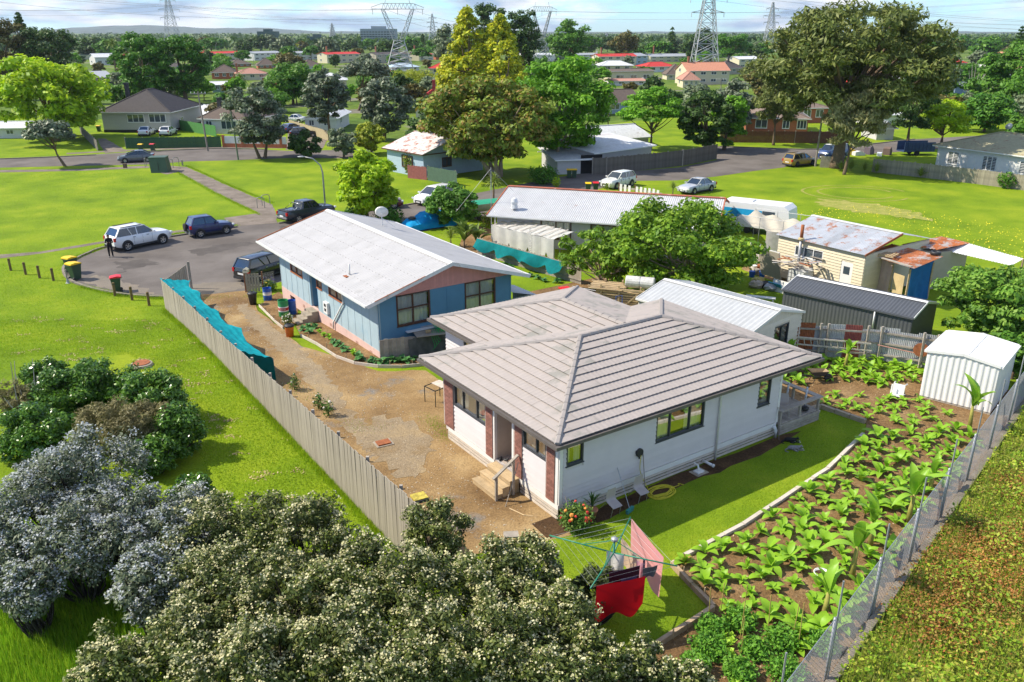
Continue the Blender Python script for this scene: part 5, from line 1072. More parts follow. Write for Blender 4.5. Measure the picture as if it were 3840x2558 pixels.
hang('shorts','navy striped shorts on an inner line behind the red sheet',2330,2170,2390,2155,.3,clothmat('stripe_cloth',(.05,.05,.12),.15,.5),fold=.03)
# ================================================================ HOUSE BUILDER FOR THE NEIGHBOURHOOD
def roofmat(name,col,pitch=7.0,bump=.5,stain=None,amt=.3,axis='Z',var=.14):
 if name in _M:return _M[name]
 m=mat(name,col,rough=.85,var=var,scale=2.5,stain=stain,stain_amt=amt if stain else 0,stain_scale=1.3,spec=.2);N=m.node_tree.nodes;K=m.node_tree.links
 t=N.new('ShaderNodeTexCoord');w=N.new('ShaderNodeTexWave');w.wave_type='BANDS';w.bands_direction=axis;w.wave_profile='SAW';w.inputs['Scale'].default_value=pitch;w.inputs['Distortion'].default_value=.3;K.new(t.outputs['Object'],w.inputs[0])
 b=N.new('ShaderNodeBump');b.inputs['Strength'].default_value=bump;b.inputs['Distance'].default_value=.08;K.new(w.outputs[1],b.inputs['Height']);K.new(b.outputs[0],N['Principled BSDF'].inputs['Normal']);return m
R_BROWN=roofmat('brown_tile',(.15,.115,.095));R_RED=roofmat('red_iron_roof',(.50,.05,.045),bump=.2);R_GREY=roofmat('grey_iron_roof',(.33,.35,.38),bump=.2);R_WHITE=roofmat('white_iron_roof',(.60,.61,.62),bump=.15,stain=(.42,.40,.38),amt=.3)
R_GREEN=roofmat('green_roof',(.12,.17,.11));R_SALM=roofmat('salmon_tile',(.60,.27,.17));R_MOSS=roofmat('mossy_tile',(.36,.335,.21),stain=(.25,.14,.09),amt=.3,pitch=9);R_PINK=roofmat('faded_pink_roof',(.46,.24,.18),stain=(.3,.14,.09),amt=.3)
R_CHAR=roofmat('char_tile',(.10,.088,.085),pitch=8);R_BLUE=roofmat('pale_blue_roof',(.40,.50,.58),bump=.15);R_RUSTW=roofmat('brown_weathered_tile',(.21,.155,.125),stain=(.27,.24,.19),amt=.35)
W_CREAM=mat('wall_cream',(.60,.54,.38),rough=.8,var=.07);W_WHITE=mat('wall_white',(.66,.65,.63),rough=.75,var=.06);W_GREY=mat('wall_palegrey',(.52,.50,.50),rough=.75,var=.05);W_BRICK=mat('wall_brick',(.40,.13,.065),rough=.9,var=.2,scale=5);W_BLUE=mat('wall_paleblue',(.36,.46,.54),rough=.8,var=.08);W_GRN=mat('wall_green',(.25,.36,.27),rough=.8,var=.08);W_SKY=mat('wall_skyblue',(.10,.33,.48),rough=.8,var=.06);W_BEIGE=mat('wall_beige',(.42,.37,.29),rough=.8,var=.06)
FRM=mat('white_window_frame',(.74,.74,.72),rough=.5,var=.03);GLZ=glassmat('house_glass',(.055,.075,.095))
def house(label,A,B,depth,h,rise,roof,wm,rm,wins=(),over=.45,chim=None,name='house',base=None,sidew=True,frame=None,cat='house',ridge=None,group=None,storeys=1,gutters=True,door=None):
 A,B=Vector(A),Vector(B);d=B-A;L=Vector((d.x,d.y,0)).length;t=thing(name,label,cat,A,math.atan2(d.y,d.x),group);frame=frame or FRM
 o=over;ez=h;D=depth
 wl_=MB();wl_.box(0,L,0,D,-.1,h)
 if roof in('gx','gy'):
  if roof=='gx':
   for x in(0,L):wl_.add([(x,0,h),(x,D,h),(x,D/2,h+rise*.97)],[(0,1,2)])
  else:
   for y in(0,D):wl_.add([(0,y,h),(L,y,h),(L/2,y,h+rise*.97)],[(0,1,2)])
 wl_.build('wall',wm,t)
 C=[(-o,-o),(L+o,-o),(L+o,D+o),(-o,D+o)];rz_2=h+rise;rb=MB();k=lambda p,z:(p[0],p[1],z);ze=h-.02
 if roof=='hip':
  if L>=D:r0,r1=(D/2,D/2),(L-D/2,D/2)
  else:r0,r1=(L/2,L/2),(L/2,D-L/2)
  if ridge:r0,r1=ridge
  f=([C[0],C[1],r1,r0],[C[1],C[2],r1],[C[2],C[3],r0,r1],[C[3],C[0],r0])if L>=D else([C[0],C[1],r0],[C[1],C[2],r1,r0],[C[2],C[3],r1],[C[3],C[0],r0,r1])
  for q in f:rb.quad(*[k(p,ze if p in C else rz_2)for p in q])
  hips=[(k(C[0],ze),k(r0,rz_2)),(k(r0,rz_2),k(r1,rz_2)),(k(C[2],ze),k(r1,rz_2))]+([(k(C[1],ze),k(r1,rz_2)),(k(C[3],ze),k(r0,rz_2))]if L>=D else[(k(C[1],ze),k(r0,rz_2)),(k(C[3],ze),k(r1,rz_2))])
 elif roof=='gx':
  r0,r1=(-o,D/2),(L+o,D/2);rb.quad(k(C[0],ze),k(C[1],ze),k(r1,rz_2),k(r0,rz_2));rb.quad(k(C[2],ze),k(C[3],ze),k(r0,rz_2),k(r1,rz_2));hips=[(k(r0,rz_2),k(r1,rz_2))]
 elif roof=='gy':
  r0,r1=(L/2,-o),(L/2,D+o);rb.quad(k(C[3],ze),k(C[0],ze),k(r0,rz_2),k(r1,rz_2));rb.quad(k(C[1],ze),k(C[2],ze),k(r1,rz_2),k(r0,rz_2));hips=[(k(r0,rz_2),k(r1,rz_2))]
 else:
  rb.quad(k(C[0],ze),k(C[1],ze),k(C[2],rz_2),k(C[3],rz_2));hips=[]
  wl2=MB();wl2 .prism([(0,0.01,h),(0,D,h),(0,D,h+rise*.95)],(L,0,0));wl2 .build('wall',wm,t)
 ro=rb.build('roof',rm,t);sm=ro.modifiers.new('thick','SOLIDIFY');sm.thickness=.08;sm.offset=-1
 for a,b in hips:MB().beam(Vector(a)+Vector((0,0,.03)),Vector(b)+Vector((0,0,.03)),.24,.09).build('ridge',rm,ro)
 if gutters:
  for a,b in zip(C[:3],C[1:]):MB().beam(k(a,ze-.07),k(b,ze-.07),.12,.12).build('gutter',frame,t)
 F=Face((0,-.05,0),(1,0,0),(0,-1,0))
 zk=min(1,(h-.3)/max([.1]+[q[3]for q in wins]))
 for w_ in wins:u0,u1,z0,z1=w_[:4];z0*=zk;z1*=zk;ml=w_[4]if len(w_)>4 else 1;window(F,t,u0*L,u1*L,z0,z1,frame,mull=[u0*L+(u1-u0)*L*(i+1)/(ml+1)for i in range(ml)],pane=GLZ,cur=False,fw=.09)
 if sidew:
  for S_,ln in((Face((-.05,D,0),(0,-1,0),(-1,0,0)),D),(Face((L+.05,0,0),(0,1,0),(1,0,0)),D)):
   for s in range(storeys):z=1.0+s*2.7;window(S_,t,ln*.3,ln*.3+1.4,z,z+1.1,frame,mull=(ln*.3+.7,),pane=GLZ,cur=False,fw=.09)
 if door:mb=MB();mb.box(door*L,door*L+.9,-.07,.0,.05,2.05);mb.build('door',frame,t)
 if base:mb=MB();mb.box(-.03,L+.03,-.03,D+.03,-.1,base[0]);mb.build('base',base[1],t)
 if chim:x,y,zt,cm=chim;mb=MB();mb.box(x*L-.3,x*L+.3,y*D-.3,y*D+.3,h*.5,zt);mb.box(x*L-.36,x*L+.36,y*D-.36,y*D+.36,zt-.2,zt-.05);mb.build('chimney',cm,t)
 return t
HB=[]
def prj(x,y,z):a=y*C_P-(z-CAM_H)*S_P;u=y*S_P+(z-CAM_H)*C_P;return CX+FOC*x/a,CY-FOC*u/a
def phouse(label,x0,y0,x1,y1,depth,ye,yr,roof,wm,rm,**kw):
 """front wall from ground pixel (x0,y0) to (x1,y1); eave row ye, ridge row yr"""
 A,B=at(x0,y0),at(x1,y1);h=hz(x0,y0,ye);mid=(A+B)/2;back=Vector((-(B-A).y,(B-A).x,0)).normalized()*min(depth/2,6)
 q=mid+back;dy=FOC*C_P+(CY-yr)*S_P;dz=-FOC*S_P+(CY-yr)*C_P;zr=CAM_H+dz*q.y/dy-A.z
 HB.append((x0-4,x1+4,min(ye,yr),max(y0,y1),min(A.y,B.y)));return house(label,A,B,depth,h,max(.5,zr-h),roof,wm,rm,**kw)
R0,R1=at(1908,698,3.3),at(2720,744,3.3);E0=at(1829,807,1.95);ax=(R1-R0);LL=ax.length;ax.normalize();pn=Vector((ax.y,-ax.x,0));hw=(R0-E0).dot(-pn)
if hw<0:pn=-pn;hw=(R0-E0).dot(-pn)
O3=R0+pn*hw;O3 .z=-.55;ang3=math.atan2(ax.y,ax.x)
NH=thing('iron_roof_house','white house with rust-edged corrugated iron roof beyond the blue house','house',O3,ang3)
CORR=mat('corrugated_white',(.50,.50,.50),rough=.55,var=.08,scale=1.5,stain=(.33,.20,.15),stain_amt=.14,stain_scale=.9,island=.03);Wd=2*hw
corrugated(NH,(0,0,2.5),(LL,0,2.5),(LL,hw,3.85),(0,hw,3.85),CORR,pitch=.15,amp=.02);corrugated(NH,(LL,Wd,2.5),(0,Wd,2.5),(0,hw,3.85),(LL,hw,3.85),CORR,pitch=.3,amp=.02)
MB().beam((0,hw,3.88),(LL,hw,3.88),.4,.06).build('ridge_cap',mat('red_rust_cap',(.36,.11,.06),rough=.85,var=.3,scale=3,stain=(.6,.55,.5),stain_amt=.2),NH)
for x in(-.03,LL+.03):
 for y0 in(0,Wd):MB().beam((x,y0,2.48),(x,hw,3.83),.06,.16).build('barge_board',mat('orange_barge',(.45,.12,.05),rough=.8,var=.25),NH)
MB().beam((0,-.06,2.45),(LL,-.06,2.45),.1,.1).build('gutter',FASCIA,NH)
NF=Face((.6,.75,0),(1,0,0),(0,-1,0));nh=[(3.6,6.1,.8,2.25),(7.6,9.6,.3,2.2),(11.5,13.5,.8,2.2)]
backing(NF,NH,0,LL-1.2,0,2.48,nh,W_GREY);mb=MB();mb.box(.6,.72,.85,Wd-.75,0,2.48);mb.box(LL-.72,LL-.6,.85,Wd-.75,0,2.48);mb.add([(.62,.85,2.48),(.62,Wd-.75,2.48),(.62,hw,3.65)],[(0,1,2)]);mb.add([(LL-.62,.85,2.48),(LL-.62,Wd-.75,2.48),(LL-.62,hw,3.65)],[(0,1,2)]);mb.build('end_wall',W_WHITE,NH)
for q in nh:window(NF,NH,*q,WINBR,mull=((q[0]+q[1])/2,),trans=((q[2]+q[3])/2,),fw=.09,cm=CURT2,fullcur=True)
MB().quad((.0,.0,2.44),(LL,0,2.44),(LL,.85,2.44),(0,.85,2.44)).build('soffit',FASCIA,NH)
MB().lathe([(.3,0),(.26,.3),(.3,.5),(.22,.75),(.05,.85)],10).xf(Matrix.Translation((1.9,1.2,2.95))).build('wrapped_flue',mat('plastic_wrap',(.62,.62,.63),rough=.3,var=.2,scale=6),NH)
MB().tube([(.35,.4,2.45),(.45,.7,2.7),(.45,.7,.1)],.045,7).build('downpipe',WHITE_P,NH)
mst=MB();p0=Vector((-.4,2.2,0));mst.tube([p0,p0+Vector((0,0,5.9))],.03,6);mst.tube([p0+Vector((0,0,5.8)),p0+Vector((-2.6,-1.2,2.4))],.012,4);mst.tube([p0+Vector((0,0,5.8)),p0+Vector((1.6,1,3.9))],.012,4)
tag(mst.build('antenna_mast',GALP,None,loc=O3,rotz=ang3),'thin stayed antenna mast at the near end of the rust-edged roof','mast')
WRAP=clothmat('white_wrap',(.72,.70,.66),.35,.1)
a,b=at(1845,926),at(2075,985);d=(b-a);L=d.length;d.normalize();nb_=Vector((-d.y,d.x,0));TH=thing('plastic_shelter','low shelter of timber covered with white building wrap beside the white house','shelter',a)
def sagz(i,j,s):return s*math.sin(i*1.3+j*.9)+s*.6*math.sin(i*.5-j*1.7)
P=[[d*(L*i/20)+nb_*(2.2*j/6)+Vector((0,0,1.75+.12*j/6*2+sagz(i,j,.03)))for j in range(7)]for i in range(21)];MB().grid(P).build('cover',WRAP,TH,smooth=True)
P=[[d*(L*i/30)+nb_*(-.05+.05*math.sin(i*1.1))+Vector((0,0,(.25 if i%9 else.7)+(1.5 if i%9 else 1.05)*j/5))for j in range(6)]for i in range(31)];MB().grid(P).build('front_sheet',WRAP,TH,smooth=True)
P=[[nb_*(2.2*i/8)+d*(.03*math.sin(i*2))+Vector((0,0,.1+1.7*j/4))for j in range(5)]for i in range(9)];MB().grid(P).build('end_sheet',WRAP,TH,smooth=True)
for i in range(6):
 for j in(0,1):q=d*(L*i/5)+nb_*(2.1*j+.05);MB().box(q.x-.04,q.x+.04,q.y-.04,q.y+.04,0,1.75).build('post',TIMBER_W,TH)
for i in range(9):q=d*(L*(i+.3)/9);MB().beam(q+Vector((0,0,1.83)),q+nb_*2.2+Vector((0,0,2.07)),.07,.03).build('batten',TIMBER_PALE,TH)
tm=text_mesh('CONSTRUCTION',.34,mat('grey_print',(.35,.35,.36)));q=d*(L*.66)-nb_*.14+Vector((0,0,.98));to=inst('lettering',tm,TH,q,(0,0,0));to.rotation_euler=(Matrix((Vector((0,0,1)),-d,-nb_)).transposed()).to_euler()
a,b=at(1790,952),at(2180,1068);d=b-a;d.z=0;L=d.length;d.normalize();nn=Vector((d.y,-d.x,0));BF=thing('paling_fence','low paling fence hung with teal cloth behind the blue house yard','fence',a);me2=MB().box(-.072,.072,-.01,.01,0,1).mesh('paling',PALE);an=math.atan2(d.y,d.x)
for i in range(int(L/.152)):p=d*(i*.152+.07);inst('paling',me2,BF,(p.x,p.y,-.05),(0,0,an),(1,1,1.35+random.uniform(-.05,.05)))
for z in(.3,1.1):MB().beam(nn*.04+Vector((0,0,z)),nn*.04+d*L+Vector((0,0,z)),.05,.08).build('rail',TIMBER_W,BF)
P=[[d*(L*.01+L*.85*i/40)+nn*(.08+.9*(1-j/6)*(.55+.35*math.sin(i*.55)))+Vector((0,0,.62+.18*math.sin(i*.8)*(1-j/6)+.62*j/6))for j in range(7)]for i in range(41)]
tag(MB().grid(P).build('shade_cloth',clothmat('shade_cloth_rear',(0.004,0.19,0.20),.3,.2),None,smooth=True,loc=a),'teal shade cloth slung along the fence behind the blue house','shade cloth')
for i in range(12):p=a+d*(1+9.5*i/12)+nn*(1.2+random.uniform(-.3,.5));p.z=gz(p.y);rosette('taro_plant','dark leafy plant growing below the teal cloth behind the blue house','leafy plants below the rear teal cloth',p,1.1,8,TA,tilt=(25,70))
q=WBl(8.15,.1);sh=thing('lean_to','small ribbed iron lean-to against the right side of the blue house','shed',q,YAW);ribbed_wall(Face((0,0,0),(1,0,0),(0,-1,0)),sh,0,1.6,-.1,1.7,GAL,.2,.02);ribbed_wall(Face((1.6,0,0),(0,1,0),(1,0,0)),sh,0,2.2,-.1,1.6,GAL,.2,.02);corrugated(sh,(1.75,-.1,1.62),(1.75,2.3,1.62),(0,2.3,2.1),(0,-.1,2.1),GAL,pitch=.2,amp=.015)
for i,(x,y)in enumerate([(.35,-.5),(.95,-.45),(.65,-.85),(1.35,-.6)]):tag(MB().lathe([(.2,0),(.22,.3),(.21,.5),(.0,.52)],12).build('pot',mat('steel_blue_pot',(.14,.2,.3),rough=.35,metal=.5),None,smooth=True,loc=q+UL*x+UM*y,rotz=0),'dark metal pot in the cluster by the lean-to','pot','metal pots by the lean-to')
a,b=at(2145,1130),at(2290,1160);gt2=thing('steel_gate','silver tube gate standing in the yard behind the grey roof','gate',a);d=b-a
for z in(.1,.55,1.0):MB().tube([(0,0,z),d+Vector((0,0,z))],.02,6).build('rail',GALP,gt2)
for t in(0,.5,1):MB().tube([d*t+Vector((0,0,0)),d*t+Vector((0,0,1.02))],.02,6).build('upright',GALP,gt2)
a=at(2230,1165);TS=thing('timber_rack','rack of stacked timber and firewood behind the grey house','woodpile',a,R(-18))
for i in range(9):
 for j in range(2):MB().box(0+.05*random.random(),2.6+.1*random.random(),.5*j,.5*j+.3,.15*i+.02,.15*i+.12).build('timber',TIMBER,TS)
for x in(0.3,1.4,2.7,3.9):
 for y in(-.08,1.1):MB().box(x,x+.1,y,y+.1,-.3,1.75).build('post',TIMBER,TS)
for i in range(12):MB().box(-.4+random.uniform(-.1,.1),1.7+random.uniform(-.2,.2),-.2+.12*i,-.2+.12*i+.1,1.45+.04*(i%3),1.5+.04*(i%3)).build('plank',TIMBER,TS)
MB().beam((1.5,-.1,.2),(2.6,-.1,1.3),.07,.07).build('brace',TIMBER,TS);MB().beam((2.8,-.1,1.3),(3.9,-.1,.4),.07,.07).build('brace',TIMBER,TS);MB().beam((1.4,-.08,1.5),(4.0,-.08,1.5),.08,.1).build('rail',TIMBER,TS);MB().beam((1.4,1.15,1.5),(4.0,1.15,1.5),.08,.1).build('rail',TIMBER,TS)
wt=a+Vector((2.75*math.cos(R(-18)),2.75*math.sin(R(-18))+.4,0));tk=thing('water_tank','weathered white cylindrical tank lying on the timber rack','tank',Vector((wt.x,wt.y,1.6+.33+a.z)),R(-18));MB().lathe([(.0,-.85),(.34,-.85),(.36,-.8),(.36,.8),(.34,.85),(.0,.85)],16).xf(Matrix.Rotation(R(90),4,'Y')).build('shell',mat('tank_white',(.55,.54,.52),var=.25,scale=4),tk);MB().lathe([(.365,-.03),(.375,0),(.365,.03)],16).xf(Matrix.Rotation(R(90),4,'Y')).build('band',GALP,tk)
def bin240(label,p,rz,lid,m=None,s=1.0):
 t=thing('wheelie_bin',label,'wheelie bin',p,rz,'wheelie bins');m=m or mat('bin_green',(.035,.075,.04),rough=.5,var=.1);t.scale=(s,s,s)
 mb=MB();lo=[(-.2,-.22,.06),(.2,-.22,.06),(.2,.2,.06),(-.2,.2,.06)];hi=[(-.28,-.3,.96),(.28,-.3,.96),(.28,.32,.96),(-.28,.32,.96)];mb.add(lo+hi,[(0,3,2,1),(4,5,6,7),(0,1,5,4),(1,2,6,5),(2,3,7,6),(3,0,4,7)]);mb.build('body',m,t);MB().box(-.3,.3,-.32,.34,.92,.97).build('rim',m,t)
 mb=MB();mb.prism([(-.31,-.35,.972),(-.31,.38,.972),(-.31,.36,1.05),(-.31,.1,1.09),(-.31,-.3,1.03)],(.62,0,0));mb.build('lid',lid,t)
 for x in(-.25,.22):MB().lathe([(.0,0),(.1,0),(.1,.05),(.0,.05)],12).xf(Matrix.Translation((x-.01,.26,.1))@Matrix.Rotation(R(90),4,'Y')).build('wheel',BLK,t)
 MB().tube([(-.22,.4,.93),(.22,.4,.93)],.015,6).build('handle',m,t);return t
LIDR=mat('lid_red',(.62,.02,.03),rough=.4);LIDY=mat('lid_yellow',(.82,.52,.01),rough=.4)
bin240('red-lidded wheelie bin in the yard by the timber rack',at(2118,1140),.4,LIDR)
tag(MB().lathe([(.28,0),(.29,.85),(.27,.87)],16).build('drum',mat('navy_drum',(.02,.02,.06)),None,smooth=True,loc=at(2165,1140)),'dark navy drum next to the red-lidded bin in the yard','drum')
st=thing('sack_truck','blue steel sack truck standing under the timber rack','hand truck',at(2322,1180),.3);SB=mat('truck_blue',(.02,.1,.4),rough=.4)
for x in(-.2,.2):MB().tube([(x,0,.05),(x,.15,1.15)],.018,6).build('upright',SB,st)
for z in(.3,.7,1.13):MB().tube([(-.2,.02+.13*z,z),(.2,.02+.13*z,z)],.015,6).build('rung',SB,st)
MB().box(-.2,.2,-.2,.02,.02,.04).build('plate',SB,st)
wbn=thing('bench','white bench on the grass behind the garage','bench',at(2850,1140),R(-20));MB().box(-.9,.9,-.2,.2,.42,.48).build('seat',PLW,wbn)
for x in(-.75,.75):MB().box(x-.04,x+.04,-.18,.18,0,.42).build('leg',PLW,wbn)
CG=W(31.55,9.75);CG.z=-.35;CT=thing('cottage','cream weatherboard cottage with patched rusty iron roof','house',CG,YAW);CRY=mat('cream_weatherboard',(.66,.58,.42),rough=.75,var=.08,island=.05);PATCH=mat('patched_iron',(.40,.42,.45),rough=.55,var=.12,scale=1.5,stain=(.34,.15,.08),stain_amt=.42,stain_scale=1.6,island=.14)
eo,rr_,wv=-.25,3.55,2.9
corrugated(CT,(eo,-.1,wv),(eo,6.75,wv),(rr_,6.75,wv+.85),(rr_,-.1,wv+.85),PATCH,pitch=.15,amp=.016,sheet_w=.7);corrugated(CT,(7.4,6.75,wv),(7.4,-.1,wv),(rr_,-.1,wv+.85),(rr_,6.75,wv+.85),PATCH,pitch=.3,amp=.016)
MB().beam((rr_,-.1,wv+.88),(rr_,6.75,wv+.88),.3,.05).build('ridge_cap',IRON_W,CT);MB().beam((eo,-.12,wv-.02),(rr_,-.12,wv+.83),.05,.14).build('barge_board',RUST,CT)
CFc=Face((0,0,0),(0,1,0),(-1,0,0));ch_=[(3.0,5.2,1.75,2.45),(.75,1.6,.2,2.15)];backing(CFc,CT,0,6.6,0,wv,ch_,CRY);weatherboards(CFc,CT,0,6.6,0,wv-.02,.19,CRY,ch_);CE=Face((0,0,0),(1,0,0),(0,-1,0));backing(CE,CT,.1,7.1,0,wv,[],CRY);weatherboards(CE,CT,0,7.1,0,wv-.02,.19,CRY);backing(Face((0,6.6,0),(1,0,0),(0,1,0)),CT,.1,7.1,0,wv,[],CRY)
window(CFc,CT,*ch_[0],FRM,mull=(3.75,4.5),pane=GLZ,cur=False);mb=MB();CFc.bx(mb,.76,1.59,.2,2.14,-.05,.01);dr=mb.build('door',WHITE_P,CT);mb=MB();CFc.bx(mb,.95,1.4,1.35,1.85,.011,.02);mb.build('pane',GLZ,dr)
fl=W(31.3,14.4);fl.z=-.3;fp=thing('flue','rusty steel flue pipe standing in front of the cottage wall','flue',fl);MB().tube([(0,0,0),(0,0,3.0)],.1,10).build('pipe',GALP,fp,smooth=True);MB().tube([(0,0,2.9),(0,0,3.9)],.11,10).build('rusty_pipe',RUST,fp,smooth=True);MB().lathe([(.12,2.85),(.2,2.9),(.2,3.0),(.12,3.05)],12).build('collar',mat('cream_collar',(.5,.4,.2)),fp)
RI=mat('rust_orange_iron',(.42,.135,.045),rough=.85,var=.35,scale=3,stain=(.42,.40,.38),stain_amt=.5,stain_scale=1.3,island=.16)
q4=[at(3240,950,2.1),at(3425,1008,2.1),at(3536,962,2.35),at(3343,914,2.35)];LT0=q4[1].copy();LT0 .z=gz(LT0 .y);LN=thing('lean_to','rust-roofed lean-to with blue tarpaulin wall beside the cottage','shed',LT0);r4=[q-LT0 for q in q4];corrugated(LN,r4[0],r4[1],r4[2],r4[3],RI,pitch=.15,amp=.018)
TB=clothmat('blue_tarp_wall',(.02,.14,.38),.2,.15);i0=r4[1].lerp(r4[3],.1);iR=r4[2].lerp(r4[0],.1);iL=r4[0].lerp(r4[2],.1)
def wallgrid(a,b,z1,name,mm,n=12,amp=.04):MB().grid([[Vector((a.x+(b.x-a.x)*i/n,a.y+(b.y-a.y)*i/n,.02+(z1-.02)*j/5))+Vector((amp*math.sin(i*1.7+j),amp*math.cos(i*1.3-j),0))for j in range(6)]for i in range(n+1)]).build(name,mm,LN,smooth=True)
wallgrid(i0,iR,r4[1].z-.05,'tarp_wall',TB);PKS=clothmat('pink_plastic',(.66,.48,.42),.3,.1);mL=i0 .lerp(iL,.42);wallgrid(mL,iL,r4[1].z-.1,'plastic_wall',PKS,amp=.08)
PLY=mat('plywood',(.52,.40,.22),var=.15);dd_=(mL-i0).normalized();mb=MB();mb.obox(Vector((i0 .x,i0 .y,.03))+dd_*.3,dd_*((mL-i0).length-.5),Vector((-dd_.y,dd_.x,0))*.03,(0,0,1.85));mb.build('plywood_door',PLY,LN)
for q in(i0,iR,iL,mL):MB().box(q.x-.05,q.x+.05,q.y-.05,q.y+.05,0,2.4).build('post',TIMBER,LN)
for(xa,ya,xb,yb,lb)in((3300,965,3420,1000,'grey plank lying along the near edge of the rust-red roof'),(3340,925,3450,938,'old board lying across the back of the rust-red roof')):p0,p1=at(xa,ya,2.27),at(xb,yb,2.27);tag(MB().beam((0,0,0),p1-p0,.2,.05).build('plank',TIMBER_W,None,loc=p0),lb,'plank')
pl=thing('pallet','wooden pallet lying on the rust-red lean-to roof','pallet',at(3330,958,2.3),YAW+.2)
for i in range(6):MB().box(-.5,.5,-.5+.18*i,-.4+.18*i,.1,.125).build('slat',TIMBER,pl)
for x in(-.48,0,.42):MB().box(x,x+.07,-.5,.5,0,.1).build('bearer',TIMBER,pl)
def tyre(label,p,rim=False,s=.33):t=thing('tyre',label,'tyre',p);MB().lathe([(s*.62,0),(s*.95,.02),(s,.08),(s,.14),(s*.95,.2),(s*.62,.22),(s*.6,.11),(s*.62,0)],18,cap=False).build('tread',BLK,t,smooth=True);return t
tyre('black tyre lying on the corner of the rust-red roof',at(3508,955,2.36));tag(MB().box(0,.32,0,.3,0,.35).build('jerrycan',PLW,None,loc=at(3270,940,2.25),rotz=YAW),'white plastic container on the edge of the rusty roof','container')
PLR=mat('white_pvc_roof',(.66,.66,.65),rough=.4,var=.1,scale=2,stain=(.25,.25,.25),stain_amt=.1,island=.08);PR=thing('shelter','open shelter with white corrugated plastic roof right of the cottage','shelter',at(3680,1010));q=PR.location
c4=[at(3522,934,1.9)-q,at(3790,996,1.9)-q,at(3838,970,2.35)-q,at(3604,905,2.35)-q];corrugated(PR,c4[0],c4[1],c4[2],c4[3],PLR,pitch=.2,amp=.025)
for p in c4:MB().box(p.x-.05,p.x+.05,p.y-.05,p.y+.05,-.05,p.z-.02).build('post',TIMBER,PR)
PS=thing('shelter','shed with streaked orange rust roof behind the cottage lean-to','shed',at(3520,975));q=PS.location;c5=[at(3376,917,2.15)-q,at(3512,936,2.15)-q,at(3636,911,2.4)-q,at(3528,886,2.4)-q];corrugated(PS,c5[0],c5[1],c5[2],c5[3],RI,pitch=.2,amp=.025)
mb=MB();mb.prism([(c.x,c.y,0)for c in c5],(0,0,2.5));mb.build('wall',W_BEIGE,PS)
ldr=thing('ladder','aluminium ladder leaning against the blue-tarp lean-to','ladder',at(3560,1050)+Vector((0,0,.3)),R(-30))
for x in(-.2,.2):MB().beam((x,-.9,-.3),(x,.1,2.2),.03,.06).build('side_rail',GALP,ldr)
for i in range(8):t=(i+.5)/8;MB().beam((-.2,-.9+t,-.3+2.5*t),(.2,-.9+t,-.3+2.5*t),.03,.03).build('rung',GALP,ldr)
ib=thing('water_container','white caged water container among junk by the cottage','container',W(30.1,13.0,-.25),YAW);MB().box(0,1.0,0,1.2,.15,1.1).build('bottle',mat('ibc_plastic',(.55,.56,.55),rough=.4,var=.08),ib)
for i in range(6):
 y=.24*i;MB().beam((-.02,y,.1),(-.02,y,1.12),.02,.02).build('cage_bar',GALP,ib)
for z in(.3,.6,.9,1.12):MB().beam((-.02,0,z),(-.02,1.2,z),.02,.02).build('cage_bar',GALP,ib)
mb=MB()
for i in range(26):x,y=random.uniform(-.3,1.6),random.uniform(-.5,2.2);a=random.uniform(-.5,.5);mb2=MB();mb2 .box(-.5,.5,-.08,.08,0,.02);mb2 .xf(Matrix.Translation((x,y,1.22+.025*i))@Matrix.Rotation(a+(1.57 if i%2 else 0),4,'Z'));o=mb2 .build('board',random.choice([TIMBER_W,IRON,RUST,TIMBER_PALE]),ib)
pr_=thing('window_frame_stack','old white paned frame leaning on the cottage left of the flue','frame',W(30.9,15.3,-.3),YAW+R(90))
for i in range(5):MB().box(.42*i,.42*i+.06,-.03,.03,0,2.0).xf(Matrix.Rotation(R(-14),4,'X')).build('upright',TIMBER_PALE,pr_)
for z in(0,.5,1.0,1.5,1.95):MB().box(0,1.74,-.025,.025,z,z+.06).xf(Matrix.Rotation(R(-14),4,'X')).build('crosspiece',WHITE_P,pr_)
MB().box(.05,1.7,.04,.05,.05,1.95).xf(Matrix.Rotation(R(-14),4,'X')).build('panel',W_BEIGE,pr_)
for i,(l,m,sz,mm,lb)in enumerate([(29.2,15.2,.45,BLK,'black rubbish bag in the junk left of the flue'),(29.0,14.6,.5,mat('silver_bag',(.35,.36,.38),rough=.3),'silver plastic bag on the junk heap by the cottage'),(29.5,16.1,.5,mat('yellow_junk',(.45,.38,.12),var=.5,scale=8),'yellowish heap of scraps beside the canvas awning'),(28.7,15.6,.5,mat('rubble',(.45,.38,.3),var=.4,scale=7),'pile of pale rubble on the cottage lawn edge'),(28.9,11.0,.4,BLK,'dark sack on the ground by the cottage door'),(28.6,10.2,.3,mat('grey_sack',(.15,.15,.16)),'grey sack beside the cottage step')]):
 mb=MB();mb.ball((0,0,sz*.4),(sz,sz*.8,sz*.55),12,8,.14);p=W(l,m);p.z=gz(p.y);tag(mb.build('rubbish_bag' if 'bag' in lb or 'sack' in lb else 'rubble_heap',mm,None,loc=p),lb,'rubbish')
p=W(29.3,14.3);p.z=gz(p.y);tag(MB().box(-.5,.5,-.02,.02,0,.7).xf(Matrix.Rotation(R(-35),4,'X')).build('panel',mat('cyan_panel',(.05,.35,.55)),None,loc=p,rotz=YAW+R(90)),'small bright blue panel leaning in the junk','panel')
p=W(29.0,12.0);p.z=gz(p.y);tag(MB().box(0,.05,0,2.6,0,.8).xf(Matrix.Rotation(R(12),4,'Y')).build('panel',WHITE_P,None,loc=p,rotz=YAW),'long white board standing before the water container','panel')
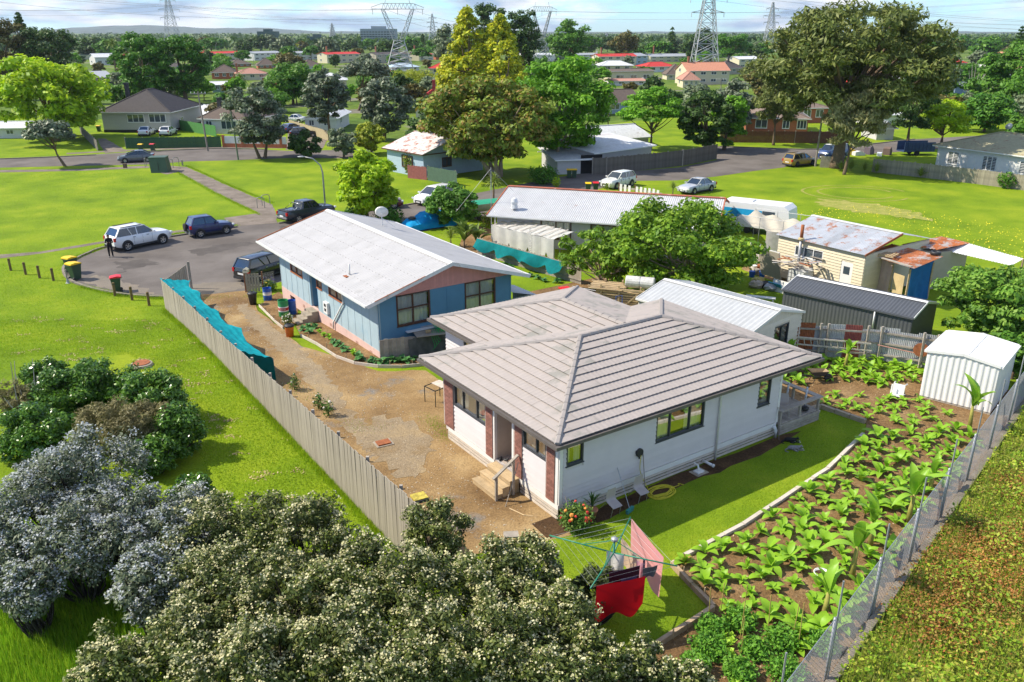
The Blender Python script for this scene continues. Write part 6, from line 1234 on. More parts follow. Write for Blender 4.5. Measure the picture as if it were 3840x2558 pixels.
dr2=thing('garden_chair','dark folded chair and metal sheet by the cottage door','chair',W(29.2,11.6,-.25),YAW+.5);MB().box(-.3,.3,-.02,.02,.1,.9).xf(Matrix.Rotation(R(-20),4,'X')).build('backrest',STEEL,dr2);MB().box(-.3,.3,-.4,.0,.38,.42).build('seat',STEEL,dr2)
for x in(-.27,.27):MB().beam((x,-.38,0),(x,-.1,.4),.03,.03).build('leg',STEEL,dr2)
rj=random.Random(9)
for i in range(34):
 x,y=rj.uniform(2800,3240),rj.uniform(985,1060);g=at(x,y);g.y+=rj.uniform(0,1.2);g.z=gz(g.y);k=i%4;mb=MB()
 if k==0:mb.box(-.6,.6,-.09,.09,0,.03);mb.xf(Matrix.Rotation(rj.uniform(.2,1.1),4,'Y'))
 elif k==1:mb.box(-.3,.3,-.25,.25,0,rj.uniform(.25,.7))
 elif k==2:mb.lathe([(.18,0),(.22,.4),(.2,.42),(.0,.42)],10)
 else:mb.ball((0,0,.22),(.4,.3,.25),9,6,.2)
 lb=['old board','scrap box','battered bucket','stuffed plastic sack'][k]+' in the junk heaps along the cottage front';tag(mb.build(['scrap_board','scrap_box','bucket','sack'][k],rj.choice([TIMBER_W,TIMBER_PALE,RUST,IRON,WHITE_P,BLK,PLB,W_BEIGE,GALP]),None,loc=g+Vector((0,0,.0 if k else.02)),rotz=rj.uniform(0,6)),lb,'junk','junk along the cottage front')
CV=thing('caravan','white caravan with a blue side stripe behind the fruit tree','caravan',at(2830,868),math.atan2((at(2940,880)-at(2715,850)).y,(at(2940,880)-at(2715,850)).x));CVW=mat('caravan_white',(.74,.74,.73),rough=.4,var=.03)
pr=[(-3.1,.55),(-3.2,1.2),(-3.05,2.2),(-2.7,2.55),(2.6,2.6),(3.0,2.3),(3.15,1.4),(3.0,.55)];MB().prism([(x,-1.1,z)for x,z in pr],(0,2.2,0)).build('body',CVW,CV)
MB().box(-3.0,.8,-1.115,-1.101,1.35,2.05).build('stripe',mat('caravan_blue',(.02,.33,.62),rough=.35),CV);MB().box(.85,1.9,-1.12,-1.101,1.35,2.05).build('window',GLZ,CV);MB().box(-3.0,-2.5,-1.125,-1.116,1.45,1.95).build('window',GLZ,CV)
for x in(-.3,.3):MB().lathe([(.0,0),(.3,0),(.3,.18),(.0,.18)],14).xf(Matrix.Translation((x*1.1,-1.05,.3))@Matrix.Rotation(R(-90),4,'X')).build('wheel',BLK,CV)
MB().beam((3.0,0,.5),(4.2,0,.45),.1,.1).build('tow_bar',STEEL,CV);MB().box(-1.0,-.3,-.4,.4,2.58,2.68).build('roof_hatch',CVW,CV)
a=at(2760,915);AW=thing('awning','sagging cream canvas awning on a tube frame in front of the caravan','awning',a);CAN=clothmat('cream_canvas',(.66,.60,.50),.3,.12);d1_=at(3020,960)-a;d1_.z=0;Ld=d1_.length;d1_.normalize();n1_=Vector((-d1_.y,d1_.x,0))
P=[[d1_*(Ld*i/20)+n1_*(3.4*j/10-.3)+Vector((0,0,2.2-.8*(1-j/10)*(i/20)-.3*math.sin(i/20*PI)+.14*math.sin(i*1.1+j*.8)))for j in range(11)]for i in range(21)];MB().grid(P).build('canvas',CAN,AW,smooth=True)
P=[[d1_*(Ld*(.45+.55*i/12))+n1_*(-.3-.1*math.sin(i))+Vector((0,0,1.5*j/5+.05))for j in range(6)]for i in range(13)];MB().grid(P).build('side_flap',clothmat('grey_canvas',(.45,.44,.43),.3,.2),AW,smooth=True)
for i in range(4):
 for j in(0,1):q=d1_*(Ld*i/3)+n1_*(3.2*j-.2);MB().tube([q,q+Vector((0,0,2.45))],.022,6).build('pole',GALP,AW)
for j in(0,1):MB().tube([n1_*(3.2*j-.2)+Vector((0,0,2.45)),d1_*Ld+n1_*(3.2*j-.2)+Vector((0,0,2.45))],.02,6).build('ridge_tube',GALP,AW)
for i in range(14):p=at(2860,985)+Vector((random.uniform(-1,1),random.uniform(-.6,.6),.1+random.uniform(0,.5)));tag(MB().tube([(0,0,0),(random.uniform(-.8,.8),random.uniform(-.5,.5),random.uniform(.2,.9))],.03,5).build('pipe',random.choice([PVC,GALP,TIMBER_PALE]),None,loc=p),'length of pipe in the tangle of tubes under the canvas awning','pipe','tangled tubes under the awning')
# ================================================================ VEHICLES
TYRE=mat('tyre_rubber',(.02,.02,.021),rough=.85);RIMM=mat('alloy_rim',(.5,.5,.5),rough=.3,metal=.8);CARGL=glassmat('car_glass',(.02,.028,.035),rough=.04);TRIM=mat('car_trim',(.03,.03,.032),rough=.6);LAMP_R=mat('tail_lamp',(.45,.012,.012),rough=.25);LAMP_W=mat('head_lamp',(.65,.67,.68),rough=.15);PLATE=mat('number_plate',(.7,.7,.68),rough=.5)
def lerpf(x,pts):
 for(a,p),(b,q)in zip(pts,pts[1:]):
  if x<=b:return p+(q-p)*max(0,min(1,(x-a)/(b-a)))if b>a else q
 return pts[-1][1]
def car(label,p,heading,paint,L=4.5,Wd=1.8,H=1.5,wb=2.65,kind='hatch',hood=.95,belt=1.0,tail=1.0,ws0=.95,ws1=.2,rr=-1.5,rb=-2.0,r=.33,group=None,trim_sill=True,name='car',rack=False,cat='car',rimm=None,roofm=None,gr=.2,under=None):
 """x forward; heading = world angle of the nose"""
 t=thing(name,label,cat,p,heading,group);hw=Wd/2;X0,X1=-L/2,L/2
 top=[(X0,tail*.72),(X0+.06,tail*.93),(X0+.18,tail),(rb,belt if kind!='sedan' else tail+.02),(rb+.05,belt),(ws0-.05,belt-.01),(ws0,hood+.03),(X1-.35,hood-.07),(X1-.12,hood-.17),(X1,hood-.36)]
 wid=[(X0,.80),(X0+.12,.91),(X0+.6,.985),(0,1.0),(X1-.8,.975),(X1-.25,.9),(X1,.72)];xs=sorted({X0,X0+.06,X0+.18,X0+.5,rb,rb+.05,rb+.5,0,ws0-.05,ws0,ws0+.4,X1-.6,X1-.35,X1-.12,X1,*[s*wb/2+e for s in(-1,1)for e in(-.45,0,.45)]});P=[]
 for x in xs:
  z1=lerpf(x,top);w=hw*lerpf(x,wid);zb=gr+(.1 if abs(x)>L/2-.2 else 0);sh=z1-zb
  half=[(w*.86,zb),(w*.97,zb+sh*.22),(w,zb+sh*.5),(w*.975,zb+sh*.82),(w*.9,z1-.015),(w*.5,z1+.02)];P.append([(x,y,z)for y,z in half]+[(x,0,z1+.03)]+[(x,-y,z)for y,z in half[::-1]]+[(x,half[0][0],zb)])
 b=MB().grid(P);k=len(P[0]);b.quad(*[P[0][j]for j in range(k-1)][::-1]);b.quad(*[P[-1][j]for j in range(k-1)]);body=b.build('body',paint,t);smooth_by_angle(body,32)
 yb,yt=hw*.9,hw*.70;zr=H-.05
 g=[[(ws0,yb*.93,belt-.02),(ws1,yt*.97,zr)],[(rr,yt*.97,zr),(rb,yb*.93,belt-.02)]];b1,t1,t2,b2_=(ws0,yb*.94,belt-.03),(ws1,yt,zr),(rr,yt,zr),(rb,yb*.94,belt-.03);V=[b1,t1,t2,b2_];V+=[(x,-y,z)for x,y,z in V]
 MB().add(V,[(0,3,2,1),(4,5,6,7),(0,1,5,4),(1,2,6,5),(2,3,7,6)]).build('windows',CARGL,t)
 rf=[]
 for i in range(9):
  s=i/8;x=ws1+.03+(rr-ws1-.06)*s;cz=H+.0-.05*(2*s-1)**2;rf.append([(x,yt*q*1.03,(zr-.005 if abs(q)==1 else cz-.035*q*q))for q in(-1,-.7,0,.7,1)])
 ro=MB().grid(rf).build('roof',roofm or paint,t,smooth=True);ro.modifiers.new('thick','SOLIDIFY').thickness=.04
 def pil(a,b,w):MB().beam(a,b,w,.05).build('pillar',paint if w<.3 else paint,t)
 for s in(1,-1):
  f=lambda v,e=1.012:(v[0],v[1]*s*e,v[2]);pil(f(b1),f(t1),.07);pil(f(b2_),f(t2),.12)
  for fr in((.42,)if kind in('sedan','hatch')else(.36,.68)):
   tp=Vector(t1).lerp(Vector(t2),fr);bx=ws0+(rb-ws0)*(.30+.42*fr);pil((bx,yb*.955*s,belt-.02),(tp.x,yt*1.012*s,zr),.07)
  MB().box(ws0-.28,ws0-.1,s*(hw+.02)-(.0 if s>0 else.16),s*(hw+.02)+(.16 if s>0 else.0),belt-.0,belt+.12).build('mirror',paint,t)
  for hx in(.25,-.75):MB().box(hx*wb/2.6-.1,hx*wb/2.6+.1,s*hw*.995-.012,s*hw*.995+.012,belt-.17,belt-.135).build('door_handle',TRIM if paint.name!='paint_black' else RIMM,t)
  for hx in(.52,-.12,-.72):MB().box(hx*wb/2.4-.008,hx*wb/2.4+.008,s*hw*.985-.006,s*hw*.985+.01*s+.004,gr+.14,belt-.1).build('door_seam',TRIM,t)
  MB().box(-wb/2+.4,wb/2-.4,s*hw*.93-.03,s*hw*.93+.03,gr-.04,gr+.09).build('sill',TRIM,t)
  yl=hw*.8*s;MB().box(X1-.2,X1-.02,yl-.17,yl+.17,hood-.33,hood-.19).xf(Matrix.Identity(4)).build('headlight',LAMP_W,t)
  MB().box(X0-.0,X0+.16,hw*.80*s-.09,hw*.80*s+.09,tail-.36,tail-.08).build('tail_light',LAMP_R,t)
  for sx in(1,-1):
   x=sx*wb/2;MB().lathe([(.0,0),(r*1.18,0),(r*1.18,.012),(.0,.012)],20).xf(Matrix.Translation((x,s*(hw*.985)-(.006 if s>0 else-.006),r+.03))@Matrix.Rotation(R(-90*s),4,'X')).build('wheel_arch',TRIM,t)
   w_=MB().lathe([(r*.62,-.1),(r*.93,-.105),(r,-.06),(r,.06),(r*.93,.105),(r*.62,.1),(r*.6,.05)],20,cap=False).xf(Matrix.Translation((x,s*(hw-.07),r))@Matrix.Rotation(R(-90*s),4,'X')).build('wheel',TYRE,t,smooth=True)
   rm=MB();rm.lathe([(.0,.085),(r*.16,.085),(r*.18,.07)],12,cap=False);rm.lathe([(r*.55,.075),(r*.63,.095),(r*.64,.06)],18,cap=False)
   for q in range(5):a=q*2*PI/5;rm.beam((r*.1*math.cos(a),r*.1*math.sin(a),.075),(r*.6*math.cos(a),r*.6*math.sin(a),.08),r*.2,.02)
   rm.xf(Matrix.Translation((x,s*(hw-.07),r))@Matrix.Rotation(R(-90*s),4,'X')).build('rim',rimm or RIMM,w_);MB().lathe([(.0,.03),(r*.62,.03)],16).xf(Matrix.Translation((x,s*(hw-.07),r))@Matrix.Rotation(R(-90*s),4,'X')).build('wheel_disc',TRIM,w_)
 MB().box(X1-.06,X1+.015,-hw*.45,hw*.45,gr+.12,hood-.42).build('grille',TRIM,t);MB().box(X0-.02,X0+.02,-.27,.27,tail-.5,tail-.38).build('number_plate',PLATE,t);MB().box(X1-.0,X1+.03,-.26,.26,gr+.14,gr+.26).build('number_plate',PLATE,t)
 MB().box(X0-.03,X0+.1,-hw*.82,hw*.82,gr+.02,gr+.2).build('bumper',under or TRIM,t)
 if rack:
  for s in(1,-1):MB().beam((ws1-.2,yt*.85*s,H+.04),(rr+.15,yt*.85*s,H+.04),.04,.05).build('roof_rail',TRIM if rack==1 else RIMM,t)
 return t
def hd(x0,y0,x1,y1):a,b=at(x0,y0),at(x1,y1);return math.atan2(b.y-a.y,b.x-a.x)
def carp(label,rx,ry,fx,fy,wb,paint,Wd=1.8,side=1,**kw):
 """from the ground pixels of the two wheels facing the camera: rear (rx,ry), front (fx,fy)"""
 a,b=at(rx,ry),at(fx,fy);m=(a+b)/2;h=math.atan2(b.y-a.y,b.x-a.x);n=Vector((-math.sin(h),math.cos(h),0))
 if n.y<0:n=-n
 p=m+n*(Wd/2-.08);p.z=gz(p.y);return car(label,p,h,paint,wb=wb,Wd=Wd,**kw)
WHT=carpaint('paint_white',(.78,.78,.78));NAVY=carpaint('paint_navy',(.012,.022,.10));BLCK=carpaint('paint_black',(.006,.006,.008));DKGR=carpaint('paint_slate',(.022,.03,.045));SILV=carpaint('paint_silver',(.42,.43,.45));GOLD=carpaint('paint_gold',(.33,.22,.05));REDC=carpaint('paint_maroon',(.10,.008,.012));GREYC=carpaint('paint_steel',(.11,.12,.14));IVORY=carpaint('paint_ivory',(.66,.66,.62));BLUEC=carpaint('paint_blue',(.02,.06,.2))
carp('white SUV with roof rails and dark wheels parked in the turning circle',478,942,615,914,2.92,WHT,Wd=1.94,L=4.82,H=1.78,kind='suv',hood=1.10,belt=1.18,tail=1.22,ws0=.95,ws1=.25,rr=-1.85,rb=-2.28,r=.39,rack=1,gr=.3,name='parked_car')
rv=carp('dark blue two-door off-roader with spare wheel at the back',750,892,853,876.5,2.2,NAVY,Wd=1.7,L=3.75,H=1.66,kind='hatch',hood=1.0,belt=1.1,tail=1.12,ws0=.55,ws1=.05,rr=-1.45,rb=-1.72,r=.35,gr=.3,name='parked_car',under=mat('grey_cladding',(.12,.13,.14)))
MB().lathe([(.2,-.1),(.33,-.09),(.34,0),(.33,.1),(.2,.1),(0,.09)],18).xf(Matrix.Translation((-1.98,.1,.85))@Matrix.Rotation(R(90),4,'Y')).build('spare_wheel',TYRE,rv,smooth=True)
pk_a,pk_b=at(1122,836),at(1250,812);h=hd(1122,836,1250,812);n=Vector((-math.sin(h),math.cos(h),0));pk=pk_a.lerp(pk_b,.42)+n*.85-Vector((math.cos(h),math.sin(h),0))*.1;pk.z=-.55
pu=car('dark slate double-cab pick-up with chrome sports bar on the street',pk,h,DKGR,L=5.3,Wd=1.85,H=1.78,wb=3.0,kind='suv',hood=1.12,belt=1.18,tail=1.12,ws0=1.0,ws1=.45,rr=-.75,rb=-.9,r=.39,gr=.35,name='pickup_truck',cat='pickup')
MB().box(-2.55,-.95,-.75,.75,1.13,1.16).build('tonneau_cover',TRIM,pu)
for s in(1,-1):MB().tube([(-.95,.72*s,1.15),(-1.0,.7*s,1.62),(-1.75,.72*s,1.17)],.035,7).build('sports_bar',RIMM,pu,smooth=True)
MB().tube([(-1.0,-.7,1.6),(-1.0,.7,1.6)],.035,7).build('sports_bar',RIMM,pu,smooth=True);MB().box(-2.74,-2.62,-.8,.8,.5,.62).build('rear_bumper',RIMM,pu)
h=hd(905,1052,1040,1010);p=at(938,1050);p+=Vector((math.cos(h),math.sin(h),0))*1.6;p.z=gz(p.y)
car('shiny black people mover parked beside the board gate',p,h,BLCK,L=4.7,Wd=1.8,H=1.6,wb=2.75,kind='suv',hood=.98,belt=1.02,tail=1.05,ws0=1.25,ws1=.35,rr=-1.95,rb=-2.28,r=.33,name='parked_car')
carp('maroon car half hidden behind the lime-green tree',1385,790,1472,784,2.6,REDC,L=4.5,H=1.6,kind='suv',ws0=1.0,ws1=.2,rr=-1.7,rb=-2.1,r=.34,name='parked_car')
carp('white people mover parked nose left behind the young tree',1700,752,1604,774,2.85,WHT,Wd=1.8,L=4.75,H=1.65,kind='suv',hood=.98,belt=1.05,tail=1.08,ws0=1.35,ws1=.35,rr=-1.95,rb=-2.25,r=.33,name='parked_car')
carp('pale ivory compact SUV parked nose left by the grey paling fence',2374,697,2305,711,2.62,IVORY,Wd=1.82,L=4.55,H=1.68,kind='suv',hood=1.02,belt=1.1,tail=1.15,ws0=1.0,ws1=.25,rr=-1.7,rb=-2.15,r=.35,name='parked_car',roofm=WHT)
sd_=carp('silver sedan with sunroof parked on the grass',2667,717,2600,729.5,2.85,SILV,Wd=1.77,L=4.85,H=1.46,kind='sedan',hood=.88,belt=.93,tail=.98,ws0=.85,ws1=.1,rr=-1.0,rb=-1.75,r=.33,name='parked_car');MB().box(-.45,.0,-.35,.35,1.455,1.47).build('sunroof',CARGL,sd_)
carp('gold station wagon with its rear towards the camera at the junction',2987,627,3046,620,2.83,GOLD,Wd=1.8,L=4.75,H=1.6,kind='suv',hood=.95,belt=1.02,tail=1.05,ws0=1.15,ws1=.3,rr=-1.9,rb=-2.2,r=.33,rack=1,name='parked_car',rimm=TRIM)
vb_=at(3100,600);h=hd(3160,583,3050,597);vn=car('dark blue van with white roof behind the big gum trunk',vb_+Vector((1.2,1.2,0)),h,BLUEC,L=4.7,Wd=1.75,H=1.95,wb=2.6,kind='suv',hood=1.2,belt=1.2,tail=1.25,ws0=1.7,ws1=1.0,rr=-2.1,rb=-2.25,r=.33,roofm=WHT,name='parked_van',cat='van')
carp('grey-blue hatchback driving along the far street',553,608,472,612,2.7,GREYC,Wd=1.75,L=4.48,H=1.5,kind='hatch',hood=.9,belt=1.0,tail=1.05,ws0=1.25,ws1=.1,rr=-1.0,rb=-1.9,r=.32,name='moving_car')
car('white saloon parked on the lawn of the pale grey house, left of the two',at(533,512)+Vector((0,2,0)),R(95),WHT,L=4.4,H=1.45,kind='sedan',hood=.88,belt=.92,tail=.98,ws0=.8,ws1=.1,rr=-.9,rb=-1.6,r=.31,name='parked_car')
car('white hatchback parked on the lawn of the pale grey house, right of the two',at(614,512)+Vector((0,2,0)),R(92),WHT,L=4.1,H=1.48,kind='hatch',hood=.9,belt=.95,tail=1.0,ws0=.9,ws1=.15,rr=-1.3,rb=-1.8,r=.31,name='parked_car')
car('dark car in the driveway beyond the round roadside tree',at(1140,513),R(20),BLCK,L=4.5,H=1.55,kind='suv',ws0=1,ws1=.2,rr=-1.6,rb=-2.0,name='parked_car');car('blue car behind the dark one in the driveway',at(1095,495),R(60),BLUEC,L=4.3,H=1.45,kind='hatch',ws0=1,ws1=.2,rr=-1.2,rb=-1.8,name='parked_car')
car('white car parked by the white gabled house',at(1103,458),R(170),WHT,L=4.3,H=1.45,kind='sedan',hood=.88,belt=.92,tail=.98,ws0=.8,ws1=.1,rr=-.9,rb=-1.6,name='parked_car')
car('dark blue car inside the open grey garage',at(2160,640)+Vector((.2,1.5,0)),R(80),BLUEC,L=4.3,H=1.42,kind='sedan',hood=.88,belt=.92,tail=.98,ws0=.8,ws1=.1,rr=-.9,rb=-1.6,name='parked_car')
ta,tb_=at(1530,872),at(1670,852);h=hd(1530,872,1670,852);tcv=thing('covered_car','car covered by a bright blue tarpaulin beside the street','covered car',(ta+tb_)/2+Vector((0,1.0,0)),h);CYT=clothmat('tarp_cyan',(.01,.30,.62),.1,.1);P=[]
pf=[(-2.3,.1),(-2.25,.6),(-1.9,.85),(-1.1,.95),(-.5,1.35),(.6,1.42),(1.3,1.35),(1.9,.95),(2.3,.8),(2.4,.1)]
for i,(x,z)in enumerate(pf):
 w=.95-.12*(z>1.2);P.append([(x+.05*math.sin(j*2+i),w*math.copysign(min(1,abs(q)*1.4),q)*(1.08 if abs(q)==1 else 1),(.08 if abs(q)==1 else z*(.62+.38*(abs(q)<.6))+.02*math.sin(3*j+i)))for j,q in enumerate((-1,-.85,-.7,-.5,-.2,.1,.4,.6,.75,.88,1))])
MB().grid(P).build('tarpaulin',CYT,tcv,smooth=True);ck=tyre('tyre lying on the bonnet of the tarpaulin-covered car',tcv.location+Vector((-1.5*math.cos(h),-1.5*math.sin(h)-.2,.92)))
tw=at(1730,826);bo=thing('boat','grey-hulled boat on a trailer with green cover behind the young tree','boat',tw+Vector((2.0,.6,.0)),R(20));P=[]
for i in range(9):s=i/8;x=-2.4+4.8*s;w=.95*(1-max(0,(s-.55)/.45)**2)+.02;P.append([(x,-w,1.45+.2*s),(x,-w*.8,1.0),(x,0,.6+.35*s*s),(x,w*.8,1.0),(x,w,1.45+.2*s)])
MB().grid(P).build('hull',mat('hull_grey',(.3,.31,.32),rough=.35),bo,smooth=True);P=[[(p[0][0],p[0][1]*q,p[0][2]+.18*(1-q*q))for q in(1,.5,0,-.5,-1)]for p in P];MB().grid(P).build('cover',mat('boat_green',(.02,.28,.16),rough=.6),bo,smooth=True)
for y in(-.8,.8):MB().lathe([(0,-.08),(.3,-.08),(.3,.08),(0,.08)],14).xf(Matrix.Translation((-.6,y,.3))@Matrix.Rotation(R(90),4,'X')).build('trailer_wheel',TYRE,bo)
MB().beam((-2.2,0,.5),(2.9,0,.5),.12,.1).build('trailer_frame',GALP,bo)
carp('pale car parked between the tarpaulin and the boat',1760,818,1700,838,2.6,IVORY,L=4.3,H=1.42,kind='sedan',hood=.88,belt=.92,tail=.98,ws0=.8,ws1=.1,rr=-.9,rb=-1.6,name='parked_car')
tj=at(3400,588);TRL=thing('trailer','blue-sided box trailer behind the paling fence on the right','trailer',tj+Vector((2,2,0)),R(5));TRB=mat('trailer_blue',(.03,.06,.13),rough=.6,var=.2)
MB().box(-2.2,2.2,-1,1,.5,.6).build('deck',TRB,TRL)
for y in(-1.0,.96):MB().box(-2.2,2.2,y,y+.04,.6,1.8).build('side_panel',TRB,TRL)
for i in range(9):MB().box(-2.2+.54*i,-2.14+.54*i,-1.05,-1.0,.6,1.8).build('upright',TRB,TRL)
for y in(-.95,.95):MB().lathe([(0,-.1),(.35,-.1),(.35,.1),(0,.1)],14).xf(Matrix.Translation((-.3,y,.35))@Matrix.Rotation(R(90),4,'X')).build('wheel',TYRE,TRL)
for i,(x,y,sx,sy,sz,c,lb)in enumerate([(3215,588,1.4,.7,.8,(.75,.5,.03),'yellow plastic sheet on the roadside junk'),(3240,590,1.6,.8,.6,(.65,.65,.64),'white box in the roadside junk'),(3280,586,1.0,.9,1.2,(.13,.10,.13),'dark armchair dumped on the roadside'),(3350,588,1.2,.9,1.1,(.16,.11,.09),'brown sofa in the roadside junk'),(3320,592,1.2,.6,.5,(.6,.65,.7),'pale blue mattress in the roadside junk')]):
 mb=MB();mb.prism([(-sx/2,-sy/2,0),(sx/2,-sy/2,0),(sx/2,-sy/2,sz*.5),(0,-sy/2,sz),(-sx/2,-sy/2,sz*.8)],(0,sy,0));tag(mb.build(['plastic_sheet','box','armchair','sofa','mattress'][i],mat('junk_%d'%i,c),None,loc=at(x,y)+Vector((0,2,0)),rotz=.3*i),lb,'junk')
# ================================================================ STREET FURNITURE
bin240('yellow-lidded wheelie bin at the kerb, behind the other yellow one',at(262,1028)+Vector((0,.35,0)),R(155),LIDY,s=1.12);bin240('yellow-lidded wheelie bin at the kerb, nearer the camera',at(286,1048),R(150),LIDY,s=1.15);bin240('red-lidded wheelie bin standing on the asphalt by the bollards',at(440,1093),R(-65),LIDR)
bin240('yellow-lidded wheelie bin on the far verge beside the hatchback',at(530,568),0,LIDY);bin240('red-lidded wheelie bin on the far verge',at(574,567),0,LIDR);bin240('yellow-lidded wheelie bin at the pale house corner',at(372,494),0,LIDY)
for x,lb in((2134,'yellow-lidded wheelie bin left of the pair by the open garage'),(2153,'yellow-lidded wheelie bin right of the pair by the open garage')):bin240(lb,at(x,668),0,LIDY)
bin240('yellow-lidded wheelie bin behind the rust-edged roof',at(2205,722),0,LIDY);bin240('red-lidded wheelie bin behind the rust-edged roof',at(2233,720),0,LIDR)
POSTM=mat('bollard_wood',(.16,.11,.045),rough=.9,var=.3,scale=5)
bl_=['first bollard from the left edge','second bollard from the left edge','third bollard from the left edge','fourth bollard, just left of the yellow bins','short timber bollard in front of the red-lidded bin','timber bollard right of the red-lidded bin','last timber bollard before the paling fence']
for(x,y),lb in zip([(41,1015),(97,1030),(149,1043),(201,1053),(432,1110),(496,1126),(560,1147)],bl_):
 g=at(x,y);b=thing('bollard',lb if 'timber' in lb else 'timber '+lb.replace('bollard','bollard on the grass'),'bollard',g,0,'timber bollards on the grass');MB().lathe([(.085,-.05),(.085,.86),(.07,.9),(0,.905)],10).build('post',POSTM,b);MB().lathe([(.088,.78),(.088,.82)],10,cap=False).build('groove',TRIM,b)
g=at(255,1062);gp_=thing('bollard','broken stump with a grey base plate below the yellow bins','stump',g);MB().tube([(0,0,0),(-.02,.02,.95)],.05,7).build('stake',TIMBER_W,gp_);MB().lathe([(.16,0),(.1,.06),(.06,.3)],10).build('base_plate',GALP,gp_)
tg=at(600,648);TX=thing('transformer_box','dark green electricity transformer cabinet on the grass','cabinet',tg,R(8));TGN=mat('transformer_green',(.055,.095,.06),rough=.5,var=.08)
mb=MB();s0=at(581,645)-tg;mb=MB();mb.add([(-1.0,-.1,0),(.95,-.1,0),(.95,1.9,0),(-1.0,1.9,0),(-1.15,.15,1.75),(.75,.15,1.75),(.75,1.8,1.75),(-1.15,1.8,1.75)],[(0,3,2,1),(4,5,6,7),(0,1,5,4),(1,2,6,5),(2,3,7,6),(3,0,4,7)]);mb.build('cabinet',TGN,TX);MB().box(-1.22,.82,.08,1.88,1.752,1.82).build('lid',TGN,TX);MB().box(-.1,-.06,-.11,-.05,.3,1.3).build('door_seam',TRIM,TX)
HOOPM=mat('hoop_steel',(.28,.27,.26),rough=.5,metal=.5)
def hoop(label,a,b,h_):a,b=at(*a),at(*b);t=b-a;tag(MB().tube(spline([(0,0,-.05),(0,0,h_*.75),t*.12+Vector((0,0,h_*.95)),t*.5+Vector((0,0,h_)),t*.88+Vector((0,0,h_*.95)),t+Vector((0,0,h_*.75)),t+Vector((0,0,-.05))],4),.035,7).build('barrier_hoop',HOOPM,None,smooth=True,loc=a),label,'barrier','steel barrier hoops on the path')
hoop('steel hoop barrier on the path, nearer the turning circle',(966,781),(993,780),1.05);hoop('steel hoop barrier on the path, just beyond the first',(984,772),(1013,768),1.05);hoop('steel hoop barrier beside the transformer cabinet, nearer it',(634,634),(650,630),1.1);hoop('steel hoop barrier beside the transformer cabinet, right one',(650,628),(672,623),1.15);hoop('steel hoop barrier left of the transformer cabinet',(545,628),(551,625),1.1)
tag(MB().box(-.2,.2,-.15,.15,0,.55).build('stump',BARK,None,loc=at(470,630)),'dark square stump on the grass left of the transformer','stump');tag(MB().box(-.08,.08,-.08,.08,0,.7).build('post',TIMBER_W,None,loc=at(685,621)),'short brown post at the far end of the path','post')
def lamp(label,bx,by,ty,reach,m=GALP,rz=PI):g=at(bx,by);h=hz(bx,by,ty);t=thing('street_lamp',label,'street lamp',g,rz);MB().tube([(0,0,0),(0,0,h*.72),(.15,0,h*.85),(reach*.5,0,h*.97),(reach,0,h)],[.09,.07,.06,.05,.04],8).build('column',m,t,smooth=True);MB().ball((reach+.25,0,h),(.38,.14,.08),8,6).build('lamp_head',m,t,smooth=True);return t
lamp('curved grey street lamp rising behind the blue house roof',1222,800,588,1.6);lamp('tall pale street lamp far behind the big round trees',728,235,152,2.0);lamp('small far street lamp above the flats',815,230,157,2.0,rz=0);lamp('small far street lamp by the lime dome tree',1120,230,170,2.0,rz=0)
def upole(label,bx,by,tx,ty,r=.14,m=None,arms=1):g=at(bx,by);h=hz(bx,by,ty);t=thing('power_pole',label,'power pole',g);lean=(tx-bx)*mpp(bx,by)*.4;MB().tube([(0,0,-.1),(lean,0,h)],[r,r*.7],8).build('pole',m or mat('pole_concrete',(.25,.22,.19),rough=.9,var=.15),t);[MB().beam((lean-1.1,0,h-.3-.6*i),(lean+1.1,0,h-.3-.6*i),.1,.12).build('cross_arm',TIMBER_W,t)for i in range(arms)];[MB().lathe([(.05,0),(.05,.16),(.02,.2)],8).xf(Matrix.Translation((lean+x,0,h-.24))).build('insulator',WHITE_P,t)for x in(-1,-.5,.5,1)]if arms else 0;return t,h
upole('leaning grey power pole in front of the green paling fence',780,567,756,343);upole('green lamp post left of the round roadside tree',894,600,876,415,r=.11,m=mat('post_green',(.12,.17,.11)),arms=0);upole('dark power pole beside the big gum trunk',3057,624,3064,420,arms=0);upole('pale power pole by the salmon-roofed house',2700,400,2690,294);upole('short pole among far flats',1405,260,1404,208,r=.12,arms=1);upole('pole in front of the red-roofed flats',800,245,798,198,r=.12,arms=0);upole('dark pole right of the flats on the left',953,250,952,205,r=.12,arms=0)
upole('thin grey pole behind the cherry-red flats',2332,262,2333,205,r=.12,arms=0)
